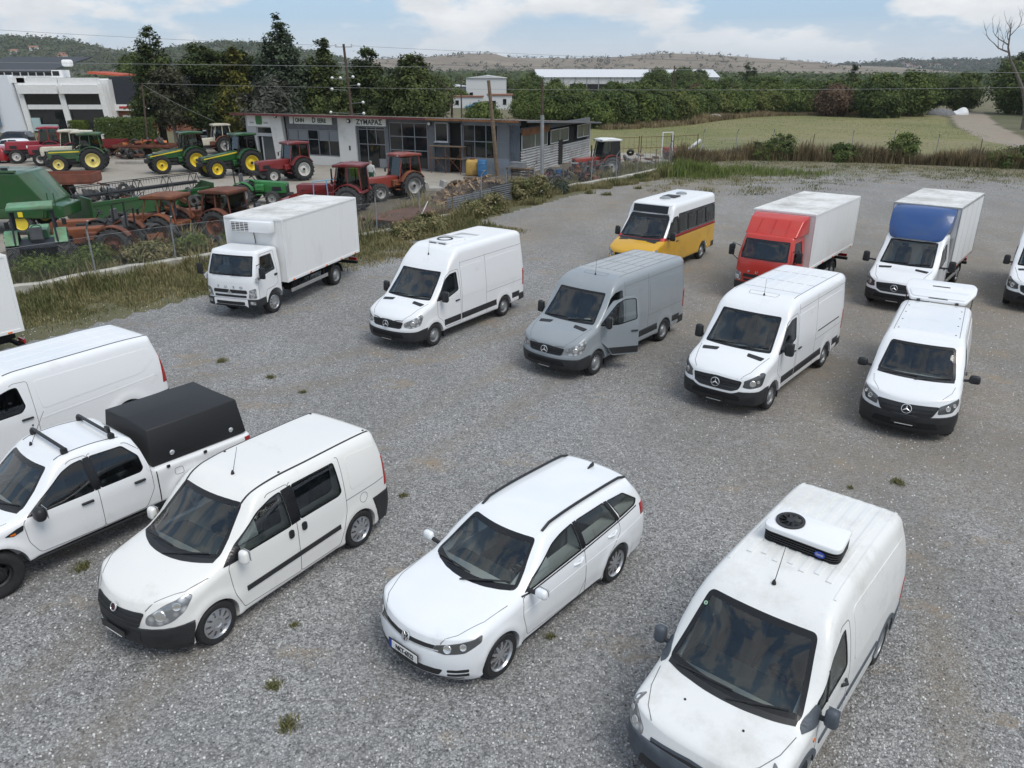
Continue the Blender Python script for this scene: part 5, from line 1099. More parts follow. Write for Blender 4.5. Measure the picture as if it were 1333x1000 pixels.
# ---------------------------------------------------------------- showroom and brick unit at the left
M_SHW = mat('showroom_white', (.78, .78, .77), .6, var=.06); M_SHB = mat('showroom_blue_white', (.74, .77, .82), .5); M_SLATE = mat('dark_blue_cladding', (.022, .026, .036), .6); M_BRICK = mat('terracotta_brick', (.27, .11, .07), .9, var=.25, vscale=30)
def showroom():
  t = thing('showroom_building', 'white framed two-storey car showroom with large dark glazing', 'building', (0, 105, 0))
  obj('wall', bx((-62.2, 8, 3.2), (21, 15, 6.3)), M_SHW, t)
  for x in (-62.2, -57.0, -51.9):
    obj('column', pr([(x - .35, 0), (x + .35, 0), (x - .10, 5.9), (x - .80, 5.9)], 'y', -.6, .3), M_SHW, t)
  for x0, x1 in ((-61.8, -57.3), (-56.6, -52.2)):
    obj('parapet', bx(((x0 + x1) / 2 - .6, -.2, 6.15), (x1 - x0 + .6, .6, .85)), M_SHW, t); obj('balcony_band', bx(((x0 + x1) / 2 - .5, -.55, 5.2), (x1 - x0 + .4, .9, 1.0)), M_SHW, t)
    obj('floor_band', bx(((x0 + x1) / 2 - .1, -.25, 3.1), (x1 - x0 + .2, .5, .56)), M_SHW, t)
    win(t, x0, x1, .05, 2.8, 2, 1, 0.45 - .9, M_SLATE, M_PANE, .06); win(t, x0 - .3, x1 - .3, 3.4, 4.65, 1, 1, -.45, M_SLATE, M_PANE, .06)
    obj('interior', bx(((x0 + x1) / 2, -.3, 2.4), (x1 - x0 + .4, .2, 4.6)), M_DARKIN, t)
  obj('frame_panel', pr([(-66.0, 0), (-62.7, 0), (-63.5, 6.9), (-67.2, 6.9)], 'y', -1.0, .2), M_SHB, t); obj('parapet', bx((-63.0, -.2, 6.35), (2.6, .6, .75)), M_SHW, t)
  obj('banner', bx((-66.2, -1.3, 2.8), (1.6, .1, 4.2)), mat('banner_print', (.12, .2, .26), .5, var=.6, vscale=.8), t)
  cl = obj('clerestory', bx((-70, 13, 7.0), (13, 2, 1.0)), M_SHW, t)
  for k in range(11): obj('pane', bx((-75.6 + k * 1.12, 11.98, 7.05), (.92, .05, .6)), M_PANE, cl)
  obj('roof', pr([(11.6, 7.4), (24, 9.4), (24, 9.2), (11.6, 7.2)], 'x', -78, -65.0), mat('slate_roof', (.045, .05, .058), .8), t)
  obj('roof_unit', bx((-62.5, 12, 8.4), (1.2, 1.2, .9), .25), M_SHW, t)
  obj('roof', pr([(-61, 7.0), (-61, 7.3), (-56.5, 6.9), (-56.5, 6.7)], 'y', 14, 20), mat('red_tin_roof', (.40, .07, .03), .7), t)
  obj('glass_counter', bx((-61.2, -.75, 1.0), (1.0, .25, 1.6)), mat('pale_aqua_panel', (.42, .55, .56), .3), t); obj('glass_counter', bx((-59.6, -.75, .55), (2.2, .2, .9)), mat('pale_aqua_panel'), t)
showroom()
def brick_unit():
  t = thing('brick_building', 'dark-clad brick unit with a white and red sign band behind the cypresses', 'building', (0, 107, 0))
  obj('wall', bx((-40, 6, 1.35), (24, 12, 2.7)), M_BRICK, t); obj('cladding', bx((-39.8, 6, 4.7), (24.6, 12.6, 4.0)), M_SLATE, t)
  b = obj('sign_band', bx((-45.0, -.5, 2.95), (14, .3, .75)), M_SHW, t); obj('sign_stripe', bx((-49.6, -.67, 2.98), (3.2, .05, .26)), mat('sign_red', (.45, .03, .03), .5), b)
  obj('window', bx((-46, -.1, 3.9), (10, .3, .9)), M_PANE, t); obj('door', bx((-50.6, -.03, 1.0), (1.2, .12, 2.0)), M_SHW, t)
  obj('window', bx((-36, -.03, 1.2), (4, .12, 1.6)), M_PANEG, t); obj('window', bx((-31, -.03, 1.2), (3, .12, 1.6)), M_PANEG, t)
brick_unit()
# clipped hedge, box shrub, gateposts
P, N, T = crown_points(lambda h: 1.0 + 0 * h, 2.7, 0, 10, 10, .1, 5); hr = np.random.default_rng(8); n_ = 9000
hp = np.stack([hr.uniform(-39.2, -33.5, n_), hr.uniform(-.7, .7, n_), hr.uniform(0, 2.9, n_)], 1); fc = hr.integers(0, 3, n_); hp[fc == 0, 1] = -.75; hp[fc == 1, 2] = 2.9 + hr.normal(0, .12, (fc == 1).sum())
ht = thing('hedge', 'clipped dark green hedge in front of the brick unit', 'hedge', (-1.4, 79.3, 0)); put('foliage', leaves(hp, hr.uniform(.1, .22, n_), np.tile([[0, -1, .4]], (n_, 1)) + hr.normal(0, .6, (n_, 3)), hr.uniform(.1, .8, n_), 1.4, 3), LF_BROAD2, ht); obj('stem', bx((-36.3, 0, 1.2), (5.2, .8, 2.2)), M_BARK, ht)
def box_shrub(x, y, lab):
  q = np.random.default_rng(9); n = 2500; p = q.uniform(-1, 1, (n, 3)); ax = q.integers(0, 3, n); p[np.arange(n), ax] = np.sign(p[np.arange(n), ax]); p *= np.array([.85, .7, .45]); t = thing('box_shrub', lab, 'shrub', (x, y, 1.7)); put('foliage', leaves(p, q.uniform(.08, .16, n), p + q.normal(0, .4, (n, 3)), q.uniform(.2, .9, n), 1.3, 2), leaf_mat('box_leaves', (.06, .09, .012), (.14, .18, .03)) if 'box_leaves' not in bpy.data.materials else bpy.data.materials['box_leaves'], t); obj('planter', bx((0, 0, -1.05), (1.2, 1.0, 1.3), .05), M_CONC, t)
box_shrub(-49.3, 92, 'square clipped bright green shrub before the showroom glass'); box_shrub(-62.3, 96, 'clipped bright green shrub at the left edge by the showroom')
t_ = thing('gate_post', 'short white gatepost in front of the hedge', 'post', (-39.9, 78.2, 0)); obj('shaft', bx((0, 0, .8), (.34, .34, 1.6), .02), M_SHW, t_); obj('cap', bx((0, 0, 1.66), (.44, .44, .12), .02), M_SHW, t_)
# low boundary wall of the yard rear
t_ = thing('low_wall', 'low pale concrete kerb at the rear of the tractor yard', 'wall', (0, 0, 0)); obj('wall', bx((-29.5, 68.2, .12), (9.0, .3, .24), .02), M_CONC, t_)
# ---------------------------------------------------------------- kerb wall and fences
def extrude_line(line, w, h, seed=0):
  r = random.Random(seed); bm = bmesh.new(); pts = resample(line, .8); rows = []
  for x, y, a in pts:
    n = Vector((sin(a), -cos(a), 0)); p = Vector((x, y, 0)); j = r.uniform(-.04, .04); hh = h * r.uniform(.82, 1.1)
    rows.append([bm.verts.new(p + n * (w / 2 + j) + Vector((0, 0, -.1))), bm.verts.new(p + n * (w / 2 + j) + Vector((0, 0, hh - .04))), bm.verts.new(p + n * (w / 2 - .05 + j) + Vector((0, 0, hh))), bm.verts.new(p - n * (w / 2 - .05) + Vector((0, 0, hh))), bm.verts.new(p - n * w / 2 + Vector((0, 0, -.1)))])
  for a, b in zip(rows, rows[1:]):
    for k in range(4): bm.faces.new((a[k], b[k], b[k + 1], a[k + 1]))
  bm.faces.new(rows[0]); bm.faces.new(rows[-1]); bmesh.ops.recalc_face_normals(bm, faces=bm.faces); return bm
t_ = thing('kerb_wall', 'low broken concrete footing wall under the chain-link fence', 'wall', (0, 0, 0)); obj('footing', extrude_line(KERB, .32, .34, 2), mat('old_concrete', (.40, .385, .34), .9, var=.35, vscale=1.6, bump=.7, bscale=12), t_, None, True, 50)
def fence(name, label, line, step, h, posts_m, bent, mesh_h, t0=0., group=None, gap=.07, skip=()):
  t = thing(name, label, 'fence', (0, 0, 0), 0, group); r = random.Random(11)
  for k, (x, y, a) in enumerate(resample(line, step)):
    n = Vector((sin(a), -cos(a), 0)); lean = Vector((r.uniform(-.06, .06), r.uniform(-.06, .06), 0)); b = Vector((x, y, -.05)); hh = h * r.uniform(.93, 1.05)
    if k % 4 == 3 and bent: bm = tb([b, b + lean * 2 + Vector((0, 0, hh))], .045, 6, .035); m = M_WOOD
    else:
      pts = [b, b + lean + Vector((0, 0, hh))]
      if bent: pts.append(pts[-1] + (n * .28 + Vector((0, 0, .34))) * (1 if k % 2 else .9))
      bm = tb(pts, .034, 7); m = posts_m
    obj('post', bm, m, t)
  # woven wire: crossing diagonals
  pts = resample(line, gap); V = []; F = []; m = int(mesh_h / gap); rw = .0014
  xy = np.array([(p[0], p[1]) for p in pts]); z0 = .30
  for sgn in (1, -1):
    i0 = np.arange(0, len(xy)); i1 = i0 + sgn * m; k = (i1 >= 0) & (i1 < len(xy)); A = np.c_[xy[i0[k]], np.full(k.sum(), z0)]; B_ = np.c_[xy[i1[k]], np.full(k.sum(), z0 + mesh_h)]
    d = B_ - A; d /= np.linalg.norm(d, axis=1, keepdims=True); u = np.cross(d, [0, 0, 1.]); u /= np.linalg.norm(u, axis=1, keepdims=True); w_ = np.cross(d, u); ring = [(u * cos(q) + w_ * sin(q)) * rw for q in (0, 2.094, 4.189)]
    base = sum(len(v) for v in V); n_ = len(A); V.append(np.stack([A + ring[0], A + ring[1], A + ring[2], B_ + ring[0], B_ + ring[1], B_ + ring[2]], 1).reshape(-1, 3)); i = np.arange(n_)[:, None] * 6 + base
    F.append(np.concatenate([i + np.array([[0, 1, 4, 3]]), i + np.array([[1, 2, 5, 4]]), i + np.array([[2, 0, 3, 5]])], 1).reshape(-1, 4))
  put('wire_mesh', np_mesh('wire_mesh', np.concatenate(V), np.concatenate(F)), M_GALV, t, kind='stuff')
  for z in (.32, .30 + mesh_h): obj('tension_wire', tb([(x, y, z) for x, y, a in resample(line, 2.)], .004, 4), M_GALV, t)
  return t
fence('chain_link_fence', 'sagging chain-link fence with bent-top posts beside the tractor yard', KERB, 3.1, 1.9, M_GALV, True, 1.35)
fence('chain_link_fence', 'chain-link fence with thin bent posts in the weeds below the mown field', FAR[1:], 3.35, 2.35, M_GALV, True, 1.5)
t_ = thing('wire_gate', 'rusty wire gate panels with braces at the far fence corner', 'gate', (0, 0, 0))
for (x0, y0, x1, y1) in ((14.2, 70.5, 16.6, 71.8), (11.2, 69.5, 14.0, 70.5), (8.2, 68.2, 11.0, 69.4)):
  bm = bmesh.new()
  for x, y in ((x0, y0), (x1, y1)): tube(bm, [(x, y, 0), (x, y, 2.2)], .04, 6)
  for z in (.3, 1.2, 2.1): tube(bm, [(x0, y0, z), (x1, y1, z)], .02, 5)
  for k in range(1, 6): tube(bm, [(x0 + (x1 - x0) * k / 6, y0 + (y1 - y0) * k / 6, .3), (x0 + (x1 - x0) * k / 6, y0 + (y1 - y0) * k / 6, 2.1)], .008, 4)
  obj('gate_panel', bm, M_RUST, t_)
for p, q in (((17.1, 71.2, 1.4), (18.2, 70.4, .05)), ((17.0, 71.3, 1.4), (16.2, 70.2, .05))): obj('brace', tb([p, q], .035, 6), M_GALV, t_)
t_ = thing('fence_brace', 'loose pale brace pipe leaning on the fence near the white truck', 'brace', (-4.7, 38.9, 0)); obj('pipe', tb([(.45, .5, 1.3), (-.15, -.35, .1)], .035, 7), M_GALV, t_)
# ---------------------------------------------------------------- poles and wires
def pole(name, label, base, top, r0, m, extras=None, group=None):
  t = thing(name, label, 'pole', base, 0, group); d = Vector(top) - Vector(base); obj('shaft', tb([(0, 0, -.2), tuple(d * .5), tuple(d)], r0, 10, r0 * .7), m, t, None, True)
  if extras: extras(t, d)
  return t
def insul(t, d):
  for sx in (-1, 1):
    a = obj('insulator_arm', tb([tuple(d + Vector((0, 0, -.25))), tuple(d + Vector((sx * .8, 0, -.25)))], .04, 6), M_GALV, t); obj('insulator', la([(.05, 0), (.09, .08), (.05, .12), (.09, .2), (.04, .26), (0, .27)], 12, 'z', tuple(d + Vector((sx * .75, 0, -.2)))), M_WALLW, a)
    obj('insulator_arm', tb([tuple(d + Vector((0, 0, -1.7))), tuple(d + Vector((sx * .6, 0, -1.6)))], .035, 6), M_GALV, t)
  for k, (x, z) in enumerate([(-1.3, -3.0), (-.5, -3.0), (.7, -2.9), (1.2, -3.6), (-1.4, -4.0), (1.5, -5.2), (-1.7, -6.1), (1.5, -6.2)]):
    l = obj('spotlight', la([(.03, 0), (.13, .10), (.15, .22), (0, .24)], 12, 'y', tuple(d + Vector((x, -.4, z)))), M_SIGNW, t, None, True); obj('light_bracket', tb([tuple(d + Vector((0, 0, z - .1))), tuple(d + Vector((x, -.35, z)))], .02, 5), M_GALV, l)
pole('utility_pole', 'tall brown utility pole with insulators and white spotlights among the cedars', (-15.5, 79.5, 0), (-15.95, 79.5, 9.75), .16, M_POLE, insul)
pole('utility_pole', 'short weathered leaning wooden pole standing against the dealer facade', (-1.0, 57.4, 0), (-1.62, 57.0, 6.8), .17, M_WOOD)
def steel_sleeve(t, d): obj('steel_sleeve', tb([(0, 0, 0), tuple(d * .70)], .12, 12), M_GALV, t, None, True)
pole('utility_pole', 'dark pole set in a pale steel sleeve at the corner of the corrugated hut', (2.03, 53.0, 0), (1.95, 53., 6.75), .10, M_POLE, steel_sleeve)
pole('utility_pole', 'thin leaning wooden pole with a stay wire before the cypresses', (-35.5, 78, 0), (-34.97, 78, 6.35), .10, M_POLE)
pole('utility_pole', 'dark pole in the belt below the long white shed', (30.9, 158, 0), (30.9, 158, 8.3), .18, M_POLE); pole('utility_pole', 'thin dark pole in the belt right of the white shed', (39.6, 148, 0), (39.7, 148, 5.6), .13, M_POLE)
pole('utility_pole', 'brown wooden pole left of the far white house', (-7.45, 120, 0), (-7.4, 120, 6.7), .13, M_POLE)
pole('radio_mast', 'thin lattice mast on the skyline of the wooded hill', (-905, 1490, 40), (-912, 1490, 88), 1.6, M_GALV)
def cable(label, pts, sag, r=.011, group='overhead cables', m=None):
  t = None; out = []
  for a, b in zip(pts, pts[1:]):
    a, b = Vector(a), Vector(b); out += [a.lerp(b, k / 24) - Vector((0, 0, sag * 4 * (k / 24) * (1 - k / 24))) for k in range(25 if b == Vector(pts[-1]) else 24)]
  return tag(obj('overhead_cable', tb([tuple(p) for p in out], r, 5), m or M_WIRE), label, 'cable', group)
M_PALEW = mat('cable_pale', (.30, .31, .31), .6)
cable('upper thin cable running left from the pole with the insulators', [(-67.97, 88, 12.3), (-16.75, 79.5, 9.6)], .25)
cable('upper thin cable running right from the pole with the insulators', [(-15.2, 79.5, 9.6), (82.3, 170, 8.7)], .5)
cable('second thin cable on the left of the insulator pole', [(-67.6, 88, 10.5), (-16.6, 79.5, 8.1)], .2)
cable('second thin cable on the right of the insulator pole', [(-15.3, 79.5, 8.1), (78.5, 170, 8.0)], .4)
cable('thick pale cable crossing the whole view at horizon height', [(-48.0, 62, 8.1), (48.7, 62, 7.2)], .05, .012, 'overhead cables', M_PALEW)
cable('lower pale cable crossing in front of the green belt', [(-34.97, 78, 6.3), (48.9, 62, 6.4)], .45, .011, 'overhead cables', M_PALEW)
cable('short stay wire from the thin leaning pole down to the dealer roof', [(-34.97, 78, 6.2), (-27.3, 74, 3.2)], .15, .011, 'overhead cables', M_PALEW)
# ---------------------------------------------------------------- far buildings
def house(name, label, cat, x, y, w, d, h, rh, wm, rm, rz=0., group=None, wins=(), flat=False, sink=0.):
  t = thing(name, label, cat, (x, y, -sink), rz, group); obj('wall', bx((0, 0, h / 2), (w, d, h)), wm, t)
  if flat: obj('roof', bx((0, 0, h + .12), (w + .4, d + .4, .24)), rm, t)
  else: obj('roof', pr([(-w / 2 - .3, h), (w / 2 + .3, h), (0, h + rh)], 'y', -d / 2 - .3, d / 2 + .3) if w < d else pr([(-d / 2 - .3, h), (d / 2 + .3, h), (0, h + rh)], 'x', -w / 2 - .3, w / 2 + .3), rm, t)
  for (u, z, ww, hh) in wins: obj('window', bx((u, -d / 2 - .02, z), (ww, .1, hh)), M_PANE, t)
  return t
M_TILE = mat('terracotta_roof', (.26, .12, .08), .85, var=.2, vscale=2); M_WHT = mat('white_cladding', (.66, .67, .68), .6); M_GREYR = mat('white_sheet_roof', (.62, .63, .65), .5)
house('white_hall', 'white flat-fronted hall beyond the dealer building', 'building', -6.8, 222, 10.5, 12, 5.6, .7, M_WHT, M_GREYR, 0, None, ((-3.9, 1.4, .9, 1.4),)); 
t_ = house('side_hall', 'grey-roofed low annex left of the white hall', 'building', -15.5, 224, 7, 10, 3.4, .5, M_CORB, M_GREYR)
house('small_house', 'small white house with red tiled edge right of the blue car', 'house', -2.5, 170, 5.0, 5, 2.7, .5, M_WHT, M_TILE, 0, None, ((1.0, 1.5, .7, 1.1), (-1.2, 1.2, .8, 1.0)), True)
house('garden_wall_house', 'long low white outbuilding behind the blue car', 'house', -9.5, 176, 6.5, 3, 2.2, .3, M_WHT, M_TILE, 0, None, ((-2.2, 1.1, .7, .9),), True)
def shed():
  t = thing('warehouse', 'very long white industrial shed with a bright shallow roof', 'building', (0, 0, 0)); Y = 300
  obj('wall', bx((42, Y + 12, 2.6), (66, 24, 5.2)), M_CORW, t); obj('roof', pr([(Y - .6, 5.2), (Y + 12, 7.9), (Y + 24.6, 5.2)], 'x', 8.6, 75.4), M_GREYR, t)
  obj('dark_opening', bx((28, Y - .05, 1.6), (14, .2, 2.6)), M_DARKIN, t)
  for k in range(16): obj('wall_post', bx((10 + k * 4.3, Y - .1, 2.6), (.3, .2, 5.2)), M_GALV, t)
shed()
rt = random.Random(12)
for k in range(34):
  x = 1120 + rt.random() * 620; y = 2280 + rt.random() * 200; q = np.array([[x, y]]); z = float(tz(q)[0]); w_ = rt.uniform(9, 18)
  house('town_house', 'tiny pale house in the far hill town', 'house', x, y, w_, rt.uniform(8, 14), rt.uniform(5, 10), 3, [M_WHT, M_WALLG, mat('ochre_render', (.42, .33, .22), .9)][k % 3], M_TILE, rt.random(), 'houses of the far hill town', (), False, -z + 1)
cz = float(tz(np.array([[1560., 2420.]])[0:1])[0]); t_ = thing('church', 'far hilltop church with a square tower and red dome', 'church', (1560, 2420, cz - 1))
obj('wall', bx((10, 0, 9), (50, 20, 18)), mat('church_stone', (.40, .31, .25), .9), t_); obj('tower', bx((-22, 0, 15), (9, 9, 34)), mat('church_stone'), t_); obj('roof', pr([(-11, 18), (11, 18), (0, 25)], 'x', -14, 34), M_TILE, t_); obj('dome', la([(9, 18), (9, 24), (6, 30), (0, 33)], 14, 'z', (12, 0, 0)), M_TILE, t_); obj('spire', la([(6, 32), (0, 40)], 8, 'z', (-22, 0, 0)), M_TILE, t_)
for k in range(12):
  x = -1180 + rt.random() * 640; y = 1180 + rt.random() * 200; z = float(gz(np.array([[x, y]]))[0])
  house('hillside_house', 'tiny white house on the wooded hillside', 'house', x, y, rt.uniform(8, 13), 8, 5, 2.5, M_WHT, M_TILE, rt.random(), 'houses on the wooded hillside', (), False, -z)
# debris by the track
t_ = thing('tarp_heap', 'white tarpaulin heap at the top of the dirt track', 'heap', (81.5, 148, 0)); r_ = np.random.default_rng(4)
bm = bmesh.new(); bmesh.ops.create_icosphere(bm, subdivisions=3, radius=1)
for v in bm.verts: n_ = sin(v.co.x * 3) * .15 + sin(v.co.y * 5 + 1) * .12; v.co = Vector((v.co.x * (1.5 + n_), v.co.y * 1.2, max(0, v.co.z) * (.9 + n_ * 2)))
obj('tarpaulin', bm, M_WHT, t_, None, True)
t_ = thing('gravel_heap', 'grey gravel heap beside the white tarpaulin heap', 'heap', (77.5, 147, 0)); bm = bmesh.new(); bmesh.ops.create_icosphere(bm, subdivisions=3, radius=1)
for v in bm.verts: v.co = Vector((v.co.x * 2.6, v.co.y * 2, max(0, v.co.z) ** 1.3 * 1.1))
obj('pile', bm, mat('grey_gravel_heap', (.16, .16, .165), .95, var=.4, vscale=3, bump=.5), t_, None, True)
t_ = thing('stone_wall', 'low pale-topped wall with a rusty screen at the right edge', 'wall', (66, 99, 0), R(62)); obj('wall', bx((0, 0, .7), (9, .4, 1.4)), M_CONC, t_); obj('coping', bx((0, 0, 1.45), (9.1, .5, .1)), M_WALLW, t_); obj('screen', bx((1.5, .1, 2.6), (6, .1, 2.2)), M_RUST, t_)
for x, y, lab in ((33.5, 134, 'pale rock at the far edge of the mown field'), (46.6, 146.0, 'white-flowering shrub spot in the belt')):
  bm = bmesh.new(); bmesh.ops.create_icosphere(bm, subdivisions=2, radius=.9)
  for v in bm.verts: v.co = Vector((v.co.x * (1.3 + .2 * sin(v.co.y * 4)), v.co.y, v.co.z * .6 + .3))
  if 'rock' in lab: tag(obj('rock', bm, M_CONC, None, (x, y, 0), True), lab, 'rock')
  else: bm.free()
# ---------------------------------------------------------------- tractors and farm machines
M_JD = dirty('farm_green', (.016, .085, .022), (.05, .06, .03), .30, 1.3, .32, .4); M_JDO = dirty('faded_farm_green', (.026, .095, .035), (.10, .12, .07), .4, 1.2, .5, .1); M_MINT = dirty('mint_green_paint', (.12, .30, .16), (.16, .13, .09), .38, 1.4, .5)
M_YW = mat('yellow_wheel', (.75, .58, .05), .4, var=.12); M_YWP = mat('pale_yellow_wheel', (.72, .62, .22), .5, var=.15); M_FRED = dirty('dark_red_paint', (.20, .018, .020), (.10, .04, .03), .3, 1.3, .38, .3); M_FRED2 = dirty('tractor_red_paint', (.27, .035, .022), (.16, .06, .035), .38, 1.3, .45, .2)
M_ORUST = dirty('rusty_orange_paint', (.29, .085, .032), (.11, .055, .035), .62, 1.5, .7); M_BRUST = dirty('brown_rust_paint', (.19, .065, .04), (.09, .045, .03), .5, 1.5, .85); M_IHRED = dirty('crimson_paint', (.30, .015, .03), (.12, .03, .03), .25, 1.3, .4, .2)
M_CREAM = dirty('cream_paint', (.60, .57, .46), (.35, .30, .22), .3, 1.3, .5); M_TGREY = mat('weathered_tyre', (.055, .055, .055), .85, var=.4, vscale=6); M_WHEELW = dirty('white_wheel', (.62, .62, .60), (.35, .3, .25), .3, 3, .5); M_WHEELG = mat('grey_wheel', (.36, .36, .35), .6, var=.3)
M_ENG = mat('engine_dark', (.022, .022, .022), .75, var=.4, vscale=8)
def _tractor_tyre(r, w, rr):
  key = ('tt', round(r, 2), round(w, 2))
  if key in _wheels: return _wheels[key]
  h = w / 2; bm = la([(rr, -h * .8), (rr + (r - rr) * .4, -h), (r * .94, -h * .9), (r * .96, -h * .4), (r * .965, 0), (r * .96, h * .4), (r * .94, h * .9), (rr + (r - rr) * .4, h), (rr, h * .8)], 32)
  n = 18
  for k in range(n):
    for sg in (1, -1):
      a = 2 * pi * (k + (.5 if sg > 0 else 0)) / n; p = Matrix.Rotation(-a, 3, 'Y') @ Vector((r * .975, sg * h * .48, 0)); 
      rot2 = Matrix.Rotation(-a, 3, 'Y') @ Matrix.Rotation(sg * R(42), 3, 'X'); box(bm, tuple(p), (r * .075, h * 1.15, r * .085), 0, rot2)
  me = bpy.data.meshes.new('tyre'); bm.to_mesh(me); bm.free(); _wheels[key] = me; return me
def twheel(t, x, y, r, w, tm, rm_, rim=.58):
  me = _tractor_tyre(r, w, r * rim); me = me if not me.materials or me.materials[0] == tm else me.copy(); me.materials.clear(); me.materials.append(tm)
  o = put('wheel', me, None, t, (x, y, r)); o.rotation_euler = (0, 0, pi if y < 0 else 0); R_ = r * rim; h = w / 2
  bm = la([(R_, h * .85), (R_ * .93, h * .80), (R_ * .86, h * .1), (R_ * .55, h * .0), (R_ * .42, h * .3), (R_ * .30, h * .34), (R_ * .28, h * .6), (0, h * .62)], 28); lathe(bm, [(R_, -h * .85), (R_ * .9, -h * .7), (0, -h * .6)], 28)
  q = obj('rim', bm, rm_, o, None, True); obj('hub', la([(R_ * .2, h * .55), (R_ * .18, h * .82), (0, h * .84)], 14), M_ENG, o); return o
def heading(F, Rr, off):
  d = Vector(F) - Vector(Rr); h = atan2(d.y, d.x); n = Vector((d.y, -d.x)).normalized(); p = Vector(Rr) + n * off; return (p.x, p.y, 0), h, d.length
def tractor(name, label, loc, rz, wb, paint_m, rear=(.85, .50), front=(.55, .36), rim=M_YW, tyre=M_TYRE, hood_h=1.45, hood_w=.72, slope=.12, cab='full', roof_m=None, cab_h=2.65, frame_m=None, stripe=None, grille=None, fender_m=None, trk=.86, exhaust=True, glassy=True, front_trim=None, fwd=.75, group='tractors in the dealer yard', sc=1.):
  t = thing(name, label, 'tractor', loc, rz, group, sc); fm = frame_m or M_ENG; ro = roof_m or paint_m; fe = fender_m or paint_m
  xr, xf = rear[0], front[0]; hx = wb + fwd; zb = hood_h - .62
  obj('chassis', bx((wb / 2, 0, .78), (wb + .5, .46, .46), .05), M_ENG, t); obj('front_axle', bx((wb, 0, front[0] + .02), (.22, trk * 1.7, .18), .04), M_ENG, t); obj('rear_axle', bx((0, 0, rear[0]), (.40, trk * 1.6, .40), .08), M_ENG, t)
  obj('engine', bx(((hx + .7) / 2 + .2, 0, zb - .02), (hx - 1.0, hood_w * .8, .5), .04), M_ENG, t)
  hood = obj('bonnet', pr(rpoly([(.62, zb), (hx, zb - .05), (hx + .03, hood_h - slope), (hx - .12, hood_h - slope + .07), (.62, hood_h + .05)], .05), 'y', -hood_w / 2, hood_w / 2, .05, 2), paint_m, t, None, True, 40)
  obj('grille', bx((hx + .012, 0, (zb + hood_h - slope) / 2 - .02), (.05, hood_w * .78, .38), .015), grille or M_BLACK, hood)
  for sg in (1, -1):
    obj('headlight', bx((hx - .0, sg * hood_w * .34, hood_h - slope - .10), (.10, .14, .09), .02), M_LENS, hood); obj('side_grille', bx((hx - .55, sg * (hood_w / 2 - .004), zb + .22), (.55, .02, .26), .005), M_BLACK, hood)
    if stripe: obj('stripe', pr([(.75, hood_h - .12), (hx - .1, hood_h - slope - .10), (hx - .1, hood_h - slope - .03), (.75, hood_h - .02)], 'y', sg * (hood_w / 2 + .002), sg * (hood_w / 2 + .008)), stripe, hood)
  if front_trim: obj('nose_panel', bx((hx + .03, 0, hood_h - slope - .02), (.10, hood_w * 1.02, .16), .02), front_trim, hood)
  obj('front_weight', bx((hx + .12, 0, zb - .18), (.30, .62, .30), .05), grille or M_ENG, t)
  # rear mudguards
  for sg in (1, -1):
    a0, a1 = 20, 150; pts = [((rear[0] + .10) * cos(R(a)), rear[0] + (rear[0] + .10) * sin(R(a))) for a in range(a0, a1 + 1, 10)]; pts += [((rear[0] + .05) * cos(R(a)), rear[0] + (rear[0] + .05) * sin(R(a))) for a in range(a1, a0 - 1, -10)]
    obj('mudguard', pr(pts, 'y', sg * (trk - rear[1] * .55), sg * (trk + rear[1] * .42)), fe, t, None, True, 40)
    obj('step', bx((.95, sg * (hood_w / 2 + .22), .62), (.34, .30, .05), .01), fe, t); obj('step', bx((.98, sg * (hood_w / 2 + .24), .92), (.34, .28, .05), .01), fe, t); obj('side_tank', bx((.98, sg * (hood_w / 2 + .10), .98), (.55, .30, .42), .06), fe, t)
  obj('seat', bx((-.05, 0, 1.25), (.42, .46, .14), .05), M_SEAT, t); obj('seat_back', bx((-.26, 0, 1.52), (.12, .46, .50), .05), M_SEAT, t); steering(t, .42, 0, 1.62, 55)
  if cab:
    zc = hood_h - .25; cw = .78; x0, x1 = -.72, .78; zt = cab_h
    obj('cab_floor', bx((.05, 0, zc - .10), (1.5, 1.3, .16), .03), fm, t)
    post = [((x1 + .10, zc), (x1 - .16, zt - .1)), ((.06, zc), (.02, zt - .1)), ((x0 - .02, zc), (x0 + .10, zt - .1))]
    for sg in (1, -1):
      for (a, b) in post: obj('cab_post', tb([(a[0], sg * cw * .92, a[1]), (b[0], sg * cw * .86, b[1])], .035, 6), fm, t)
      obj('cab_sill', tb([(x1 + .1, sg * cw * .92, zc), (x0, sg * cw * .92, zc)], .04, 6), fm, t)
      if glassy:
        obj('window', pr([(x1 + .06, zc + .05), (.10, zc + .05), (.06, zt - .14), (x1 - .18, zt - .14)], 'y', sg * cw * .88 - .004, sg * cw * .88 + .004), M_CABGL, t); obj('window', pr([(.02, zc + .05), (x0 + .02, zc + .05), (x0 + .12, zt - .14), (-.02, zt - .14)], 'y', sg * cw * .88 - .004, sg * cw * .88 + .004), M_CABGL, t)
      mr = obj('mirror', bx((x1 + .05, sg * (cw + .22), zc + .55), (.05, .16, .26), .02), M_BLACK, t); obj('mirror_arm', tb([(x1 - .05, sg * cw * .88, zc + .75), (x1 + .05, sg * (cw + .22), zc + .66)], .015, 5), M_BLACK, mr)
    for xx, dx in ((x1, -.26), (x0, .11)):
      if glassy:
        w_ = obj('windscreen' if xx == x1 else 'rear_window', bx((0, 0, 0), (.008, cw * 1.6, zt - zc - .2)), M_CABGL, t, (xx + dx / 2, 0, (zc + zt) / 2)); w_.rotation_euler = (0, atan2(dx, zt - zc), 0)
      obj('cab_rail', tb([(xx + dx, -cw * .86, zt - .1), (xx + dx, cw * .86, zt - .1)], .035, 6), fm, t)
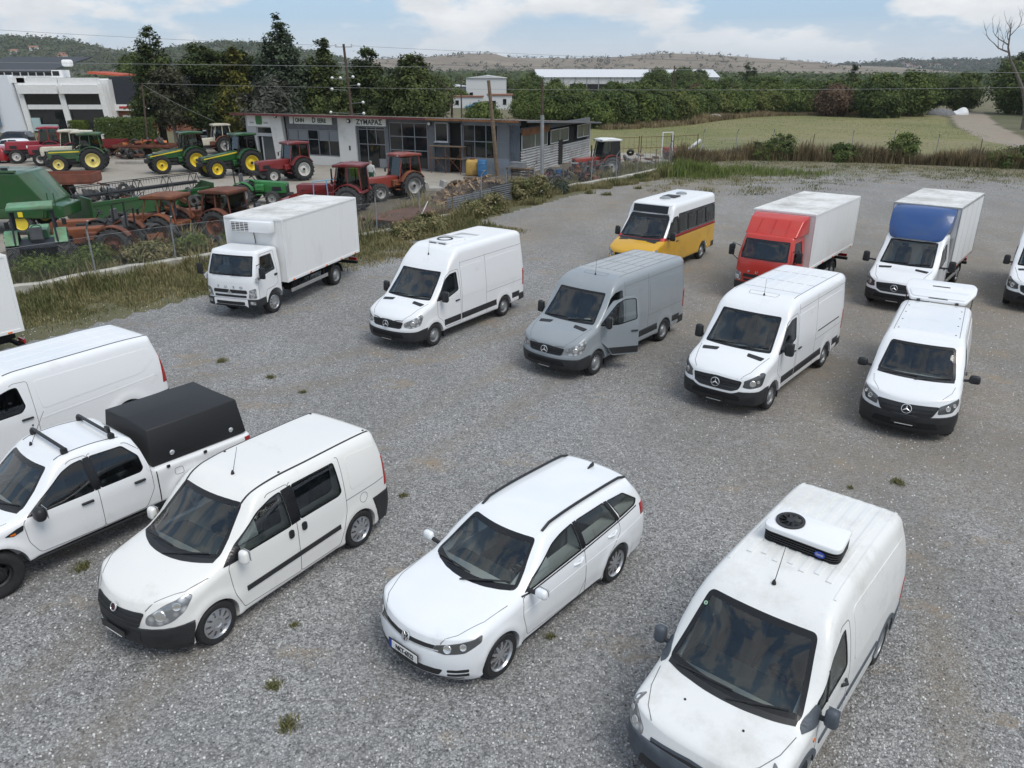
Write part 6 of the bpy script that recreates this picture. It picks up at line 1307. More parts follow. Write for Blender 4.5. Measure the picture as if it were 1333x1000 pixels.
    rf = obj('cab_roof', pr(rpoly([(x1 + .06, zt - .10), (x1 + .02, zt + .04), (.2, zt + .10), (x0 - .06, zt + .05), (x0 - .08, zt - .10)], .05), 'y', -cw * 1.0, cw * 1.0, .05, 2), ro, t, None, True, 40)
    for sg in (1, -1): obj('work_lamp', bx((x1 + .08, sg * cw * .75, zt - .02), (.07, .16, .10), .02), M_LENS, rf)
  else:
    obj('roll_bar', tb([(-.45, -.45, .9), (-.5, -.45, 2.0), (-.5, .45, 2.0), (-.45, .45, .9)], .04, 6), fm, t)
  if exhaust: obj('exhaust', tb([(1.25, -.18 if cab else .18, hood_h), (1.25, -.18 if cab else .18, hood_h + .85)], .05, 8), M_ENG, t)
  for sg in (1, -1):
    twheel(t, 0, sg * trk, rear[0], rear[1], tyre, rim); twheel(t, wb, sg * (trk - .06), front[0], front[1], tyre, rim)
  return t
M_CABGL = glass('cab_glass', (.55, .60, .60))
def tr_fr(name, label, F, Rr, off, paint_m, **kw):
  loc, h, wb = heading(F, Rr, off); return tractor(name, label, loc, h, kw.pop('wb', wb), paint_m, **kw)
tr_fr('tractor', 'older green tractor with pale yellow wheels and a square cab, leftmost of the green ones', (-35.2, 61.4), (-32.79, 62.2), 1.1, M_JDO, wb=2.45, rear=(.92, .50), front=(.66, .38), rim=M_YWP, hood_h=1.62, cab_h=2.85, stripe=M_YW, roof_m=M_JDO, slope=.05, frame_m=M_JD)
tr_fr('tractor', 'green tractor with bright yellow wheels parked between the hedge and its twin', (-26.8, 60.9), (-24.68, 62.4), 1.1, M_JD, wb=2.6, rear=(.92, .52), front=(.68, .42), rim=M_YW, hood_h=1.75, cab_h=2.95, stripe=M_YW, slope=.40, exhaust=False, frame_m=M_ENG)
tr_fr('tractor', 'green tractor with bright yellow wheels nearest the dealer building', (-21.7, 58.1), (-19.66, 60.2), 1.1, M_JD, wb=2.75, rear=(.95, .54), front=(.70, .44), rim=M_YW, hood_h=1.80, cab_h=3.0, stripe=M_YW, slope=.35, frame_m=M_ENG)
tr_fr('tractor', 'dark red tractor with a red roof and white wheels before the signs', (-17.0, 55.4), (-15.02, 57.3), 1.05, M_FRED, wb=2.35, rear=(.82, .48), front=(.52, .34), rim=M_WHEELW, hood_h=1.50, cab_h=2.62, slope=.06, exhaust=False, frame_m=M_FRED)
tr_fr('tractor', 'crimson tractor with a long bonnet and white-rimmed front wheel at the far left', (-42.8, 68.0), (-39.9, 69.2), 1.05, M_IHRED, wb=2.7, rear=(.85, .48), front=(.58, .38), rim=M_WHEELW, hood_h=1.72, cab_h=2.85, slope=.02, frame_m=M_IHRED, roof_m=M_IHRED, exhaust=False)
tr_fr('tractor', 'crimson tractor with white bonnet top and nose, between the crimson and cream ones', (-39.8, 66.2), (-37.2, 67.7), 1.0, M_IHRED, wb=2.5, rear=(.85, .48), front=(.55, .36), rim=M_WHEELW, hood_h=1.55, cab_h=2.70, slope=.02, frame_m=M_CREAM, roof_m=M_CREAM, front_trim=M_SIGNW)
tr_fr('tractor', 'cream tractor with a white roof hidden behind the older green tractor', (-37.9, 64.6), (-35.2, 65.8), 1.0, M_CREAM, wb=2.5, rear=(.85, .48), front=(.62, .38), rim=M_WHEELG, hood_h=1.58, cab_h=2.75, slope=.02, frame_m=M_ENG, roof_m=M_CREAM, front_trim=M_ENG)
tr_fr('tractor', 'old cream cab tractor standing under the cypresses behind the green twins', (-29.4, 75.3), (-27.4, 76.6), 1.0, M_CREAM, wb=2.3, rear=(.80, .45), front=(.5, .32), rim=M_WHEELG, hood_h=1.45, cab_h=2.65, frame_m=M_CREAM, roof_m=M_CREAM, fender_m=M_BRUST)
# red tractors by the flatbed: seen from front left
tr_fr('tractor', 'worn red tractor with a white-lettered roof beside the log pile', (-8.0, 47.3), (-6.1, 48.9), .95, M_FRED2, wb=2.35, rear=(.80, .46), front=(.55, .34), rim=M_WHEELG, tyre=M_TGREY, hood_h=1.35, cab_h=2.62, slope=.05, frame_m=M_FRED2, fender_m=M_ORUST, exhaust=False)
ct = tractor('tractor', 'dark red tractor seen from behind with a front loader, behind the blue frame', (-8.9, 43.9, 0), R(172), 2.4, M_FRED, rear=(.78, .46), front=(.52, .34), rim=M_WHEELG, tyre=M_TGREY, hood_h=1.5, cab_h=2.62, slope=.04, frame_m=M_FRED, exhaust=True)
for sg in (1, -1): obj('loader_arm', pr(rpoly([(.9, 1.5), (1.1, 1.65), (3.4, 1.0), (3.9, .35), (3.7, .3), (3.2, .85)], .05), 'y', sg * .62, sg * .72), M_FRED, ct)
obj('loader_bucket', pr(rpoly([(3.6, .1), (4.4, .1), (4.5, .25), (3.9, .8), (3.6, .75)], .04), 'y', -1.0, 1.0), M_FRED, ct); obj('loader_ram', tb([(1.6, .68, .8), (3.0, .68, 1.0)], .05, 6), mat('orange_ram', (.5, .2, .05), .5), ct)
t_ = thing('welded_rack', 'pale blue welded steel frame leaning before the dark red tractor', 'frame', (-10.1, 43.0, 0), R(35))
for a, b in (((-.85, 0, .5), (-.75, .1, 1.85)), ((.85, 0, .5), (.75, .1, 1.9)), ((0, 0, .5), (0, .1, 1.88)), ((-.76, .1, 1.85), (.76, .1, 1.9)), ((-.85, 0, .5), (.85, 0, .5))): obj('frame_bar', tb([a, b], .028, 6), mat('light_blue_paint', (.16, .36, .55), .5), t_)
for x in (-.85, .85): obj('frame_leg', tb([(x, 0, .5), (x * 1.05, -.1, 0)], .028, 6), mat('light_blue_paint'), t_)
tractor('tractor', 'small bright green tractor without a cab beside the rusty-roofed one', (-15.9, 47.0, 0), R(-3), 1.75, mat('grass_green_paint', (.03, .17, .045), .5, var=.35), rear=(.62, .34), front=(.42, .26), rim=M_WHEELG, tyre=M_TGREY, hood_h=1.32, hood_w=.62, cab=None, trk=.68, exhaust=False)
tractor('tractor', 'white-roofed red and grey tractor among the scrap at the right end of the yard', (7.2, 60.2, 0), R(200), 2.0, M_FRED2, rear=(.75, .42), front=(.45, .3), rim=M_WHEELG, tyre=M_TGREY, hood_h=1.4, cab_h=2.65, roof_m=M_SIGNW, frame_m=M_ENG, trk=.72)
# derelict tractors behind the chain link
GD = 'derelict tractors behind the chain-link fence'
tractor('tractor', 'derelict rust-brown tractor with a flat brown cab roof behind the refrigerated truck', (-13.4, 36.4, 0), R(165), 2.1, M_BRUST, rear=(.74, .42), front=(.46, .28), rim=M_ORUST, tyre=M_TGREY, hood_h=1.35, cab_h=2.28, roof_m=M_BRUST, frame_m=M_BRUST, exhaust=False, glassy=True, group=GD)
tractor('tractor', 'derelict orange tractor with an arched cab frame and no glass', (-15.6, 35.2, 0), R(172), 2.1, M_ORUST, rear=(.72, .42), front=(.46, .28), rim=M_ORUST, tyre=M_TGREY, hood_h=1.35, cab_h=2.22, roof_m=M_ORUST, frame_m=M_ORUST, exhaust=False, glassy=False, group=GD)
tractor('tractor', 'derelict orange tractor without cab next to the dented mint green one', (-17.9, 34.4, 0), R(175), 1.9, M_ORUST, rear=(.68, .38), front=(.42, .26), rim=M_ORUST, tyre=M_TGREY, hood_h=1.25, cab=None, exhaust=False, group=GD, fender_m=M_ENG)
tractor('tractor', 'derelict orange tractor with a grey dented tank, second from the mint green one', (-16.6, 32.6, 0), R(185), 1.9, M_ORUST, rear=(.70, .40), front=(.42, .26), rim=M_BRUST, tyre=M_TGREY, hood_h=1.3, cab=None, exhaust=False, group=GD, fender_m=M_BRUST)
tractor('tractor', 'mint green tractor with a glassless faded cab by the left edge', (-18.7, 30.2, 0), R(118), 2.2, M_MINT, rear=(.78, .46), front=(.48, .3), rim=M_ENG, tyre=M_TGREY, hood_h=1.45, cab_h=2.58, roof_m=M_MINT, frame_m=M_SLATE, fender_m=M_MINT, exhaust=False, glassy=False, group=GD)
tractor('tractor', 'derelict brown tractor hidden in weeds under the brown-roofed one', (-12.0, 36.0, 0), R(160), 1.8, M_BRUST, rear=(.66, .38), front=(.42, .26), rim=M_BRUST, tyre=M_TGREY, hood_h=1.2, cab=None, exhaust=False, group=GD)
# combine harvester
def combine():
  t = thing('combine_harvester', 'large green combine harvester with yellow stripe at the left edge', 'combine', (-23.2, 37.5, 0), R(6))
  obj('body', pr(rpoly([(.55, .75), (.75, 1.45), (-.25, 2.85), (-.6, 2.92), (-7.5, 3.05), (-7.5, .8)], .06), 'y', 0, 2.8, .05), M_JD, t, None, True, 40)
  obj('side_panel', pr(rpoly([(.50, .80), (.62, 1.34), (-3.0, 1.22), (-7.0, 1.22), (-7.0, .9)], .05), 'y', -.10, 0, .02), M_JD, t, None, True, 40); obj('upper_panel', pr(rpoly([(-1.9, 1.6), (-2.5, 2.4), (-5.5, 2.55), (-5.5, 1.6)], .2), 'y', -.08, 0, .02), M_JDO, t, None, True, 40)
  obj('stripe', pr([(.62, 1.38), (.68, 1.50), (-.95, 1.43), (-.9, 1.30)], 'y', -.03, .0), M_JDY, t); obj('air_intake', pr([(-2.6, 2.62), (-1.6, 2.72), (-1.5, 2.05), (-1.9, 2.0)], 'y', -.02, .05), M_ENG, t)
  obj('rear_chute', pr(rpoly([(.5, .7), (1.3, .75), (1.35, 1.3), (.65, 1.4)], .05), 'y', .3, 2.4, .03), M_JD, t, None, True, 40); obj('roof_edge', bx((-4, .1, 2.98), (7.2, .3, .10), .02), M_JDO, t); obj('beacon', bx((-.9, .2, 3.08), (.3, .12, .14), .02), M_BLACK, t)
  obj('badge', bx((-.5, -.115, 1.0), (.22, .02, .26), .004), M_JDY, t)
  for y in (.15, 2.6): twheel(t, -.6, y, .55, .40, M_TGREY, M_YW); twheel(t, -5.2, y, .9, .6, M_TGREY, M_YW)
  obj('ladder', tb([(.9, -.1, .6), (.9, -.1, 2.0), (1.2, -.1, 2.0), (1.2, -.1, .6)], .025, 6), M_JD, t)
combine()
def header_reel():
  t = thing('harvester_header', 'green combine header with a long black tine reel lying on the yard', 'header', (-22.9, 40.9, 0), R(58)); L = 7.5
  for x in (0, L): obj('end_plate', pr([(-1.5, .1), (.9, .1), (1.2, .45), (.2, .95), (-.5, 1.4), (-1.5, 1.3)], 'x', x - .05, x + .05), M_JD, t)
  obj('trough', pr([(-1.2, .15), (.6, .12), (.6, .2), (-.7, .25), (-1.1, .95), (-1.2, .95)], 'x', 0, L), M_JD, t); obj('top_beam', bx((L / 2, -1.15, .98), (L, .18, .18), .02), M_JD, t)
  obj('auger', la([(.16, .1), (.16, L - .1)], 14, 'x', (0, -.45, .55)), mat('worn_steel', (.45, .45, .44), .35, metal=.7), t)
  bm = bmesh.new()
  for k in range(60):
    a = k * .6; box(bm, (.2 + k * (L - .4) / 60, -.45 + .25 * cos(a), .55 + .25 * sin(a)), (.03, .16, .16))
  obj('auger_flight', bm, M_GALV, t, None, False, kind='stuff')
  reel = obj('reel_tube', la([(.09, -.1), (.09, L + .1)], 12, 'x', (0, .15, 1.25)), M_BLACK, t)
  for k in range(5):
    x = .05 + k * (L - .1) / 4
    s_ = bmesh.new()
    for i in range(6):
      a = i * pi / 3; b = a + pi / 3; p = Vector((x, .15 + .58 * cos(a), 1.25 + .58 * sin(a))); q = Vector((x, .15 + .58 * cos(b), 1.25 + .58 * sin(b))); tube(s_, [(x, .15, 1.25), p], .022, 5); tube(s_, [p, q], .02, 5)
    obj('reel_star', s_, M_BLACK, reel)
  for i in range(6):
    a = i * pi / 3; y, z = .15 + .58 * cos(a), 1.25 + .58 * sin(a); br_ = obj('tine_bar', tb([(0, y, z), (L, y, z)], .022, 5), M_BLACK, reel)
    tm = bmesh.new()
    for k in range(44): x = .08 + k * (L - .16) / 43; tube(tm, [(x, y, z), (x, y + .03, z - .22)], .008, 4)
    obj('tines', tm, M_BLACK, br_, kind='stuff')
header_reel()
def trailer(name, label, x, y, rz, L, W_, z, m, side=.35):
  t = thing(name, label, 'trailer', (x, y, 0), rz); obj('bed', bx((0, 0, z), (L, W_, .12), .02), m, t)
  for sg in (1, -1): obj('side_board', bx((0, sg * W_ / 2, z + side / 2 + .05), (L, .06, side), .01), m, t)
  for xx in (-L / 2, L / 2): obj('end_board', bx((xx, 0, z + side / 2 + .05), (.06, W_, side), .01), m, t)
  obj('drawbar', tb([(L / 2, 0, z - .1), (L / 2 + 1.4, 0, .45)], .06, 6), m, t)
  for sg in (1, -1): twheel(t, -.3, sg * (W_ / 2 - .1), .40, .25, M_TGREY, M_RUST)
  return t
trailer('farm_trailer', 'rusty tipping trailer with high side boards behind the combine', -28.0, 49.5, R(8), 3.6, 1.9, .95, dirty('rusty_red_paint', (.22, .07, .045), (.12, .06, .04), .5, 1.5, .8), .50)
trailer('farm_trailer', 'dark flat trailer loaded with red and orange implements by the hedge', -33.6, 73.6, R(4), 5.2, 2.0, .95, M_BRUST, .18)
trailer('farm_trailer', 'red slatted trailer frame left of the loaded trailer', -37.6, 75.2, R(6), 2.6, 1.7, .8, M_FRED, .6)
def scrap(name, label, x, y, n, sx, sy, sz, mats, seed, z0=0., cat='scrap'):
  """loose heap of bent bars, plates and wheels, every piece its own part"""
  t = thing(name, label, cat, (x, y, z0)); r = random.Random(seed)
  for k in range(n):
    p = Vector((r.uniform(-sx, sx), r.uniform(-sy, sy), 0)); z = sz * r.random() * max(.1, 1 - abs(p.x) / sx * .7); kd = r.random(); m = r.choice(mats)
    if kd < .45: d = Vector((r.uniform(-1, 1), r.uniform(-1, 1), r.uniform(-.3, .9))) * r.uniform(.3, .8); q = p + Vector((0, 0, max(.05, z))); e_ = q + d; e_.z = max(.04, e_.z); obj('bar', tb([q, q.lerp(e_, .5) + Vector((r.uniform(-.1, .1), 0, .06)), e_], r.uniform(.02, .05), 5), m, t)
    elif kd < .75: rot = Matrix.Rotation(r.uniform(0, 3), 3, 'Z') @ Matrix.Rotation(r.uniform(-.7, .7), 3, 'X'); obj('plate', bx((p.x, p.y, z + .15), (r.uniform(.3, .8), r.uniform(.2, .5), r.uniform(.05, .25)), .01, rot), m, t)
    else: o = obj('wheel_scrap', la([(.14, -.08), (.30, -.10), (.34, 0), (.30, .10), (.14, .08)], 16), M_TGREY, t, (p.x, p.y, z + .25)); o.rotation_euler = (r.uniform(-.8, .8), 0, r.uniform(0, 3))
  return t
scrap('implement_load', 'red and orange implement parts piled on the dark flat trailer', -33.4, 73.4, 22, 1.9, .6, .5, [M_FRED2, M_ORUST, mat('bright_red_paint', (.5, .03, .03), .5), mat('orange_paint', (.55, .18, .04), .5)], 31, 1.05, 'load')
scrap('scrap_heap', 'rusty scrap iron heap behind the fence beside the hut', 4.4, 56.2, 60, 1.7, 1.4, 1.3, [M_RUST, M_BRUST, M_ENG, M_GALV], 32); scrap('scrap_heap', 'dark scrap heap left of the white-roofed tractor', 6.0, 58.6, 40, 1.2, 1.0, 1.1, [M_RUST, M_ENG, M_FRED2], 33); scrap('scrap_heap', 'low scrap strip under the corrugated hut wall', 2.6, 54.6, 36, 1.2, .9, .8, [M_RUST, M_WOOD, M_GALV, M_FRED], 34)
scrap('scrap_heap', 'broken machine parts beyond the header reel', -24.0, 47.5, 40, 2.2, 1.2, .7, [M_RUST, M_BRUST, M_GALV], 35); scrap('scrap_heap', 'scattered harrow parts behind the wire gate panels', 10.8, 67.5, 30, 1.8, 1.2, .9, [M_RUST, M_WOOD, M_GALV], 36); scrap('scrap_heap', 'engine parts heaped beneath the loaded trailer', -35.2, 72.4, 30, 1.8, .8, .7, [M_RUST, M_ENG, M_BRUST], 37)
for k, (x, y) in enumerate([(-19.6, 27.6), (-18.2, 28.9), (-16.8, 30.4), (-15.4, 31.6), (-13.9, 32.9), (-12.3, 34.0), (-10.9, 35.0), (-9.0, 36.3), (-17.4, 29.2), (-14.6, 31.6)]): bush('weed_clump', ('leafy green' if k % 3 else 'dry yellowish') + ' weed clump inside the chain-link fence, %s from the left edge' % ('first second third fourth fifth sixth seventh eighth ninth tenth'.split()[k]), x, y, .75 + .3 * (k * 7 % 5) / 5, .7, LF_WEED if k % 3 == 0 else LF_BROAD, 300 + k, 'weed clumps inside the fence', 55, .075, .17)
scrap('scrap_heap', 'rusty bars and wheels between the derelict orange tractors', -15.2, 33.6, 34, 2.4, .5, .9, [M_RUST, M_ORUST, M_ENG], 38); scrap('scrap_heap', 'rusty implement parts between the header and the green tractor', -18.6, 44.6, 34, 1.6, 1.0, .8, [M_RUST, M_ORUST, M_JDO, M_ENG], 39)
# white steel loading frame and pipe by the far corner
t_ = thing('steel_arch', 'white steel arch frame with machinery at the far end of the yard fence', 'frame', (14.0, 72.2, 0), R(20)); obj('arch', tb([(-.55, 0, 0), (-.55, 0, 2.3), (.45, .0, 2.3), (.55, 0, .2)], .07, 8), M_SIGNW, t_); obj('machine', bx((.4, .3, .7), (1.4, .7, .6), .06), M_FRED2, t_); twheel(t_, -.2, -.4, .35, .2, M_TGREY, M_RUST)
t_ = thing('pipe', 'thick white pipe propped at a slant by the far fence', 'pipe', (16.2, 72.6, 0)); obj('tube', tb([(-.9, 0, .2), (.9, .1, 1.6)], .16, 10), M_SIGNW, t_)
# flatbed and corrugated retaining sheets, log pile
t_ = thing('steel_flatbed', 'rusty steel flatbed platform lying behind the kerb', 'platform', (-5.6, 41.0, 0), R(57)); obj('deck', bx((0, 0, .42), (4.6, 2.2, .10), .01), dirty('rusty_plate', (.075, .04, .028), (.16, .07, .04), .5, 1.2, .85), t_)
for y in (-1.1, 1.1): obj('side_rail', bx((0, y, .34), (4.7, .08, .22), .01), M_BRUST, t_)
for x in (-1.8, 0, 1.8): obj('bearer', bx((x, 0, .16), (.2, 2.0, .30), .01), M_CONC, t_)
t_ = thing('corrugated_fence', 'grey corrugated sheets holding the log pile', 'fence', (-2.0, 44.5, 0), R(56))
for k, (x0, x1, h_) in enumerate(((-2.6, -.2, .85), (-.3, 1.6, .95), (1.5, 3.6, 1.05))):
  s_ = sheet('corrugated_sheet', x0, x1, .15, h_ + .15, .02 * k, dirty('galvanised_sheet', (.30, .32, .34), (.16, .12, .09), .3, .9, .55), t_, .12, .018, False); s_.rotation_euler = (R(-6 + 4 * k), 0, 0)
def logs():
  t = thing('log_pile', 'heap of split firewood logs stacked behind the corrugated sheets', 'logs', (-2.9, 46.2, 0), R(56)); r = random.Random(3)
  m1 = mat('split_wood', (.30, .205, .12), .9, var=.35, vscale=6); m2 = mat('log_bark', (.10, .07, .05), .95, var=.4, vscale=8); protos = []
  for k in range(6):
    L = r.uniform(.34, .5); rr_ = r.uniform(.07, .12); a = 2.2 + k * .3; n = 7; pts = [(rr_ * cos(a * i / n), rr_ * sin(a * i / n)) for i in range(n + 1)] + ([(0, 0)] if a < 4 else []); bm = bmesh.new(); fs = prism(bm, pts, 'x', -L / 2, L / 2)
    for f in bm.faces: f.material_index = 0
    for i, f in enumerate(fs[2:2 + n]): f.material_index = 1
    me = bpy.data.meshes.new('log'); bm.to_mesh(me); bm.free(); me.materials.append(m1); me.materials.append(m2); protos.append(me)
  cnt = 0
  def prof(x): return 1.5 * max(0, 1 - ((x - .8) / 3.6) ** 2)
  for k in range(2200):
    if cnt >= 295: break
    x = r.uniform(-2.8, 4.3); y = r.uniform(-1.0, 1.1); h_ = prof(x) * max(0, 1 - max(0, y - .1) ** 2 * .6); z = h_ * r.uniform(.82, 1.02) if r.random() < .78 else h_ * r.random()
    if h_ < .15: continue
    o = bpy.data.objects.new('log', r.choice(protos)); COL.objects.link(o); o.parent = t; o.location = (x, y, max(.1, z)); o.rotation_euler = (r.uniform(0, 6), r.uniform(-.6, .6), r.uniform(0, 6) if r.random() < .4 else pi / 2 + r.uniform(-.4, .4)); s_ = r.uniform(.9, 1.35); o.scale = (s_,) * 3; cnt += 1
  core = bmesh.new(); prism(core, [(x, max(.02, prof(x) * .86)) for x in np.linspace(-2.7, 4.2, 16)] + [(4.2, 0), (-2.7, 0)], 'y', -.85, .75)
  obj('log_core', core, m2, t)
logs()
# scaffold, tanks, blocks
t_ = thing('scaffold', 'small rusty scaffold frame with plank deck before the dealer windows', 'scaffold', (-5.0, 62.0, 0), atan2(.405, -.914))
for x in (-1.3, 0, 1.3):
  for y in (-.4, .4): obj('upright', tb([(x, y, 0), (x, y, 2.0)], .03, 6), M_RUST, t_)
for x0 in (-1.3, 0): obj('cross_brace', tb([(x0, .4, .2), (x0 + 1.3, .4, 1.5)], .02, 5), M_RUST, t_); obj('cross_brace', tb([(x0, .4, 1.5), (x0 + 1.3, .4, .2)], .02, 5), M_RUST, t_)
for z in (1.1, 2.0):
  for y in (-.27, .0, .27): obj('plank', bx((0, y, z), (3.0, .24, .05), .005), M_WOOD, t_)
t_ = thing('tank', 'dented yellow tank standing by the wooden pole', 'tank', (-3.0, 60.2, 0)); obj('shell', bx((0, 0, .6), (1.0, .9, 1.2), .2, None, 3), dirty('yellow_tank_paint', (.50, .32, .08), (.2, .12, .06), .4, 1.4, .6), t_, None, True); obj('cap', la([(.2, 1.2), (.18, 1.3), (0, 1.3)], 12, 'z'), M_RUST, t_)
t_ = thing('barrel', 'blue plastic barrel beside the yellow tank', 'barrel', (-2.25, 59.6, 0)); obj('shell', la([(0, 0), (.32, 0), (.35, .2), (.35, 1.0), (.32, 1.2), (.2, 1.25), (0, 1.25)], 24, 'z'), mat('blue_plastic', (.05, .17, .36), .4, var=.15), t_, None, True)
for z in (.45, .95): obj('hoop', la([(.352, z), (.37, z + .03), (.352, z + .06)], 24, 'z'), mat('blue_plastic'), t_)
t_ = thing('concrete_block', 'broken pale concrete trough by the log pile', 'trough', (-5.2, 52.6, 0), R(20)); obj('shell', pr([(-.7, 0), (.7, 0), (.8, .6), (.55, .6), (.45, .2), (-.45, .2), (-.55, .6), (-.8, .6)], 'y', -.5, .5, .02), M_CONC, t_)
t_ = thing('work_table', 'wooden crate table with a grey metal box on top near the hut corner', 'table', (.6, 57.6, 0), R(150)); obj('top', bx((0, 0, .85), (2.0, .8, .10), .01), M_WOOD, t_); [obj('leg', bx((x, y, .4), (.09, .09, .8)), M_WOOD, t_) for x in (-.9, .9) for y in (-.32, .32)]; [obj('side_plank', bx((0, -.38, z), (1.9, .04, .16), .005), M_WOOD, t_) for z in (.3, .5, .7)]
t_ = thing('metal_box', 'grey galvanised metal box resting on the crate table', 'box', (.45, 57.6, .9), R(150)); obj('shell', bx((0, 0, .17), (1.1, .6, .34), .03), M_GALV, t_); obj('lid', bx((0, 0, .36), (1.14, .64, .05), .01), M_GALV, t_)
t_ = thing('bucket', 'blue bucket among the scrap by the hut wall', 'bucket', (3.3, 55.4, .5)); obj('shell', la([(0, 0), (.22, 0), (.28, .5), (.26, .5), (.2, .04)], 16, 'z'), mat('blue_plastic'), t_, None, True); obj('rim', la([(.28, .48), (.30, .52), (.27, .52)], 16, 'z'), mat('blue_plastic'), t_)
# ---------------------------------------------------------------- small parked cars at the back
def small_car(name, label, cat, loc, rz, pm, L=4.2, H=1.48, suv=False, group=None):
  t = thing(name, label, cat, loc, rz, group); k = L / 4.3; hh = H / 1.48
  top = [(-2.15 * k, 1.0 * hh), (-2.0 * k, 1.08 * hh), (-1.75 * k, 1.35 * hh if not suv else 1.44 * hh), (-1.2 * k, 1.46 * hh), (-.2 * k, 1.48 * hh), (.3 * k, 1.38 * hh), (.95 * k, 1.0 * hh), (1.1 * k, .96 * hh), (1.9 * k, .80 * hh), (2.15 * k, .64 * hh)]
  B = Body(2.15 * k, -2.15 * k, top, [(-2.15 * k, .80), (-1.5 * k, .88), (1.3 * k, .88), (2.15 * k, .80)], [(0, .95), (.5, 1), (.9 * hh, .98), (1.2 * hh, .86), (1.48 * hh, .72)], rt=.12, bot=.22 if not suv else .36, fasc=[(.2, -.08), (.45, 0), (.64, -.08)], rear=[(.2, .05), (.6, 0), (1.0, .06)], pf=(.45, 2.2), pr=(.25, 2.6), sweep=.2, sx=.1, na=50, nb=13, nc=18)
  wr = .31 if not suv else .38; B.cut([cyl_wells((1.3 * k, -1.3 * k), wr + .04, wr, 1.2, .58)]); put('body', B.mesh, [pm, M_WELL], t)
  obj('windscreen', B.patch(rpoly([(-.70, 1.02 * hh), (.70, 1.02 * hh), (.54, 1.38 * hh), (-.54, 1.38 * hh)], .05), 'F', .006, .01, .1), M_PANE, t, None, True)
  for pj in 'LR':
    for w in ([(.78 * k, 1.0 * hh), (.22 * k, 1.34 * hh), (-.35 * k, 1.40 * hh), (-.36 * k, 1.0 * hh)], [(-.44 * k, 1.0 * hh), (-.43 * k, 1.40 * hh), (-1.2 * k, 1.38 * hh), (-1.55 * k, 1.12 * hh), (-1.5 * k, 1.02 * hh)]): obj('window', B.patch(rpoly(w, .04), pj, .006, .01, .1), M_PANE, t, None, True)
  headlights(t, B, [(2.05 * k, .50, .60 * hh), (2.0 * k, .52, .70 * hh), (1.75 * k, .80, .76 * hh), (1.8 * k, .80, .64 * hh)], 35, M_LENS, (), r=.02)
  for x in (1.3, -1.3):
    for sg in (1, -1): wheel(t, x * k, sg * .78, wr, .2, 'cap', M_SILVER)
  for sg in (1, -1): mirror(t, (.62 * k, sg * .86, 1.02 * hh), sg, (.1, .16, .12), pm, .06)
  return t
M_BLK = mat('black_car_paint', (.012, .013, .015), .25, coat=.8); M_CRED = mat('red_car_paint', (.30, .01, .015), .3, coat=.6); M_CBLUE = mat('sky_blue_car_paint', (.10, .27, .45), .35, coat=.6)
small_car('parked_car', 'black off-road car in front of the showroom columns', 'car', (-50.2, 80.5, 0), R(185), M_BLK, 4.4, 1.85, True, 'cars parked behind the yard'); small_car('parked_car', 'small white car in front of the black off-road car', 'car', (-48.4, 77.0, 0), R(185), M_WHITE, 3.9, 1.4, False, 'cars parked behind the yard'); small_car('parked_car', 'dark red car cut off by the left edge of the yard', 'car', (-45.6, 69.2, 0), R(180), M_CRED, 4.3, 1.42, False, 'cars parked behind the yard')
small_car('parked_car', 'white car under the cypresses left of the blue sign', 'car', (-32.0, 87.2, 0), R(8), M_WHITE, 4.3, 1.5, False, 'cars parked behind the yard'); small_car('parked_car', 'white off-road car just left of the dealer building', 'car', (-27.6, 85.0, 0), R(12), M_WHITE, 4.4, 1.75, True, 'cars parked behind the yard'); small_car('parked_car', 'sky-blue car parked before the far white house', 'car', (-7.4, 165, 0), R(175), M_CBLUE, 4.4, 1.6, False)
t_ = thing('sign', 'small blue sign board behind the left end of the dealer building', 'sign', (-26.9, 80.0, 0)); obj('post', tb([(0, 0, 0), (0, 0, 2.6)], .04, 6), M_GALV, t_); obj('board', bx((0, -.05, 2.8), (1.1, .06, .8), .01), mat('sign_blue', (.05, .17, .42), .5), t_)
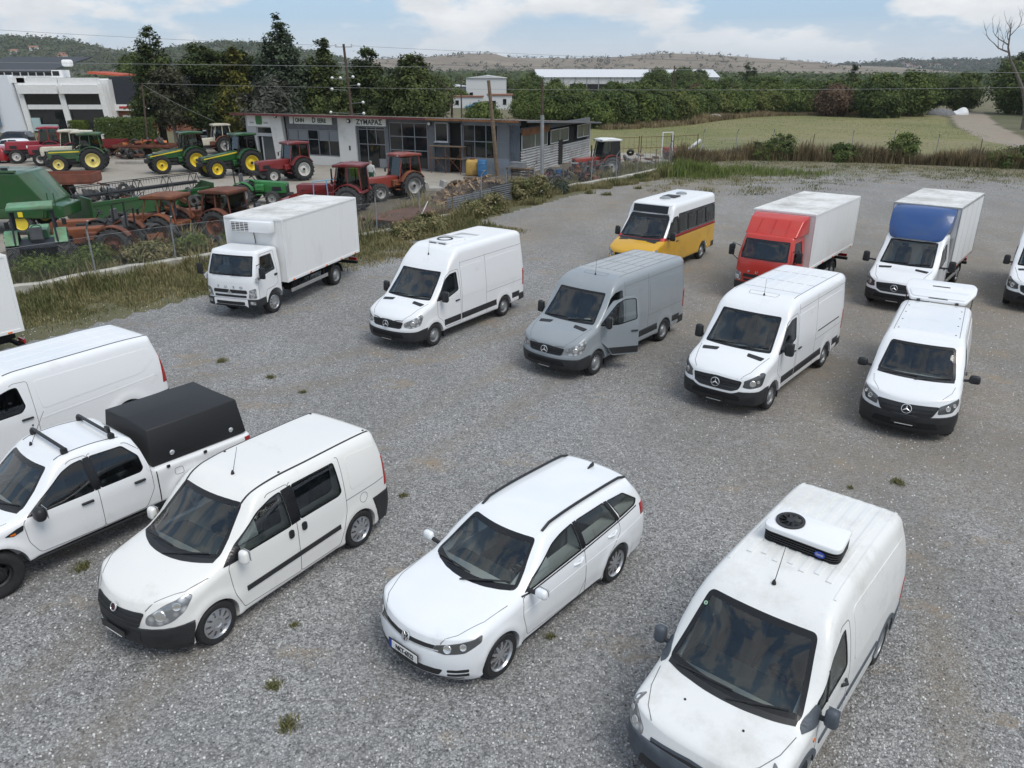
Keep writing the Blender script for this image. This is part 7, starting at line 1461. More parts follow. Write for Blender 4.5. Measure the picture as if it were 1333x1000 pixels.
# ---------------------------------------------------------------- the standing man and a hi-vis jacket on a post
def skin_mesh(name, pts, edges, rad, m, parent, sub=2):
  me = bpy.data.meshes.new(name); me.from_pydata(pts, edges, []); o = bpy.data.objects.new(name, me); COL.objects.link(o); md = o.modifiers.new('skin', 'SKIN'); md.use_smooth_shade = True
  for v, r_ in zip(me.skin_vertices[0].data, rad): v.radius = r_ if isinstance(r_, tuple) else (r_, r_)
  me.skin_vertices[0].data[0].use_root = True; s_ = o.modifiers.new('sub', 'SUBSURF'); s_.levels = sub; s_.render_levels = sub
  dg = bpy.context.evaluated_depsgraph_get(); res = bpy.data.meshes.new_from_object(o.evaluated_get(dg)); bpy.data.objects.remove(o); bpy.data.meshes.remove(me); res.materials.clear()
  return put(name, res, m, parent, None, True, 80)
def man():
  t = thing('person', 'person in pale shirt and green trousers standing in the yard', 'person', (-9.6, 53.9, 0), R(70)); sk = mat('skin_tone', (.42, .25, .18), .6)
  P = [(0, 0, .98), (0, 0, 1.18), (0, 0, 1.38), (0, 0, 1.50), (.01, 0, 1.58), (.02, 0, 1.68), (.01, 0, 1.77), (0, .19, 1.42), (.0, .25, 1.14), (.10, .26, .93), (0, -.19, 1.42), (-.02, -.26, 1.14), (.08, -.27, .90), (0, .10, .92), (.01, .12, .50), (-.03, .13, .08), (.14, .14, .04), (0, -.10, .92), (.03, -.12, .50), (0, -.13, .08), (.17, -.14, .04)]
  E = [(0, 1), (1, 2), (2, 3), (3, 4), (4, 5), (5, 6), (2, 7), (7, 8), (8, 9), (2, 10), (10, 11), (11, 12), (0, 13), (13, 14), (14, 15), (15, 16), (0, 17), (17, 18), (18, 19), (19, 20)]
  Rr = [(.13, .17), (.12, .16), (.13, .18), .075, .055, .09, .075, .06, .045, .035, .06, .045, .035, .09, .065, .045, .035, .09, .065, .045, .035]
  b = skin_mesh('body', P, E, Rr, sk, t)
  # clothes follow the body
  def shell(nm, z0, z1, off, m, ymax=9):
    bm = bmesh.new(); bm.from_mesh(b.data); bmesh.ops.delete(bm, geom=[f for f in bm.faces if not (z0 < f.calc_center_median().z < z1 and abs(f.calc_center_median().y) < ymax)], context='FACES'); bm.normal_update()
    for v in bm.verts: v.co += v.normal * off
    return obj(nm, bm, m, t, None, True, 80)
  shell('shirt', .97, 1.54, .014, mat('pale_shirt', (.48, .49, .48), .85)); shell('trousers', .07, 1.03, .018, mat('green_trousers', (.02, .075, .05), .85), .24); shell('shoes', -.1, .09, .02, M_BLACK)
  shell('hair', 1.70, 2., .012, mat('grey_hair', (.22, .22, .22), .9))
  for sg, p in ((1, (.10, .26, .90)), (-1, (.08, -.27, .87))):
    hm = bx(p, (.045, .03, .09), .012)
    for k, L in enumerate((.062, .075, .07, .055)): tube(hm, [(p[0] - .022 + k * .015, p[1], p[2] - .04), (p[0] - .022 + k * .015, p[1] + .004, p[2] - .04 - L * .6), (p[0] - .018 + k * .015, p[1] - sg * .012, p[2] - .04 - L)], .0075, 5)
    tube(hm, [(p[0] + .02, p[1], p[2] + .02), (p[0] + .045, p[1] - sg * .01, p[2] - .02), (p[0] + .045, p[1] - sg * .015, p[2] - .045)], .009, 5); obj('hand', hm, sk, t)
  f = obj('nose', bx((.108, 0, 1.665), (.03, .03, .04), .01), sk, t); [obj('eye', la([(.011, 0), (0, .006)], 8, 'x', (.098, y, 1.69)), M_BLACK, t) for y in (-.032, .032)]; obj('mouth', bx((.098, 0, 1.62), (.012, .05, .01), .003), mat('lips', (.3, .13, .11), .6), t); [obj('ear', bx((.02, y, 1.675), (.04, .02, .06), .008), sk, t) for y in (-.088, .088)]
man()
t_ = thing('safety_jacket', 'yellow-green safety jacket hung on a stick beside the standing person', 'jacket', (-10.55, 53.6, 0)); obj('stick', tb([(0, 0, 0), (0, 0, 1.5)], .02, 6), M_WOOD, t_)
bm = bmesh.new(); g_ = []
for j, z in enumerate(np.linspace(.75, 1.5, 8)):
  w_ = .30 - .06 * abs(z - 1.1) - (.12 if z > 1.45 else 0); g_.append([bm.verts.new((w_ * cos(a) * (1 + .12 * sin(3 * a + z * 4)), .14 * sin(a), z)) for a in np.linspace(0, 2 * pi, 17)[:-1]])
for a, b in zip(g_, g_[1:]):
  for i in range(16): bm.faces.new((a[i], a[(i + 1) % 16], b[(i + 1) % 16], b[i]))
jk = obj('jacket_body', bm, mat('hi_vis_yellow', (.45, .62, .06), .7), t_, None, True); [obj('sleeve', tb([(sg * .24, 0, 1.42), (sg * .36, .02, 1.15), (sg * .38, .04, .85)], .075, 8, .06), mat('hi_vis_yellow'), jk, None, True) for sg in (1, -1)]; obj('reflective_band', bx((0, 0, 1.0), (.56, .285, .06), .02), M_SILVER, jk)
def arch_trim(t, B, x, z, r, w, m, a0=0, a1=180, off=.012):
  for pj in 'LR':
    pts = [(x + r * cos(R(a)), z + r * sin(R(a))) for a in np.linspace(a0, a1, 22)]
    obj('wheel_arch_trim', B.strip(pts, w, pj, off, .02), m, t, None, True, 50)
def golf(loc, rz, sc):
  t = thing('estate_car', 'white estate car with black roof rails and a front number plate', 'car', loc, rz, None, sc)
  pm = paint('white_paint_clean', (.80, .82, .84), .8, (.6, .6, .6), .02, .22)
  top = [(-2.36, 1.30), (-2.2, 1.385), (-1.9, 1.425), (-1.2, 1.462), (-.5, 1.48), (-.05, 1.465), (.22, 1.41), (.32, 1.372), (.70, 1.19), (1.02, 1.01), (1.10, .975), (1.22, .955), (1.6, .90), (1.9, .835), (2.08, .77), (2.18, .70)]
  B = Body(2.18, -2.36, top, [(-2.36, .80), (-1.9, .875), (-1.3, .90), (.9, .90), (1.5, .895), (2.18, .83)], [(0, .94), (.3, .975), (.5, 1.0), (.68, 1.0), (.82, .985), (.95, .955), (1.2, .855), (1.40, .745), (1.5, .70)],
       rt=[(-2.36, .12), (0, .12), (.6, .10), (1.1, .12), (2.18, .10)], bot=.19, fasc=[(.19, -.10), (.30, -.01), (.45, .0), (.58, -.02), (.62, -.045), (.70, -.09)],
       rear=[(.2, .06), (.45, 0), (.8, .03), (.95, .06), (1.15, .19), (1.30, .33)], pf=(.52, 2.1), pr=(.22, 2.6), sweep=.30, sx=.1, xc=1.12, flare=((1.3175, .32, .39, .018), (-1.3175, .32, .39, .018)), crown=.015)
  ws = rpoly([(-.735, .985), (.735, .985), (.555, 1.395), (-.555, 1.395)], .05)
  w1 = rpoly([(.80, .955), (.50, 1.13), (.10, 1.315), (-.15, 1.365), (-.42, 1.385), (-.46, .985)], [.02, .08, .08, .08, .04, .03])
  w2 = rpoly([(-.54, .99), (-.50, 1.385), (-1.18, 1.37), (-1.36, 1.10), (-1.36, 1.02)], .04)
  w3 = rpoly([(-1.43, 1.03), (-1.43, 1.09), (-1.26, 1.362), (-1.68, 1.325), (-1.98, 1.12), (-1.90, 1.05)], .04)
  rear_cab = pr([(-2.0, .5), (.9, .5), (.98, .88), (.30, 1.31), (-.3, 1.38), (-1.5, 1.36), (-2.0, 1.05)], 'y', -.59, .59)
  B.cut([cyl_wells((1.3175, -1.3175), .345, .318, 1.2, .58), rear_cab, win_cutters(ws, (w1, w2, w3), .15, 1.2, .5)])
  put('body', B.mesh, [pm, M_DASH], t)
  glazing(t, B, ws, (w1, w2, w3), None, .04)
  for pj, sg in (('L', 1), ('R', -1)):
    obj('pillar_cover', B.patch([(-.46, .99), (-.42, 1.385), (-.50, 1.385), (-.54, .99)], pj, .003, .006, .05), M_FRIT, t)
    obj('pillar_cover', B.patch([(-1.36, 1.02), (-1.18, 1.37), (-1.26, 1.362), (-1.43, 1.03)], pj, .003, .006, .05), M_FRIT, t)
    obj('window_trim', B.strip([(.86, .935), (-.5, .965), (-1.92, 1.03)], .018, pj, .004, .008), M_BLACK, t)
    d = obj('door', B.strip(rpoly([(.86, .92), (.90, .70), (.80, .32), (-.36, .27), (-.50, .50), (-.50, .97)], .05), .008, pj, .002, .004), M_GAP, t)
    h = obj('handle', tb([B.ray((-.22, .86), pj), B.ray((-.34, .865), pj) + Vector((0, sg * .035, 0)), B.ray((-.45, .872), pj)], .017, 8), pm, d, None, True)
    d = obj('door', B.strip(rpoly([(-.50, .97), (-.50, .27), (-.92, .27), (-1.08, .62), (-1.40, .84), (-1.40, 1.0)], .05), .008, pj, .002, .004), M_GAP, t)
    obj('handle', tb([B.ray((-1.08, .885), pj), B.ray((-1.2, .89), pj) + Vector((0, sg * .035, 0)), B.ray((-1.31, .897), pj)], .017, 8), pm, d, None, True)
    obj('sill_trim', B.strip([(.92, .245), (-.92, .245)], .05, pj, .004, .008), M_BLACK, t)
    obj('side_crease', B.strip([(.88, .72), (-1.0, .755), (-2.15, .80)], .018, pj, .003, .006), pm, t, None, True)
    pts = [B.ray((x, sg * .55), 'T') for x in np.linspace(.10, -1.95, 14)]
    rl = [p + Vector((0, 0, .045)) for p in pts]; rl[0] = pts[0]; rl[-1] = pts[-1]
    obj('roof_rail', tb(rl, .021, 8), M_BLACK, t, None, True)
    # mirror
    m = mirror(t, (.72, sg * .85, .99), sg, (.12, .20, .14), pm, .10)
    obj('tail_lamp', B.clip([((0, 0, 1.02), (0, 0, -1)), ((0, 0, .84), (0, 0, 1)), ((-2.02, 0, 0), (-1, 0, 0)), ((0, sg * .42, 0), (0, sg, 0))], .006, .015), M_RED, t, None, True, 50)
  bl = [(1.10, .80), (1.5, .765), (1.85, .64), (2.02, .50)]
  obj('bonnet', B.strip(bl, .008, 'T', .002, .004), M_GAP, t); obj('bonnet', B.strip([(x, -y) for x, y in bl], .008, 'T', .002, .004), M_GAP, t)
  gr = obj('grille', B.patch(rpoly([(-.50, .665), (-.50, .715), (0, .69), (.50, .715), (.50, .665), (0, .635)], .015), 'F', .004, .01, .04), M_BLACK, t, None, True)
  obj('grille_bar', B.strip([(-.50, .664), (0, .634), (.50, .664)], .012, 'F', .010, .008), M_CHROME, gr)
  e = obj('emblem', la([(.068, 0), (.068, .01), (.058, .014), (.056, .004), (0, .004)], 28, 'z'), M_CHROME, gr, None, True); Me = B.at((0, .672), 'F', .012); place(e, Me)
  bm = la([(.056, .0045), (0, .0045)], 24, 'z'); eb = obj('emblem_field', bm, M_PLATEB, e)
  bm = bmesh.new()
  for q in ([(-.032, .044), (0, .006), (.032, .044)], [(-.050, .022), (-.022, -.046), (0, -.006), (.022, -.046), (.050, .022)]): tube(bm, [(a, b, .008) for a, b in q], .0065, 6)
  obj('emblem_letters', bm, M_CHROME, e)
  headlights(t, B, [(2.10, .44, .655), (2.06, .46, .715), (1.80, .76, .80), (1.62, .84, .83), (1.66, .86, .765), (1.88, .78, .67), (2.03, .58, .64)], 35, M_DKLENS, ((2.0, .60, .70, .055), (1.86, .74, .735, .045)), r=.02)
  obj('lower_grille', B.patch(rpoly([(-.50, .30), (.50, .30), (.56, .40), (-.56, .40)], .03), 'F', .004, .012, .05), M_BLACK, t)
  for sg in (1, -1):
    for z in (.315, .385):
      obj('side_intake', B.patch(rpoly([(q[0] * sg, q[1]) for q in ob([(2.02, .60, z - .02), (2.02, .60, z + .02), (1.86, .82, z + .03), (1.86, .82, z - .02)], 30)], .015), sg * 30, .004, .012, .04), M_BLACK, t)
  obj('bumper_lip', B.strip([(-.74, .245), (0, .235), (.74, .245)], .022, 'F', .004, .008), M_BLACK, t)
  plate(t, B, (0, .475), 'NKT-6522', .52, .11, 'F', .02)
  wiper(t, B, (-.62, .99), (.05, 1.03)); wiper(t, B, (.0, .98), (.60, 1.04))
  p = B.ray((-1.75, 0), 'T'); obj('roof_aerial', pr([(0, 0), (-.16, 0), (-.15, .06), (-.10, .05)], 'y', -.016, .016, .004), M_BLACK, t, tuple(p))
  obj('dashboard', pr([(1.0, .5), (1.0, .88), (.7, .93), (.45, .88), (.5, .5)], 'y', -.58, .58, .03), M_DASH, t, None, True)
  steering(t, .36, .36, .88, 25)
  for x in (-.1, -1.0):
    for y in (.33, -.33): seat(t, x, y, .42, rc=20)
  for x in (1.3175, -1.3175):
    for sg in (1, -1): wheel(t, x, sg * .795, .316, .205, 'alloy', M_SILVER, rr=.215)
  return t
def doblo(loc, rz, sc):
  t = thing('small_van', 'white five-seat van with black front bumper and oval headlights', 'van', loc, rz, None, sc); pm = M_IVORY
  top = [(-2.16, 1.74), (-1.9, 1.80), (-1.2, 1.825), (-.2, 1.835), (.20, 1.81), (.45, 1.745), (.58, 1.68), (.68, 1.61), (1.05, 1.36), (1.32, 1.175), (1.40, 1.135), (1.50, 1.11), (1.8, 1.03), (2.05, .92), (2.18, .84), (2.26, .76)]
  B = Body(2.26, -2.16, top, [(-2.16, .86), (-1.7, .905), (1.2, .91), (1.7, .90), (2.26, .84)], [(0, .95), (.35, .98), (.55, 1.0), (.95, 1.0), (1.15, .985), (1.5, .925), (1.75, .85), (1.9, .81)],
       rt=[(-2.16, .13), (0, .15), (.7, .12), (1.3, .13), (2.26, .12)], bot=.20, fasc=[(.2, -.12), (.33, -.02), (.45, 0), (.60, -.005), (.68, -.04), (.76, -.12)],
       rear=[(.2, .05), (.5, 0), (1.1, .03), (1.75, .16)], pf=(.55, 2.1), pr=(.10, 3.5), sweep=.30, sx=.4, xc=1.5, flare=((1.3775, .33, .40, .022), (-1.3775, .33, .40, .022)), crown=.015)
  ws = rpoly([(-.77, 1.15), (.77, 1.15), (.625, 1.685), (-.625, 1.685)], .06)
  w1 = rpoly([(1.12, 1.10), (.82, 1.34), (.50, 1.57), (.20, 1.66), (.02, 1.675), (-.03, 1.10)], [.03, .08, .08, .08, .05, .04])
  w2 = rpoly([(-.20, 1.12), (-.17, 1.685), (-1.02, 1.675), (-1.06, 1.16), (-.98, 1.12)], .05)
  cabin = pr([(-1.2, .5), (1.2, .5), (1.28, 1.05), (.62, 1.56), (.2, 1.70), (-1.2, 1.70)], 'y', -.68, .68)
  B.cut([cyl_wells((1.3775, -1.3775), .352, .322, 1.2, .56), cabin, win_cutters(ws, (w1, w2), .45, 1.2, .6)])
  put('body', B.mesh, [pm, M_DASH], t); glazing(t, B, ws, (w1, w2), None, .05)
  obj('front_bumper', B.clip([((2.0, 0, .60), (-.04, 0, -1)), ((1.74, 0, .3), (1, 0, .12))], .012, .02), M_TRIM, t, None, True, 50)
  obj('rear_bumper', B.clip([((0, 0, .74), (0, 0, -1)), ((-1.76, 0, .5), (-1, 0, .25))], .012, .02), M_TRIM, t, None, True, 50)
  gr = obj('grille', B.patch(rpoly([(-.44, .60), (-.50, .80), (0, .775), (.50, .80), (.44, .60)], .04), 'F', .014, .03, .05), M_BLACK, t, None, True)
  for z in (.66, .72): obj('grille_bar', B.strip([(-.46, z), (.46, z)], .02, 'F', .022, .012), M_TRIM, gr, None, True)
  e = obj('emblem', la([(.062, 0), (.062, .01), (.05, .016), (.046, .01), (0, .011)], 24, 'z'), M_CHROME, gr, None, True); place(e, B.at((0, .765), 'F', .028))
  obj('emblem_field', la([(.045, .0118), (0, .0122)], 20, 'z'), mat('badge_dark_red', (.05, .01, .015), .3), e)
  obj('lower_grille', B.patch(rpoly([(-.42, .36), (.42, .36), (.45, .54), (-.45, .54)], .04), 'F', .018, .02, .05), M_BLACK, t)
  plate(t, B, (0, .47), None, off=.035)
  for sg in (1, -1):
    obj('fog_lamp_recess', B.patch(rpoly([(q[0] * sg, q[1]) for q in ob([(2.12, .56, .38), (2.12, .56, .46), (1.96, .76, .48), (1.96, .76, .38)], 30)], .03), sg * 30, .016, .02, .04), M_BLACK, t)
  headlights(t, B, [(2.10, .50, .66), (2.07, .50, .76), (1.88, .68, .92), (1.66, .80, .985), (1.60, .84, .95), (1.74, .84, .80), (1.92, .78, .69), (2.03, .66, .645)], 38, M_LENS, ((1.98, .66, .78, .075), (1.80, .78, .88, .055)), r=.06)
  for pj, sg in (('L', 1), ('R', -1)):
    obj('pillar_cover', B.patch([(-.03, 1.11), (.02, 1.675), (-.17, 1.685), (-.20, 1.12)], pj, .003, .006, .06), M_FRIT, t)
    obj('quarter_trim', B.patch(rpoly([(1.16, 1.07), (1.0, 1.20), (.86, 1.29), (.86, 1.08)], .015), pj, .006, .010, .03), M_FRIT, t)
    d = obj('door', B.strip(rpoly([(1.10, 1.04), (1.06, .60), (.93, .30), (-.12, .27), (-.12, 1.72), (.25, 1.72)], .05), .009, pj, .002, .004), M_GAP, t)
    obj('handle', B.patch(rpoly([(.05, .92), (.05, 1.05), (-.04, 1.05), (-.04, .92)], .045), pj, .02, .02, .04), M_BLACK, d, None, True)
    d = obj('sliding_door', B.strip(rpoly([(-.12, 1.72), (-.12, .27), (-.92, .27), (-1.05, .62), (-1.12, .80), (-1.12, 1.72)], .05), .009, pj, .002, .004), M_GAP, t)
    obj('handle', B.patch(rpoly([(-.20, .93), (-.20, 1.06), (-.29, 1.06), (-.29, .93)], .045), pj, .02, .02, .04), M_BLACK, d, None, True)
    obj('side_moulding', B.strip([(.86, .57), (-.95, .60)], .075, pj, .014, .02), M_TRIM, t, None, True)
    obj('side_panel', B.patch(rpoly([(-1.24, 1.10), (-1.24, 1.66), (-1.98, 1.60), (-2.0, 1.16)], .10), pj, .006, .008, .08), pm, t, None, True, 30)
    obj('door_rail', B.strip([(-1.12, .98), (-2.0, .99)], .012, pj, .002, .004), M_GAP, t)
    obj('roof_gutter', B.strip([(.62, sg * .60), (.25, sg * .635), (-.6, sg * .655), (-2.0, sg * .65)], .030, 'T', .004, .008), M_BLACK, t)
    for x in (-.15, -1.9): obj('roof_mount_stud', la([(.018, 0), (.018, .012), (0, .014)], 10, 'z'), M_BLACK, t, tuple(B.ray((x, sg * .60), 'T')))
    mirror(t, (.92, sg * .88, 1.13), sg, (.12, .17, .20), pm, .06)
    obj('tail_lamp', B.clip([((0, 0, 1.36), (0, 0, -1)), ((0, 0, .84), (0, 0, 1)), ((-2.02, 0, 0), (-1, 0, 0)), ((0, sg * .74, 0), (0, sg, 0))], .008, .02), M_RED, t, None, True, 50)
    obj('fuel_flap', B.strip([(-1.5 + .085 * cos(a), .86 + .085 * sin(a)) for a in np.linspace(0, 2 * pi, 18)[:-1]], .008, pj, .002, .004, True), M_GAP, t) if sg > 0 else None
    bl = [(1.38, .86 * sg), (1.7, .80 * sg), (1.95, .62 * sg), (2.10, .50 * sg)]
    obj('bonnet', B.strip(bl, .009, 'T', .002, .004), M_GAP, t)
  obj('cowl', B.strip([(-.75, 1.150), (.75, 1.150)], .03, 'F', .004, .006), M_BLACK, t)
  wiper(t, B, (-.66, 1.15), (.02, 1.20)); wiper(t, B, (.0, 1.14), (.62, 1.20)); antenna(t, B, (.22, .05), .38, -.35)
  obj('dashboard', pr([(1.26, .5), (1.26, 1.04), (.95, 1.10), (.62, 1.04), (.7, .5)], 'y', -.67, .67, .04), M_DASH, t, None, True); steering(t, .52, .37, 1.02, 25)
  for x, y in ((.05, .37), (.05, -.37), (-.85, .4), (-.85, -.05), (-.85, -.45)): seat(t, x, y, .58)
  for y in (.36, -.36): obj('sun_visor', bx((.50, y, 1.62), (.16, .36, .03), .01, Matrix.Rotation(R(28), 3, 'Y')), M_PALE, t)
  for x in (1.3775, -1.3775):
    for sg in (1, -1): wheel(t, x, sg * .805, .318, .20, 'cap', M_SILVER, rr=.215)
  return t
def connect(loc, rz, sc):
  t = thing('refrigerated_van', 'white high-roof van with ribbed roof and a black fronted fridge unit on top', 'van', loc, rz, None, sc); pm = M_WHITE2
  top = [(-2.24, 1.90), (-2.0, 1.955), (-1.0, 1.985), (-.1, 1.985), (.25, 1.955), (.50, 1.89), (.68, 1.80), (.80, 1.715), (1.2, 1.36), (1.50, 1.10), (1.58, 1.055), (1.68, 1.03), (1.95, .965), (2.15, .92), (2.26, .84), (2.32, .76)]
  B = Body(2.32, -2.24, top, [(-2.24, .87), (-1.8, .90), (1.3, .90), (1.8, .885), (2.32, .83)], [(0, .96), (.35, .985), (.55, 1.0), (1.0, 1.0), (1.15, .985), (1.55, .915), (1.9, .80), (2.0, .77)],
       rt=[(-2.24, .12), (0, .14), (.7, .11), (1.5, .12), (2.32, .10)], bot=.22, fasc=[(.2, -.12), (.33, -.02), (.45, 0), (.62, 0), (.66, -.03), (.76, -.09)],
       rear=[(.2, .04), (.5, 0), (1.1, .02), (1.9, .12)], pf=(.36, 2.6), pr=(.08, 4.), sweep=.20, sx=.6, xc=1.6, flare=(), crown=.01)
  ws = rpoly([(-.78, 1.085), (.78, 1.085), (.635, 1.755), (-.635, 1.755)], .07)
  w1 = rpoly([(1.30, 1.09), (1.0, 1.32), (.74, 1.53), (.42, 1.645), (.30, 1.65), (.26, 1.16), (.32, 1.12)], [.03, .06, .06, .06, .04, .05, .03])
  cabin = pr([(-.1, .55), (1.35, .55), (1.42, .99), (.76, 1.60), (.4, 1.78), (-.1, 1.78)], 'y', -.66, .66)
  B.cut([cyl_wells((1.456, -1.456), .375, .33, 1.2, .56), cabin, win_cutters(ws, (w1,), .5, 1.2, .58)])
  put('body', B.mesh, [pm, M_DASH], t); glazing(t, B, ws, (w1,), None, .055)
  obj('front_bumper', B.clip([((2.25, 0, .70), (.2, 0, -1)), ((1.86, 0, .3), (1, 0, .1))], .014, .02), M_GREYTRIM, t, None, True, 50)
  obj('rear_bumper', B.clip([((0, 0, .60), (0, 0, -1)), ((-1.88, 0, .5), (-1, 0, .1))], .014, .02), M_GREYTRIM, t, None, True, 50)
  gr = obj('grille', B.patch(rpoly([(-.50, .64), (-.46, .735), (0, .76), (.46, .735), (.50, .64), (0, .655)], .03), 'F', .008, .02, .05), M_BLACK, t, None, True)
  obj('grille_bar', B.strip([(-.47, .735), (0, .765), (.47, .735)], .03, 'F', .014, .012), M_GREYTRIM, gr)
  obj('lower_grille', B.patch(rpoly([(-.60, .34), (.60, .34), (.56, .50), (-.56, .50)], .04), 'F', .02, .02, .05), M_BLACK, t)
  plate(t, B, (0, .44), None, off=.035)
  headlights(t, B, [(2.25, .60, .70), (2.22, .60, .77), (2.10, .71, .90), (1.96, .79, .96), (1.95, .81, .90), (2.06, .80, .73), (2.17, .73, .69)], 38, M_LENS, ((2.14, .70, .77, .05), (2.05, .76, .85, .04)), r=.02)
  arch_trim(t, B, 1.456, .33, .405, .07, M_GREYTRIM, 0, 168); arch_trim(t, B, -1.456, .33, .405, .07, M_GREYTRIM, 8, 180)
  for pj, sg in (('L', 1), ('R', -1)):
    obj('quarter_bar', B.strip([(.90, 1.10), (.84, 1.46)], .035, pj, .002, .006), M_BLACK, t)
    obj('mirror_base', B.patch(rpoly([(1.46, 1.03), (1.30, 1.13), (1.14, 1.22), (1.10, 1.08), (1.2, 1.03)], .02), pj, .012, .02, .03), M_GREYTRIM, t)
    d = obj('door', B.strip(rpoly([(1.16, 1.05), (1.12, .60), (1.02, .30), (.18, .27), (.18, 1.70), (.42, 1.72)], .05), .009, pj, .002, .004), M_GAP, t)
    obj('handle', tb([(.30, sg * .905, .99), (.38, sg * .945, 1.0), (.46, sg * .905, 1.01)], .02, 8), M_BLACK, d, None, True)
    obj('side_moulding', B.strip([(1.02, .64), (.16, .64)], .06, pj, .014, .02), M_GREYTRIM, t, None, True)
    obj('side_moulding', B.strip([(.12, .64), (-1.02, .64)], .06, pj, .014, .02), M_GREYTRIM, t, None, True)
    obj('side_panel', B.patch(rpoly([(.02, 1.05), (.02, 1.74), (-2.0, 1.70), (-2.05, 1.05)], .1), pj, .007, .008, .1), pm, t, None, True, 30)
    obj('panel_seam', B.strip([(-.95, .30), (-.95, 1.82)], .008, pj, .002, .004), M_GAP, t) if sg < 0 else None
    obj('roof_gutter', B.strip([(.30, sg * .63), (-2.1, sg * .62)], .03, 'T', .012, .014), pm, t)
    h = mirror(t, (1.16, sg * .86, 1.10), sg, (.13, .16, .23), M_GREYTRIM, .08)
    obj('indicator_lamp', B.patch([(1.20, .80), (1.24, .80), (1.24, .83), (1.20, .83)], pj, .012, .014, .02), M_AMBER, t)
    bl = [(1.52, .80 * sg), (1.8, .75 * sg), (2.05, .64 * sg), (2.18, .52 * sg)]; obj('bonnet', B.strip(bl, .009, 'T', .002, .004), M_GAP, t)
    obj('washer_jet', la([(.014, 0), (.012, .012), (0, .016)], 8, 'z'), M_BLACK, t, tuple(B.ray((1.78, sg * .34), 'T')))
    obj('tail_lamp', B.clip([((0, 0, 1.0), (0, 0, -1)), ((0, 0, .64), (0, 0, 1)), ((-2.12, 0, 0), (-1, 0, 0)), ((0, sg * .7, 0), (0, sg, 0))], .008, .02), M_RED, t, None, True, 50)
  for k in range(7):
    y = -.48 + k * .16
    obj('roof_rib', B.strip([(.02 if k % 2 else .08, y), (-2.05, y)], .06, 'T', .018, .02), pm, t, None, True, 30)
  obj('cowl', B.strip([(-.75, 1.083), (.75, 1.083)], .035, 'F', .004, .006), M_BLACK, t)
  wiper(t, B, (-.64, 1.09), (.05, 1.14)); wiper(t, B, (.02, 1.08), (.64, 1.15)); antenna(t, B, (.42, -.02), .42, -.55)
  M = B.at((-.62, 1.62), 'F', .004); s_ = obj('windscreen_sticker', la([(.028, 0), (.028, .001), (0, .001)], 16, 'z'), mat('sticker_green', (.03, .2, .08), .4), t); place(s_, M)
  obj('sticker_ring', la([(.021, .0012), (.021, .002), (.015, .002), (.015, .0012)], 16, 'z'), M_PLATEW, s_)
  obj('dashboard', pr([(1.40, .5), (1.40, .97), (1.1, 1.05), (.80, 1.0), (.85, .5)], 'y', -.65, .65, .04), mat('dash_grey', (.10, .115, .12), .7), t, None, True); steering(t, .72, .36, 1.02, 28)
  for y in (.36, -.36): seat(t, .22, y, .58)
  obj('bulkhead', bx((-.06, 0, 1.15), (.02, 1.30, 1.15), .005), M_DASH, t)
  # roof refrigeration unit
  zr = 1.99; u0 = set(bpy.data.objects)
  out = rpoly([(.02, -.58), (.02, .58), (-.56, .52), (-.56, -.52)], [.16, .16, .05, .05], 6)
  u = obj('fridge_unit', pr(out, 'z', zr + .13, zr + .19, .018, 3), M_WHITE, t, None, True, 40)
  obj('unit_shell', pr(rpoly([(-.03, -.55), (-.03, .55), (-.56, .50), (-.56, -.50)], [.15, .15, .05, .05], 6), 'z', zr, zr + .13), M_BLACK, u)
  for k in range(5):
    o2 = rpoly([(.0, -.57), (.0, .57), (-.54, .515), (-.54, -.515)], [.16, .16, .05, .05], 6)
    obj('grille_bar', pr(o2, 'z', zr + .008 + k * .027, zr + .019 + k * .027), M_TRIM, u)
  obj('unit_base', pr(rpoly([(.03, -.59), (.03, .59), (-.58, .53), (-.58, -.53)], [.16, .16, .05, .05], 6), 'z', zr - .012, zr + .004), pm, u)
  fz = zr + .19; fy = -.27
  obj('fan_ring', la([(.205, fz), (.205, fz + .018), (.165, fz + .018), (.15, fz - .002)], 36, 'z', (-.27, fy, 0)), M_TRIM, u, None, True)
  obj('fan_well', la([(.16, fz + .001), (0, fz + .001)], 30, 'z', (-.27, fy, 0)), M_WELL, u)
  for k in range(9):
    a = k * 2 * pi / 9; b = bx((.095, 0, 0), (.11, .05, .006), .002, Matrix.Rotation(R(24), 3, 'X')); o = obj('fan_blade', b, M_BLACK, u, (-.27, fy, fz + .012)); o.rotation_euler = (0, 0, a)
  obj('fan_hub', la([(.06, fz + .004), (.06, fz + .02), (0, fz + .022)], 24, 'z', (-.27, fy, 0)), M_TRIM, u)
  lg = obj('unit_badge', pr([(.075 * cos(a), .034 * sin(a)) for a in np.linspace(0, 2 * pi, 28)[:-1]], 'z', 0, .008), mat('badge_blue', (.02, .05, .35), .3), u); lg.matrix_local = frame_mat((.012, .30, zr + .075), (0, 1, 0), (0, 0, 1))
  put('badge_lettering', text_mesh('Carrier', .038, .001, .95), M_PLATEW, lg, (0, 0, .0085))
  u.scale = (.95, .84, 1.2); u.location = (-.26, -.01, -.39)
  for x in (1.456, -1.456):
    for sg in (1, -1): wheel(t, x, sg * .785, .322, .195, 'cap', M_STEEL, rr=.21)
  return t
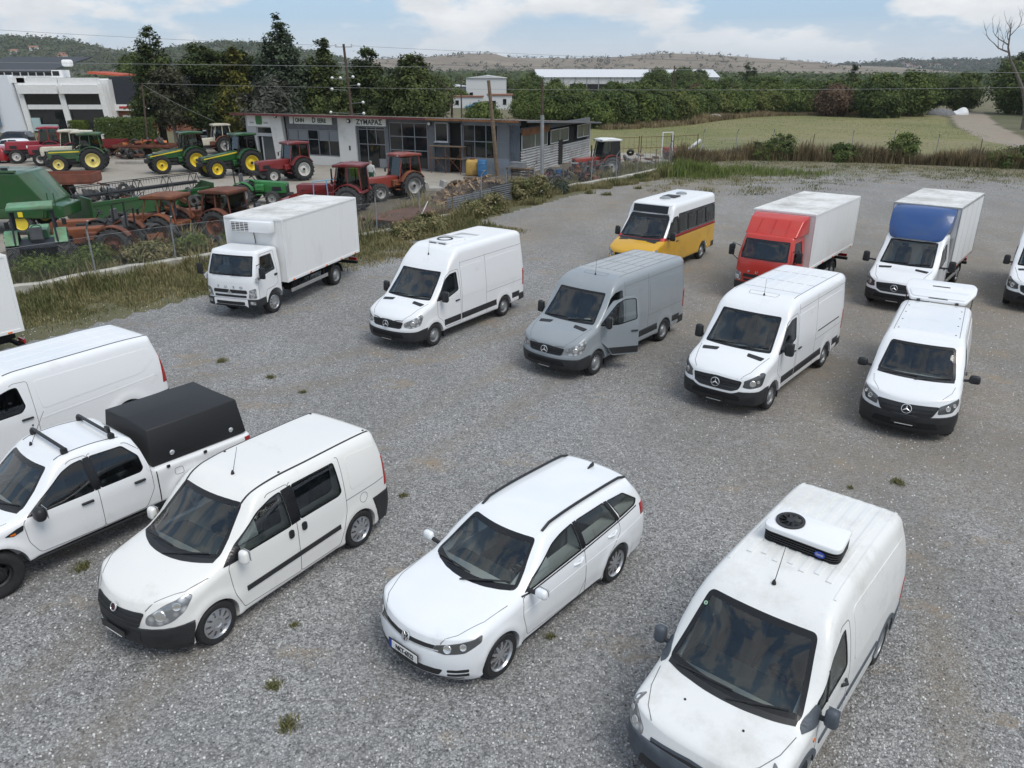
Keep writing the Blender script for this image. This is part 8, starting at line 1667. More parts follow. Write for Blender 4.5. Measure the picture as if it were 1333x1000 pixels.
def ranger(loc, rz, sc):
  t = thing('pickup_truck', 'white double-cab pickup with a black hard canopy and roof bars', 'pickup', loc, rz, None, sc); pm = M_WHITE
  top = [(-2.84, 1.10), (-1.2, 1.12), (-.98, 1.125), (-.93, 1.15), (-.83, 1.60), (-.78, 1.71), (-.6, 1.77), (-.1, 1.815), (.25, 1.80), (.45, 1.745), (.58, 1.68), (.95, 1.40), (1.22, 1.20), (1.30, 1.165), (1.42, 1.15), (2.0, 1.09), (2.3, 1.02), (2.44, .95), (2.50, .87)]
  B = Body(2.50, -2.84, top, [(-2.84, .89), (-2.4, .915), (1.2, .925), (1.8, .925), (2.5, .87)], [(0, .95), (.5, .985), (.7, 1.0), (1.0, 1.0), (1.12, .985), (1.45, .88), (1.7, .775), (1.85, .73)],
       rt=[(-2.84, .06), (-1., .07), (-.8, .12), (.3, .12), (.9, .10), (1.4, .12), (2.5, .10)], bot=[(-2.84, .62), (-1.6, .48), (1.2, .42), (2.2, .40), (2.5, .42)], fasc=[(.4, -.14), (.55, -.02), (.7, 0), (.9, -.06)],
       rear=[(.5, .0), (1.2, .0)], pf=(.42, 2.2), pr=(.03, 6.), sweep=.22, sx=.3, xc=1.35, flare=((1.61, .40, .48, .035), (-1.61, .40, .48, .035)))
  ws = rpoly([(-.755, 1.20), (.755, 1.20), (.585, 1.68), (-.585, 1.68)], .06)
  w1 = rpoly([(1.06, 1.13), (.72, 1.38), (.40, 1.60), (.22, 1.665), (.05, 1.68), (.02, 1.15)], [.03, .06, .06, .06, .04, .04])
  w2 = rpoly([(-.07, 1.155), (-.05, 1.685), (-.58, 1.67), (-.78, 1.44), (-.80, 1.22), (-.74, 1.165)], .04)
  cabin = pr([(-.78, .55), (1.15, .55), (1.2, 1.08), (.58, 1.56), (.1, 1.71), (-.55, 1.68), (-.75, 1.5)], 'y', -.63, .63)
  B.cut([cyl_wells((1.61, -1.61), .455, .40, 1.3, .55), cabin, win_cutters(ws, (w1, w2), .35, 1.3, .55)])
  put('body', B.mesh, [pm, M_DASH], t); glazing(t, B, ws, (w1, w2), M_DKGLASS, .05)
  obj('front_bumper', B.clip([((2.0, 0, .62), (0, 0, -1)), ((2.12, 0, .3), (1, 0, .1))], .012, .02), pm, t, None, True, 50)
  gr = obj('grille', B.patch(rpoly([(-.50, .66), (.50, .66), (.56, .88), (-.56, .88)], .04), 'F', .012, .02, .05), M_BLACK, t)
  for z in (.72, .77, .82): obj('grille_bar', B.strip([(-.50, z), (.50, z)], .025, 'F', .022, .014), M_TRIM, gr)
  headlights(t, B, [(2.42, .56, .74), (2.40, .58, .90), (2.12, .84, 1.0), (1.98, .90, .98), (2.10, .90, .80)], 40, M_LENS, ((2.3, .72, .84, .07),), r=.03)
  for pj, sg in (('L', 1), ('R', -1)):
    obj('pillar_cover', B.patch([(.02, 1.15), (.05, 1.68), (-.05, 1.685), (-.07, 1.155)], pj, .003, .006, .06), M_FRIT, t)
    d = obj('door', B.strip(rpoly([(1.12, 1.08), (1.10, .75), (.98, .50), (-.02, .48), (-.02, 1.72), (.25, 1.72)], .06), .009, pj, .002, .004), M_GAP, t)
    obj('handle', bx((.18, sg * .94, 1.02), (.19, .05, .035), .012), M_BLACK, d, None, True)
    d = obj('door', B.strip(rpoly([(-.02, 1.72), (-.02, .48), (-.72, .50), (-.90, .80), (-.90, 1.45), (-.65, 1.70)], .06), .009, pj, .002, .004), M_GAP, t)
    obj('handle', bx((-.68, sg * .94, 1.03), (.19, .05, .035), .012), M_BLACK, d, None, True)
    obj('bed_gap', B.strip([(-.985, .50), (-.985, 1.12)], .02, pj, .002, .004), M_WELL, t)
    m = mirror(t, (.92, sg * .88, 1.17), sg, (.17, .25, .22), M_BLACK, .06)
    v = obj('fender_vent', B.patch(rpoly([(1.40, .98), (1.28, .94), (1.14, .98), (1.12, 1.06), (1.22, 1.04)], .015), pj, .008, .014, .04), M_BLACK, t)
    obj('indicator_lamp', B.patch(rpoly([(1.33, .965), (1.25, .955), (1.25, .99), (1.32, .985)], .008), pj, .014, .01, .03), M_AMBER, v)
    obj('tail_lamp', B.clip([((0, 0, 1.06), (0, 0, -1)), ((0, 0, .72), (0, 0, 1)), ((-2.72, 0, 0), (-1, 0, 0)), ((0, sg * .72, 0), (0, sg, 0))], .010, .02), M_RED, t, None, True, 50)
    obj('sill_step', bx((.15, sg * .86, .40), (2.0, .10, .05), .015), M_BLACK, t)
    obj('fuel_flap', B.strip(rpoly([(-1.30, .88), (-1.30, 1.0), (-1.45, 1.0), (-1.45, .88)], .04), .008, pj, .002, .004, True), M_GAP, t) if sg > 0 else None
    bl = [(1.30, .82 * sg), (1.8, .80 * sg), (2.2, .68 * sg), (2.40, .55 * sg)]; obj('bonnet', B.strip(bl, .009, 'T', .002, .004), M_GAP, t)
    obj('roof_gutter', B.strip([(.40, sg * .575), (-.62, sg * .575)], .02, 'T', .003, .006), M_BLACK, t)
  # canopy
  bm = bmesh.new(); x0, x1, z0, z1 = -.97, -2.80, 1.125, 1.80
  v = [bm.verts.new(p) for p in ((x0, -.84, z0), (x1, -.84, z0), (x1, .84, z0), (x0, .84, z0), (x0 - .05, -.72, z1 - .03), (x1 + .05, -.72, z1 - .03), (x1 + .05, .72, z1 - .03), (x0 - .05, .72, z1 - .03), (x0 - .06, 0, z1), (x1 + .1, 0, z1))]
  for q in ((0, 1, 2, 3), (1, 0, 4, 5), (3, 2, 6, 7), (2, 1, 5, 9, 6), (0, 3, 7, 8, 4), (4, 8, 9, 5), (8, 7, 6, 9)): bm.faces.new([v[i] for i in q])
  bmesh.ops.recalc_face_normals(bm, faces=bm.faces); bmesh.ops.bevel(bm, geom=list(bm.edges), offset=.018, segments=2, affect='EDGES', profile=.5)
  cn = obj('canopy', bm, mat('canopy_black', (.011, .0115, .013), .55, var=.25, vscale=30, bump=.15, bscale=120), t, None, True, 40)
  for sg in (1, -1):
    for x in (-1.35, -2.50):
      h = obj('latch', la([(.045, 0), (.045, .012), (.03, .022), (0, .024)], 16, 'z'), M_CHROME, cn); h.matrix_local = frame_mat((x, sg * .825, 1.27), (1, 0, 0) if sg < 0 else (-1, 0, 0), (0, 0, 1))
    obj('canopy_clip', bx((-1.2, sg * .925, 1.09), (.06, .03, .05), .008), M_BLACK, cn); obj('canopy_clip', bx((-1.9, sg * .925, 1.09), (.06, .03, .05), .008), M_BLACK, cn)
  # roof bars
  for x in (.22, -.52):
    zz = B.ray((x, 0), 'T').z + .085
    rb = obj('roof_bar', bx((x, 0, zz), (.055, 1.24, .035), .012), M_BLACK, t, None, True)
    for sg in (1, -1): obj('bar_foot', bx((x, sg * .57, zz - .05), (.10, .08, .10), .02), M_BLACK, rb, None, True)
  obj('bar_clamp', bx((-.52, .48, B.ray((-.52, 0), 'T').z + .14), (.06, .12, .10), .02), M_BLACK, rb)
  antenna(t, B, (.40, -.25), .5, -.6); wiper(t, B, (-.66, 1.20), (.02, 1.24)); wiper(t, B, (.0, 1.19), (.64, 1.25))
  obj('cowl', B.strip([(-.73, 1.198), (.73, 1.198)], .03, 'F', .004, .006), M_BLACK, t)
  obj('dashboard', pr([(1.18, .5), (1.18, 1.06), (.9, 1.14), (.62, 1.06), (.66, .5)], 'y', -.62, .62, .04), M_DASH, t, None, True); steering(t, .5, .36, 1.08, 25)
  for x, y in ((.02, .36), (.02, -.36)): seat(t, x, y, .62, rc=14)
  for x in (1.61, -1.61):
    for sg in (1, -1): wheel(t, x, sg * .80, .385, .25, 'black', M_BLACK, rr=.22)
  return t
def transit(loc, rz, sc):
  t = thing('panel_van', 'white long panel van with roof gutters parked behind the pickup', 'van', loc, rz, None, sc); pm = M_WHITE
  top = [(-2.70, 1.88), (-2.4, 1.955), (-1.5, 1.985), (.3, 1.985), (.65, 1.94), (.85, 1.87), (.98, 1.80), (1.4, 1.47), (1.72, 1.245), (1.82, 1.20), (2.2, 1.10), (2.5, .97), (2.64, .85)]
  B = Body(2.64, -2.70, top, [(-2.7, .95), (-2.3, .985), (1.6, .99), (2.1, .975), (2.64, .92)], [(0, .97), (.5, 1.0), (1.0, 1.0), (1.2, .985), (1.6, .93), (1.95, .865), (2.05, .84)],
       rt=[(-2.7, .12), (.5, .13), (1.2, .11), (2.64, .12)], bot=.24, fasc=[(.2, -.1), (.4, 0), (.6, 0), (.85, -.10)], rear=[(.2, .02), (.6, 0), (1.2, .04), (1.9, .22)], pf=(.5, 2.2), pr=(.12, 3.6), sweep=.25, sx=.7, flare=((1.65, .35, .46, .03), (-1.65, .35, .46, .03)))
  ws = rpoly([(-.80, 1.24), (.80, 1.24), (.68, 1.79), (-.68, 1.79)], .06)
  w1 = rpoly([(1.44, 1.18), (1.10, 1.46), (.80, 1.66), (.55, 1.72), (.42, 1.72), (.36, 1.30), (.46, 1.20)], .05)
  cabin = pr([(.1, .6), (1.5, .6), (1.55, 1.12), (.95, 1.66), (.6, 1.78), (.1, 1.78)], 'y', -.76, .76)
  B.cut([cyl_wells((1.65, -1.65), .40, .34, 1.3, .58), cabin, win_cutters(ws, (w1,), .75, 1.3, .66)])
  put('body', B.mesh, [pm, M_DASH], t); glazing(t, B, ws, (w1,), M_DKGLASS, .05)
  obj('rear_bumper', B.clip([((0, 0, .66), (0, 0, -1)), ((-2.26, 0, .5), (-1, 0, .25))], .014, .02), M_TRIM, t, None, True, 50)
  obj('front_bumper', B.clip([((2.3, 0, .60), (0, 0, -1)), ((2.08, 0, .3), (1, 0, .1))], .014, .02), M_TRIM, t, None, True, 50)
  gr = obj('grille', B.patch(rpoly([(-.5, .66), (.5, .66), (.56, .84), (-.56, .84)], .05), 'F', .012, .02, .06), M_BLACK, t)
  headlights(t, B, [(2.52, .58, .72), (2.48, .60, .88), (2.12, .86, 1.05), (2.02, .92, 1.0), (2.2, .9, .78)], 40, M_LENS, ((2.35, .75, .85, .07),), r=.04)
  for pj, sg in (('L', 1), ('R', -1)):
    d = obj('door', B.strip(rpoly([(1.50, 1.12), (1.46, .75), (1.16, .35), (.22, .33), (.22, 1.78), (.50, 1.80)], .06), .009, pj, .002, .004), M_GAP, t)
    obj('handle', bx((.40, sg * 1.0, 1.06), (.22, .05, .035), .012), M_BLACK, d, None, True)
    obj('door_lock', la([(.018, 0), (.018, .01), (0, .01)], 10, 'y', (.34, sg * .99, .90)), M_BLACK, d)
    obj('side_panel', B.patch(rpoly([(.08, 1.16), (.12, 1.74), (-2.35, 1.72), (-2.45, 1.50), (-2.1, 1.24)], .1), pj, .007, .008, .1), pm, t, None, True, 30)
    obj('side_crease', B.strip([(.15, .98), (-1.1, 1.02), (-2.4, 1.10)], .03, pj, .004, .006), pm, t, None, True)
    obj('roof_gutter', B.strip([(.55, sg * .73), (-2.5, sg * .71)], .032, 'T', .004, .008), M_TRIM, t)
    obj('tail_lamp', B.clip([((0, 0, 1.62), (0, 0, -1)), ((0, 0, .86), (0, 0, 1)), ((-2.48, 0, 0), (-1, 0, -.05)), ((0, sg * .80, 0), (0, sg, 0))], .008, .02), M_RED, t, None, True, 50)
    mirror(t, (1.25, sg * .95, 1.2), sg, (.14, .2, .26), M_BLACK, .08)
  for y in (-.4, 0, .4): obj('roof_rib', B.strip([(.2, y), (-2.3, y)], .06, 'T', .005, .006), pm, t, None, True)
  for x in (1.65, -1.65):
    for sg in (1, -1): wheel(t, x, sg * .86, .345, .22, 'steel', M_STEEL)
  obj('dashboard', pr([(1.5, .6), (1.5, 1.1), (1.2, 1.16), (1.0, 1.1), (1.05, .6)], 'y', -.75, .75, .04), M_DASH, t); seat(t, .6, .4, .75); seat(t, .6, -.4, .75); steering(t, .95, .4, 1.1)
  return t
def vito(loc, rz, sc):
  t = thing('panel_van', 'white mid-size van with its tailgate lifted above the roof', 'van', loc, rz, None, sc); pm = M_WHITE
  top = [(-2.62, 1.84), (-2.3, 1.885), (-1.2, 1.91), (.2, 1.905), (.6, 1.87), (.82, 1.80), (.93, 1.735), (1.3, 1.47), (1.68, 1.215), (1.78, 1.17), (2.1, 1.08), (2.35, .97), (2.46, .87), (2.52, .78)]
  B = Body(2.52, -2.62, top, [(-2.62, .92), (-2.2, .955), (1.5, .963), (2.0, .955), (2.52, .89)], [(0, .97), (.5, 1.0), (1.0, 1.0), (1.15, .985), (1.5, .93), (1.85, .85), (1.95, .82)],
       rt=[(-2.62, .12), (.4, .13), (1.0, .12), (1.7, .14), (2.52, .11)], bot=.22, fasc=[(.2, -.1), (.34, -.02), (.5, 0), (.66, -.01), (.78, -.10)], rear=[(.2, .0), (.8, 0), (1.85, .08)], pf=(.52, 2.15), pr=(.05, 5.), sweep=.22, sx=.6, xc=1.8, flare=((1.6, .34, .43, .02), (-1.6, .34, .43, .02)), crown=.012)
  ws = rpoly([(-.80, 1.20), (.80, 1.20), (.665, 1.755), (-.665, 1.755)], .07)
  w1 = rpoly([(1.40, 1.15), (1.05, 1.42), (.75, 1.62), (.50, 1.69), (.36, 1.70), (.31, 1.22), (.40, 1.16)], .04)
  cabin = pr([(.0, .6), (1.48, .6), (1.54, 1.10), (.92, 1.62), (.5, 1.74), (.0, 1.74)], 'y', -.74, .74)
  B.cut([cyl_wells((1.6, -1.6), .385, .335, 1.3, .58), cabin, win_cutters(ws, (w1,), .7, 1.3, .64)])
  put('body', B.mesh, [pm, M_DASH], t); glazing(t, B, ws, (w1,), None, .05)
  obj('front_bumper', B.clip([((2.3, 0, .64), (-.14, 0, -1)), ((1.96, 0, .3), (1, 0, -.02))], .014, .02), M_TRIM, t, None, True, 50)
  gr = obj('grille', B.patch(rpoly([(-.62, .86), (-.50, .62), (.50, .62), (.62, .86), (0, .84)], .06), 'F', .020, .03, .05), M_BLACK, t, None, True)
  for z in (.70, .78): obj('grille_bar', B.strip([(-.52, z + .015), (0, z), (.52, z + .015)], .045, 'F', .034, .02), M_TRIM, gr, None, True)
  e = put('emblem', star_mesh(.105), M_CHROME, gr); place(e, B.at((0, .745), 'F', .05))
  headlights(t, B, [(2.40, .60, .70), (2.36, .60, .86), (2.10, .80, .98), (1.98, .88, 1.02), (2.04, .90, .90), (2.20, .84, .74)], 40, M_DKLENS, ((2.26, .74, .83, .06), (2.14, .83, .89, .045)), r=.04)
  obj('lower_grille', B.patch(rpoly([(-.66, .34), (.66, .34), (.60, .48), (-.60, .48)], .05), 'F', .022, .02, .05), M_WELL, t); plate(t, B, (0, .46), None, off=.045)
  for sg in (1, -1): obj('fog_lamp_recess', B.patch(rpoly([(q[0] * sg, q[1]) for q in ob([(2.34, .66, .36), (2.34, .66, .44), (2.2, .82, .45), (2.2, .82, .36)], 30)], .03), sg * 30, .02, .02, .05), M_BLACK, t)
  for pj, sg in (('L', 1), ('R', -1)):
    d = obj('door', B.strip(rpoly([(1.42, 1.10), (1.38, .70), (1.14, .36), (.18, .33), (.18, 1.74), (.45, 1.76)], .06), .009, pj, .002, .004), M_GAP, t)
    obj('handle', bx((.36, sg * .975, 1.04), (.2, .05, .035), .012), M_BLACK, d, None, True)
    obj('side_panel', B.patch(rpoly([(.04, 1.10), (.06, 1.68), (-2.3, 1.68), (-2.36, 1.12)], .1), pj, .007, .008, .1), pm, t, None, True, 30)
    obj('roof_gutter', B.strip([(.48, sg * .685), (-2.45, sg * .66)], .012, 'T', .003, .005), M_GAP, t)
    for x in (.35, -.4, -1.1, -1.8): obj('roof_mount_stud', la([(.02, 0), (.02, .008), (0, .01)], 8, 'z'), M_GAP, t, tuple(B.ray((x, sg * .60), 'T')))
    mirror(t, (1.22, sg * .93, 1.18), sg, (.14, .24, .20), M_BLACK, .10)
    bl = [(1.72, .82 * sg), (2.0, .78 * sg), (2.3, .62 * sg)]; obj('bonnet', B.strip(bl, .009, 'T', .002, .004), M_GAP, t)
  obj('roof_panel', B.strip(rpoly([(.30, -.42), (.30, .42), (-2.2, .42), (-2.2, -.42)], .06), .03, 'T', .004, .006, True), pm, t, None, True)
  wiper(t, B, (-.70, 1.19), (.04, 1.23)); wiper(t, B, (.0, 1.18), (.70, 1.24))
  obj('cowl', B.strip([(-.78, 1.20), (.78, 1.20)], .03, 'F', .004, .006), M_BLACK, t)
  obj('dashboard', pr([(1.5, .6), (1.5, 1.1), (1.2, 1.15), (.98, 1.1), (1.05, .6)], 'y', -.73, .73, .04), M_DASH, t, None, True); seat(t, .55, .4, .7); seat(t, .55, -.4, .7); steering(t, .92, .4, 1.08)
  obj('bulkhead', bx((.03, 0, 1.2), (.03, 1.46, 1.05), .01), M_SEAT, t)
  # raised tailgate, hinged at the rear roof edge
  bm = bmesh.new(); out = rpoly([(0, -.66), (0, .66), (-.62, .84), (-1.0, .84), (-1.18, .74), (-1.18, -.74), (-1.0, -.84), (-.62, -.84)], .08)
  prism(bm, out, 'z', -.04, .05); bmesh.ops.bevel(bm, geom=list(bm.edges), offset=.03, segments=3, affect='EDGES', profile=.5)
  g = obj('tailgate', bm, pm, t, (-2.50, 0, 1.92), True, 40, label='raised white tailgate'); g.rotation_euler = (0, R(12), 0)
  obj('tailgate_panel', pr(rpoly([(-.08, -.62), (-.08, .62), (-.52, .74), (-.52, -.74)], .08), 'z', .05, .075, .012), pm, g, None, True, 40)
  obj('handle_slot', bx((-.80, 0, .052), (.05, .42, .012), .004), M_BLACK, g); obj('brake_lamp', bx((-.045, 0, .056), (.03, .45, .012), .004), M_BLACK, g)
  for sg in (1, -1): obj('hinge', bx((.0, sg * .45, .0), (.12, .08, .05), .01), M_BLACK, g)
  for sg in (1, -1): obj('gas_strut', tb([(-2.45, sg * .78, 1.5), (-3.1, sg * .78, 1.98)], .014, 8), M_BLACK, t)
  for x in (1.6, -1.6):
    for sg in (1, -1): wheel(t, x, sg * .84, .335, .21, 'cap', M_STEEL)
  return t
def truck_box(t, L, Wd, z0, z1, wall, roofm, trim):
  b = obj('cargo_box', bx((-L / 2, 0, (z0 + z1) / 2), (L, Wd, z1 - z0), .012), wall, t)
  obj('box_roof', bx((-L / 2, 0, z1 + .006), (L - .03, Wd - .03, .02), .006), roofm, b)
  h = z1 - z0
  for y in (Wd / 2, -Wd / 2):
    obj('edge_trim', bx((-L / 2, y, z1 - .03), (L + .01, .03, .07), .008), trim, b); obj('edge_trim', bx((-L / 2, y, z0 + .04), (L + .01, .03, .09), .008), trim, b)
    for x in (-.03, -L + .03): obj('corner_post', bx((x, y, (z0 + z1) / 2), (.08, .035, h), .008), trim, b)
    for k in (1, 2, 3): obj('wall_seam', bx((-L * k / 4, y, (z0 + z1) / 2), (.012, .006, h - .16), .002), trim, b)
  for k in range(5):
    for sg in (1, -1): obj('marker_lamp', bx((-.35 - (L - .7) * k / 4, sg * (Wd / 2 + .02), z0 + .03), (.11, .03, .045), .008), M_AMBER, b)
  for x in (.004, -L - .004): obj('edge_trim', bx((x, 0, z1 - .03), (.03, Wd, .07), .008), trim, b)
  return b
def chassis(t, xa, xb, z, w=.75):
  for sg in (1, -1): obj('chassis_rail', bx(((xa + xb) / 2, sg * .36, z), (abs(xa - xb), .08, .2), .01), M_WELL, t)
  for k in range(5): obj('cross_member', bx((xa + (xb - xa) * (k + .5) / 5, 0, z), (.08, .75, .12), .01), M_WELL, t)
def box_underside(t, L, Wd, z0, xr, guard=M_ALU):
  for sg in (1, -1):
    g = obj('side_guard', bx((-1.45, sg * (Wd / 2 - .08), .56), (2.35, .04, .12), .01), guard, t)
    for x in (-.5, -1.45, -2.4): obj('guard_post', bx((x, sg * (Wd / 2 - .10), .75), (.05, .04, .42), .005), M_WELL, g)
    obj('rear_mudguard', pr([(xr + .46 * cos(R(a)), .40 + .46 * sin(R(a))) for a in range(0, 181, 15)] + [(xr + .43 * cos(R(a)), .40 + .43 * sin(R(a))) for a in range(180, -1, -15)], 'y', sg * .62, sg * (Wd / 2 - .08)), M_BLACK, t)
  rb = obj('rear_underride_bar', bx((-L + .05, 0, .50), (.10, Wd * .92, .10), .01), M_WELL, t)
  for sg in (1, -1):
    obj('tail_lamp', bx((-L + .0, sg * .78, .62), (.06, .34, .12), .01), M_RED, rb); obj('bar_bracket', bx((-L + .25, sg * .40, .70), (.5, .06, .16), .01), M_WELL, rb)
  obj('fuel_tank', bx((-1.2, -.62, .58), (.9, .4, .4), .06), M_WELL, t, None, True); obj('battery_box', bx((-.9, .62, .62), (.5, .34, .34), .03), M_WELL, t)
def fuso(name, label, loc, rz, pm, L, Wd, z0, z1, scz, deflector=None, fridge=False, wallm=None):
  t = thing(name, label, 'truck', loc, rz, 'box trucks parked on the gravel')
  k = scz
  B = Body(1.58, .05, [(.05, 2.10 * k), (.35, 2.17 * k), (.95, 2.17 * k), (1.58, 2.12 * k)], [(.05, .90), (.4, .93), (1.58, .93)], [(0, .95), (.6, 1.0), (1.35 * k, 1.0), (2.0 * k, .93), (2.3 * k, .90)], rt=.12, bot=.46,
       fasc=[(.3, -.04), (.55, 0), (.9, 0), (1.2 * k, -.02), (1.40 * k, -.06), (1.75 * k, -.18), (2.0 * k, -.29), (2.10 * k, -.36), (2.15 * k, -.44)], rear=[(0, 0), (3, 0)], pf=(.20, 3.0), pr=(.05, 5.), na=60, nc=40)
  ws = rpoly([(-.81, 1.42 * k), (.81, 1.42 * k), (.76, 2.03 * k), (-.76, 2.03 * k)], .05)
  w1 = rpoly([(1.30, 1.32 * k), (1.06, 1.98 * k), (.46, 1.98 * k), (.40, 1.45 * k), (.9, 1.40 * k)], .05)
  cabin = pr([(.2, .9), (1.42, .9), (1.42, 1.30 * k), (1.12, 2.02 * k), (.2, 2.06 * k)], 'y', -.80, .80)
  B.cut([cyl_wells((.52,), .47, .38, 1.3, .5), cabin, win_cutters(ws, (w1,), 1.0, 1.3, .72)])
  body = put('cab', B.mesh, [pm, M_DASH], t); glazing(t, B, ws, (w1,), None, .05)
  obj('front_bumper', B.clip([((0, 0, .70), (0, 0, -1)), ((1.06, 0, 0), (1, 0, 0))], .03, .04), M_TRIM, t, None, True, 50)
  if fridge:
    bw = obj('bumper_face', B.patch(rpoly([(-.62, .42), (.62, .42), (.62, .70), (-.62, .70)], .05), 'F', .045, .03, .06), pm, t, None, True, 50)
    obj('bumper_slot', B.patch(rpoly([(-.52, .52), (.52, .52), (.52, .62), (-.52, .62)], .03), 'F', .052, .02, .06), M_BLACK, bw)
    for sg in (1, -1): obj('fog_lamp', B.patch(rpoly([(sg * .70, .54), (sg * .86, .54), (sg * .86, .64), (sg * .70, .64)], .02), 'F', .045, .02, .04), M_LENS, t)
  gr = obj('grille', B.patch(rpoly([(-.62, .88), (.62, .88), (.60, .99), (-.60, .99)], .03), 'F', .012, .02, .06), M_BLACK, t)
  obj('grille_lower', B.patch(rpoly([(-.58, .75), (.58, .75), (.58, .82), (-.58, .82)], .02), 'F', .012, .02, .06), M_BLACK, gr)
  # three-diamond emblem and spaced lettering
  bm = bmesh.new()
  for kk in range(3):
    a = pi / 2 + kk * 2 * pi / 3; tt = Vector((cos(a), sin(a), 0)); u = Vector((-sin(a), cos(a), 0)); c = [Vector((0, 0, 0)), tt * .045 + u * .026, tt * .09, tt * .045 - u * .026]
    vs = [bm.verts.new(p) for p in c]; vt = [bm.verts.new(p + Vector((0, 0, .012))) for p in c]; bm.faces.new(vt)
    for i in range(4): bm.faces.new((vs[i], vs[(i + 1) % 4], vt[(i + 1) % 4], vt[i]))
  e = obj('emblem', bm, M_CHROME, gr); place(e, B.at((0, .925), 'F', .03))
  for ch, y in zip('FUSO', (-.42, -.15, .15, .42)):
    o = put('lettering', text_mesh(ch, .11, .006, 1.25, .002), M_CHROME, gr); place(o, B.at((y, 1.07), 'F', .012))
  for sg in (1, -1):
    o = [(sg * .66, .74), (sg * .90, .74), (sg * .90, 1.06), (sg * .70, 1.0)]
    h = obj('headlight', B.patch(rpoly(o, .03), 'F', .012, .02, .05), M_LENS, t, None, True)
    ly = sg * .80; b2 = obj('lamp_bowl', la([(.07, 0), (.06, .006), (.02, .002), (0, .004)], 16, 'z'), M_BULB, h); place(b2, B.at((ly, .84), 'F', .016))
  dr = rpoly([(1.36, 1.28 * k), (1.06, 2.05 * k), (.34, 2.06 * k), (.30, 1.0), (.5, .92), (.95, .90), (1.06, .62), (1.36, .62)], .05)
  for pj, sg in (('L', 1), ('R', -1)):
    d = obj('door', B.strip(dr, .010, pj, .002, .004, True), M_GAP, t); obj('handle', bx((.40, sg * .94, 1.28 * k), (.16, .04, .07), .02), M_BLACK, d, None, True)
    tall = not fridge
    m = obj('mirror', bx((1.42, sg * 1.16, (1.62 if tall else 1.55) * k), (.10, .20, .36), .04), M_BLACK, t, None, True)
    obj('mirror_arm', tb([(1.30, sg * .90, 1.75 * k), (1.42, sg * 1.12, 1.86 * k), (1.42, sg * 1.16, 1.50 * k), (1.35, sg * .92, 1.30 * k)], .016, 6), M_BLACK, m)
    if sg < 0 and tall: obj('wide_mirror', bx((1.52, sg * 1.08, 1.75 * k), (.10, .16, .20), .04), M_BLACK, m, None, True)
    if fridge: obj('corner_mirror', bx((1.36, sg * .95, 1.36 * k), (.30, .03, .16), .012, Matrix.Rotation(R(20), 3, 'Y')), M_CHROME, m)
    obj('cab_step', bx((.98, sg * .84, .52), (.30, .14, .06), .01), M_BLACK, t)
  wiper(t, B, (-.65, 1.43 * k), (.0, 1.46 * k)); wiper(t, B, (.05, 1.43 * k), (.68, 1.46 * k))
  obj('dashboard', pr([(1.38, .9), (1.38, 1.30 * k), (1.1, 1.34 * k), (1.0, 1.2), (1.0, .9)], 'y', -.79, .79, .03), M_DASH, t, None, True); steering(t, .98, .42, 1.35 * k, 40)
  for y in (.42, -.1, -.5): seat(t, .62, y, 1.0, rc=8)
  chassis(t, 1.2, -L + .1, .62); truck_box(t, L, Wd, z0, z1, wallm or M_PANELW, M_ROOFW, M_PANELW); box_underside(t, L, Wd, z0, -3.27)
  obj('subframe', bx((-L / 2, 0, z0 - .05), (L - .2, .9, .1), .01), M_WELL, t)
  for sg in (1, -1):
    wheel(t, .52, sg * .76, .375, .22, 'cap' if fridge else 'steel', M_SILVER if fridge else M_STEEL, steer=R(-6) if fridge else 0)
    wheel(t, -3.27, sg * .88, .375, .22, 'steel', M_STEEL); wheel(t, -3.27, sg * .63, .375, .22, 'steel', M_STEEL)
  if deflector:
    bm = bmesh.new(); prism(bm, rpoly([(1.12, 2.14 * k), (.06, 2.14 * k), (.06, z1 - .06), (.26, z1 - .04), (.62, z1 - .16)], .06), 'y', -.95, .95)
    for v in bm.verts:
      s_ = 1 - .10 * max(0, v.co.x - .3) - .03 * max(0, v.co.z - 2.3 * k); v.co.y *= s_
    bmesh.ops.bevel(bm, geom=[e for e in bm.edges if abs(e.verts[0].co.y - e.verts[1].co.y) < .1], offset=.05, segments=3, affect='EDGES', profile=.5)
    df = obj('wind_deflector', bm, deflector, t, None, True, 40)
    for y in (-.5, 0, .5): obj('deflector_rib', tb([(1.06, y, 2.21 * k), (.66, y * .97, z1 - .165)], .010, 6), deflector, df)
  if fridge:
    u = obj('fridge_unit', bx((.16, .08, 2.74), (.30, 1.52, .36), .04), M_WHITE, t, None, True, 40)
    lv = obj('vent_panel', bx((.315, -.27, 2.74), (.012, .66, .28), .004), M_PLATEB, u)
    for i in range(5): obj('vent_slat', bx((.325, -.27, 2.63 + i * .055), (.014, .66, .018), .004), M_WHITE, lv)
    for i in range(5): obj('vent_slat', bx((.3255, -.60 + i * .165, 2.74), (.012, .018, .28), .004), M_WHITE, lv)
    obj('drain_hose', tb([(.05, .02, 2.55), (.05, .05, 2.35), (.05, .06, 2.15)], .015, 6), M_BLACK, t)
  return t
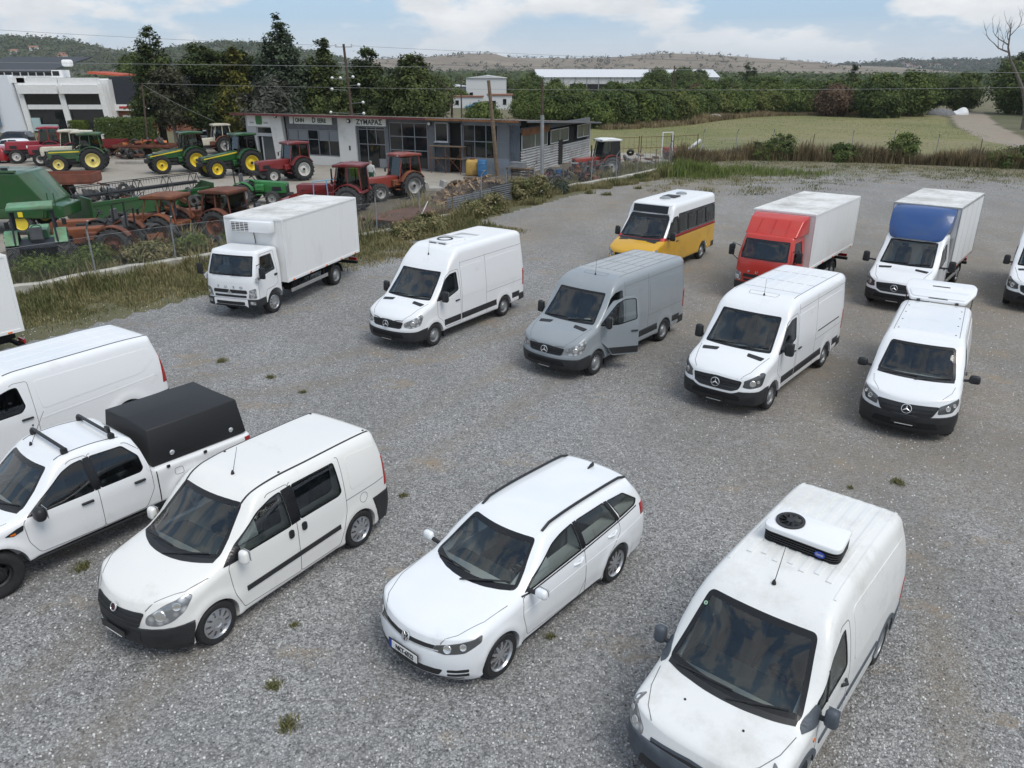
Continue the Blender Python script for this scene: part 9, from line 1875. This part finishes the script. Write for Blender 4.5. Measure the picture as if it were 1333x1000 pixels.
def blue_truck(loc, rz, L, Wd, z0, z1):
  # built on the chassis-cab; sprinter frame, box front at x=.15
  t, B = sprinter('box_truck', 'white box truck with a blue wind deflector over its cab', 'truck', loc, rz, 1., 'cab', True, M_WHITE, 'box', False, 'box trucks parked on the gravel')
  before = set(bpy.data.objects)
  truck_box(t, L, Wd, z0, z1, M_PANELW, M_ROOFW, M_ALU); box_underside(t, L, Wd, z0, -2.64); chassis(t, .3, -L + .1, .60)
  for o in [o for o in bpy.data.objects if o not in before and o.parent == t]: o.location.x += .15
  for sg in (1, -1):
    wheel(t, -2.495, sg * .87, .345, .20, 'steel', M_STEEL); wheel(t, -2.495, sg * .65, .345, .20, 'steel', M_STEEL)
    obj('cab_side_fairing', bx((.20, sg * .985, 1.35), (.12, .05, 1.6), .01), M_ALU, t)
  # deflector: lofted hood
  bm = bmesh.new(); rows = [(1.22, 2.12, .76), (1.20, 2.22, .84), (1.04, 2.50, .93), (.82, 2.85, .96), (.64, 3.03, .955), (.18, 3.10, .94)]
  grid = []
  for x, z, w in rows:
    grid.append([bm.verts.new((x - .14 * abs(u) ** 6, w * u, z + .03 * (1 - u * u))) for u in np.linspace(-1, 1, 13)])
  for a, b in zip(grid, grid[1:]):
    for i in range(12): bm.faces.new((a[i], a[i + 1], b[i + 1], b[i]))
  for sg, i in ((1, 12), (-1, 0)):
    back = [bm.verts.new((.17, g[i].co.y * (1 if g[i].co.z > 2.4 else 1.05), max(2.25, g[i].co.z - .0))) for g in grid]
    for j in range(len(grid) - 1):
      try: bm.faces.new((grid[j][i], grid[j + 1][i], back[j + 1], back[j]))
      except ValueError: pass
  bmesh.ops.remove_doubles(bm, verts=bm.verts, dist=.01); bmesh.ops.recalc_face_normals(bm, faces=bm.faces)
  bmesh.ops.solidify(bm, geom=list(bm.faces), thickness=.02)
  obj('wind_deflector', bm, M_SPBLUE, t, None, True, 50)
  return t
def left_truck(loc, rz, L, Wd, z0, z1):
  t = thing('box_truck', 'white box truck body cut by the left edge beside the weeds', 'truck', loc, rz, 'box trucks parked on the gravel')
  truck_box(t, L, Wd, z0, z1, M_PANELW, M_ROOFW, M_PANELW); box_underside(t, L, Wd, z0, -3.3); chassis(t, 1.0, -L + .1, .62)
  for sg in (1, -1): wheel(t, -3.3, sg * .88, .375, .22, 'steel', M_STEEL)
  return t
# ---------------------------------------------------------------- the vehicles on the gravel
def seat_on(fl, rl, hw, flip=False):
  """mid-axle position and heading from the ground contacts of the two left wheels"""
  d = Vector(fl) - Vector(rl); h = atan2(d.y, d.x); n = Vector((d.y, -d.x)).normalized(); m = (Vector(fl) + Vector(rl)) / 2 + n * hw; return (m.x, m.y, 0), h
def from_pt(p, hd, x, y):
  """thing origin so that its local point (x, y) stands at p when heading hd degrees"""
  c, s = cos(R(hd)), sin(R(hd)); return (p[0] - c * x + s * y, p[1] - s * x - c * y, 0), R(hd)
GV = 'vans parked on the gravel lot'
golf(*seat_on((-.15, 7.98), (1.61, 10.03), .89), 1.02)
doblo(*seat_on((-4.08, 8.61), (-2.54, 10.98), .91), 1.025)
connect(*from_pt((4.93, 8.20), -130.2, -1.456, .885), 1.0)
ranger(*from_pt((-7.69, 9.56), -128.5, 1.61, .92), 1.0)
transit(*from_pt((-8.19, 16.29), -124, -2.45, .71), 1.0)
l, h = seat_on((-2.22, 21.11), (-.24, 24.06), .97); sv, B_ = sprinter('panel_van', 'white high-roof van with a small cooling unit on its roof', 'van', l, h, .97, 'high', group=GV)
obj('fridge_unit', pr(rpoly([(.35, -.38), (.35, .38), (-.55, .42), (-.55, -.42)], .08), 'z', 2.69, 2.80, .03, 3), M_WHITE, sv, None, True, 40)
obj('unit_fan', la([(.26, 2.80), (.25, 2.815), (.20, 2.815), (.19, 2.79), (0, 2.795)], 28, 'z', (-.02, 0, 0)), M_BLACK, sv)
for s_ in (1, -1):
  for k in range(3): obj('vent_slot', bx((.358 - .012 * k, s_ * .18, 2.715 + k * .026), (.02, .26, .012), .003), M_PLATEB, sv)
obj('roof_hatch', pr(rpoly([(-.6, -.40), (-.6, .40), (-1.4, .40), (-1.4, -.40)], .06), 'z', 2.70, 2.735, .012), M_WHITE, sv, None, True, 40)
antenna(sv, B_, (.80, .0), .42, -.15)
l, h = seat_on((2.22, 18.83), (4.47, 21.56), .97); sv, B_ = sprinter('panel_van', 'grey-blue van with its driver door standing open', 'van', l, h, .97, 'low', pm=M_SPGREY, door_open=True, group=GV); antenna(sv, B_, (.62, .05), .42, -.1)
obj('paper_sheet', pr(rpoly([(1.30, .18), (1.42, .30), (1.30, .42), (1.20, .30)], .04), 'z', 1.315, 1.32), M_PLATEW, sv)
l, h = seat_on((6.08, 16.6), (8.38, 19.4), .97); sv, B_ = sprinter('panel_van', 'white low-roof van with ribbed roof and black louvred grille behind the estate car', 'van', l, h, .985, 'low', new=True, group=GV); antenna(sv, B_, (.62, .05), .42, -.1)
vito(*from_pt((9.68, 15.24), -121.5, 1.6, .94), .985)
l, h = from_pt((16.5, 24.8), -124, 2.70, -.86); sprinter('panel_van', 'white van cut off by the right edge beside the blue-topped truck', 'van', l, h, .98, 'low', new=True, group=GV)
fuso('box_truck', 'white refrigerated box truck with louvred unit above its cab', (-8.474, 25.219, 0), R(-107.8), M_WHITE, 4.92, 2.18, .905, 2.98, 1.0, None, True)
fuso('box_truck', 'red-cab truck with red wind deflector and white box', (9.374, 26.710, 0), R(-127.9), M_SPRED, 5.22, 2.17, 1.02, 2.93, 1.06, M_SPRED, False)
_c, _s = cos(R(-128.5)), sin(R(-128.5)); blue_truck((14.248 - .15 * _c, 26.699 - .15 * _s, 0), R(-128.5), 4.34, 2.125, .944, 3.152)
l, h = from_pt((-13.11, 19.66), -126, -4.6, 1.08); left_truck(l, h, 4.6, 2.16, .95, 3.0)
# minibus
l, h = from_pt((7.98, 32.3), -126, -1.83, .98); bus, BB = sprinter('minibus', 'yellow and white minibus with a red stripe and a dark destination display', 'minibus', l, h, 1.03, 'bus', pm=M_WHITE, kind='bus', group=None)
sk = [((0, 0, 1.34), (0, 0, -1)), ((0, 0, .34), (0, 0, 1))]
obj('yellow_lower_body', BB.clip(sk, .004, .01), M_YELLOW, bus, None, True, 50)
obj('red_stripe', BB.clip([((0, 0, 1.41), (0, 0, -1)), ((0, 0, 1.31), (0, 0, 1))], .006, .012), M_STRIPE, bus, None, True, 50)
_w = rpoly([(-.83, 1.37), (.83, 1.37), (.745, 2.09), (-.745, 2.09)], .05); obj('window_band', BB.strip(_w, -.07, 'F', .004, .01, True, .06, True), M_FRIT, bus)
_w = rpoly([(1.70, 1.33), (1.18, 1.93), (.98, 2.02), (.66, 2.03), (.61, 1.46), (1.12, 1.33)], .06)
for pj in 'LR': obj('window_band', BB.strip(_w, -.07, pj, .004, .01, True, .06, True), M_FRIT, bus)
for pj in 'LR': obj('window_band', BB.strip([(.56, 1.42), (-2.95, 1.42)], .05, pj, .006, .01), M_FRIT, bus); obj('window_band', BB.strip([(.56, 2.15), (-2.95, 2.15)], .05, pj, .006, .01), M_FRIT, bus)
for pj in 'LR':
  for x in (.53, -.32, -1.18, -2.04, -2.91): obj('window_pillar', BB.strip([(x, 1.43), (x, 2.15)], .09, pj, .007, .01), M_FRIT, bus)
dp = obj('destination_display', pr(rpoly([(1.14, 2.17), (1.05, 2.52), (.6, 2.56), (.6, 2.17)], .04), 'y', -.80, .80, .03), M_WHITE, bus, None, True, 40)
obj('display_panel', pr([(1.155, 2.21), (1.075, 2.48), (1.04, 2.47), (1.12, 2.20)], 'y', -.72, .72), M_FRIT, dp)
obj('roof_hatch', pr(rpoly([(-.35, -.28), (-.35, .28), (-.95, .28), (-.95, -.28)], .06), 'z', 2.56, 2.62, .015), M_TRIM, bus, None, True)
for x, y in ((-.1, .0), (-1.6, 0)): obj('roof_vent', la([(.22, 2.56), (.21, 2.62), (.12, 2.65), (0, 2.655)], 24, 'z', (x, y, 0)), M_STEEL, bus, None, True)
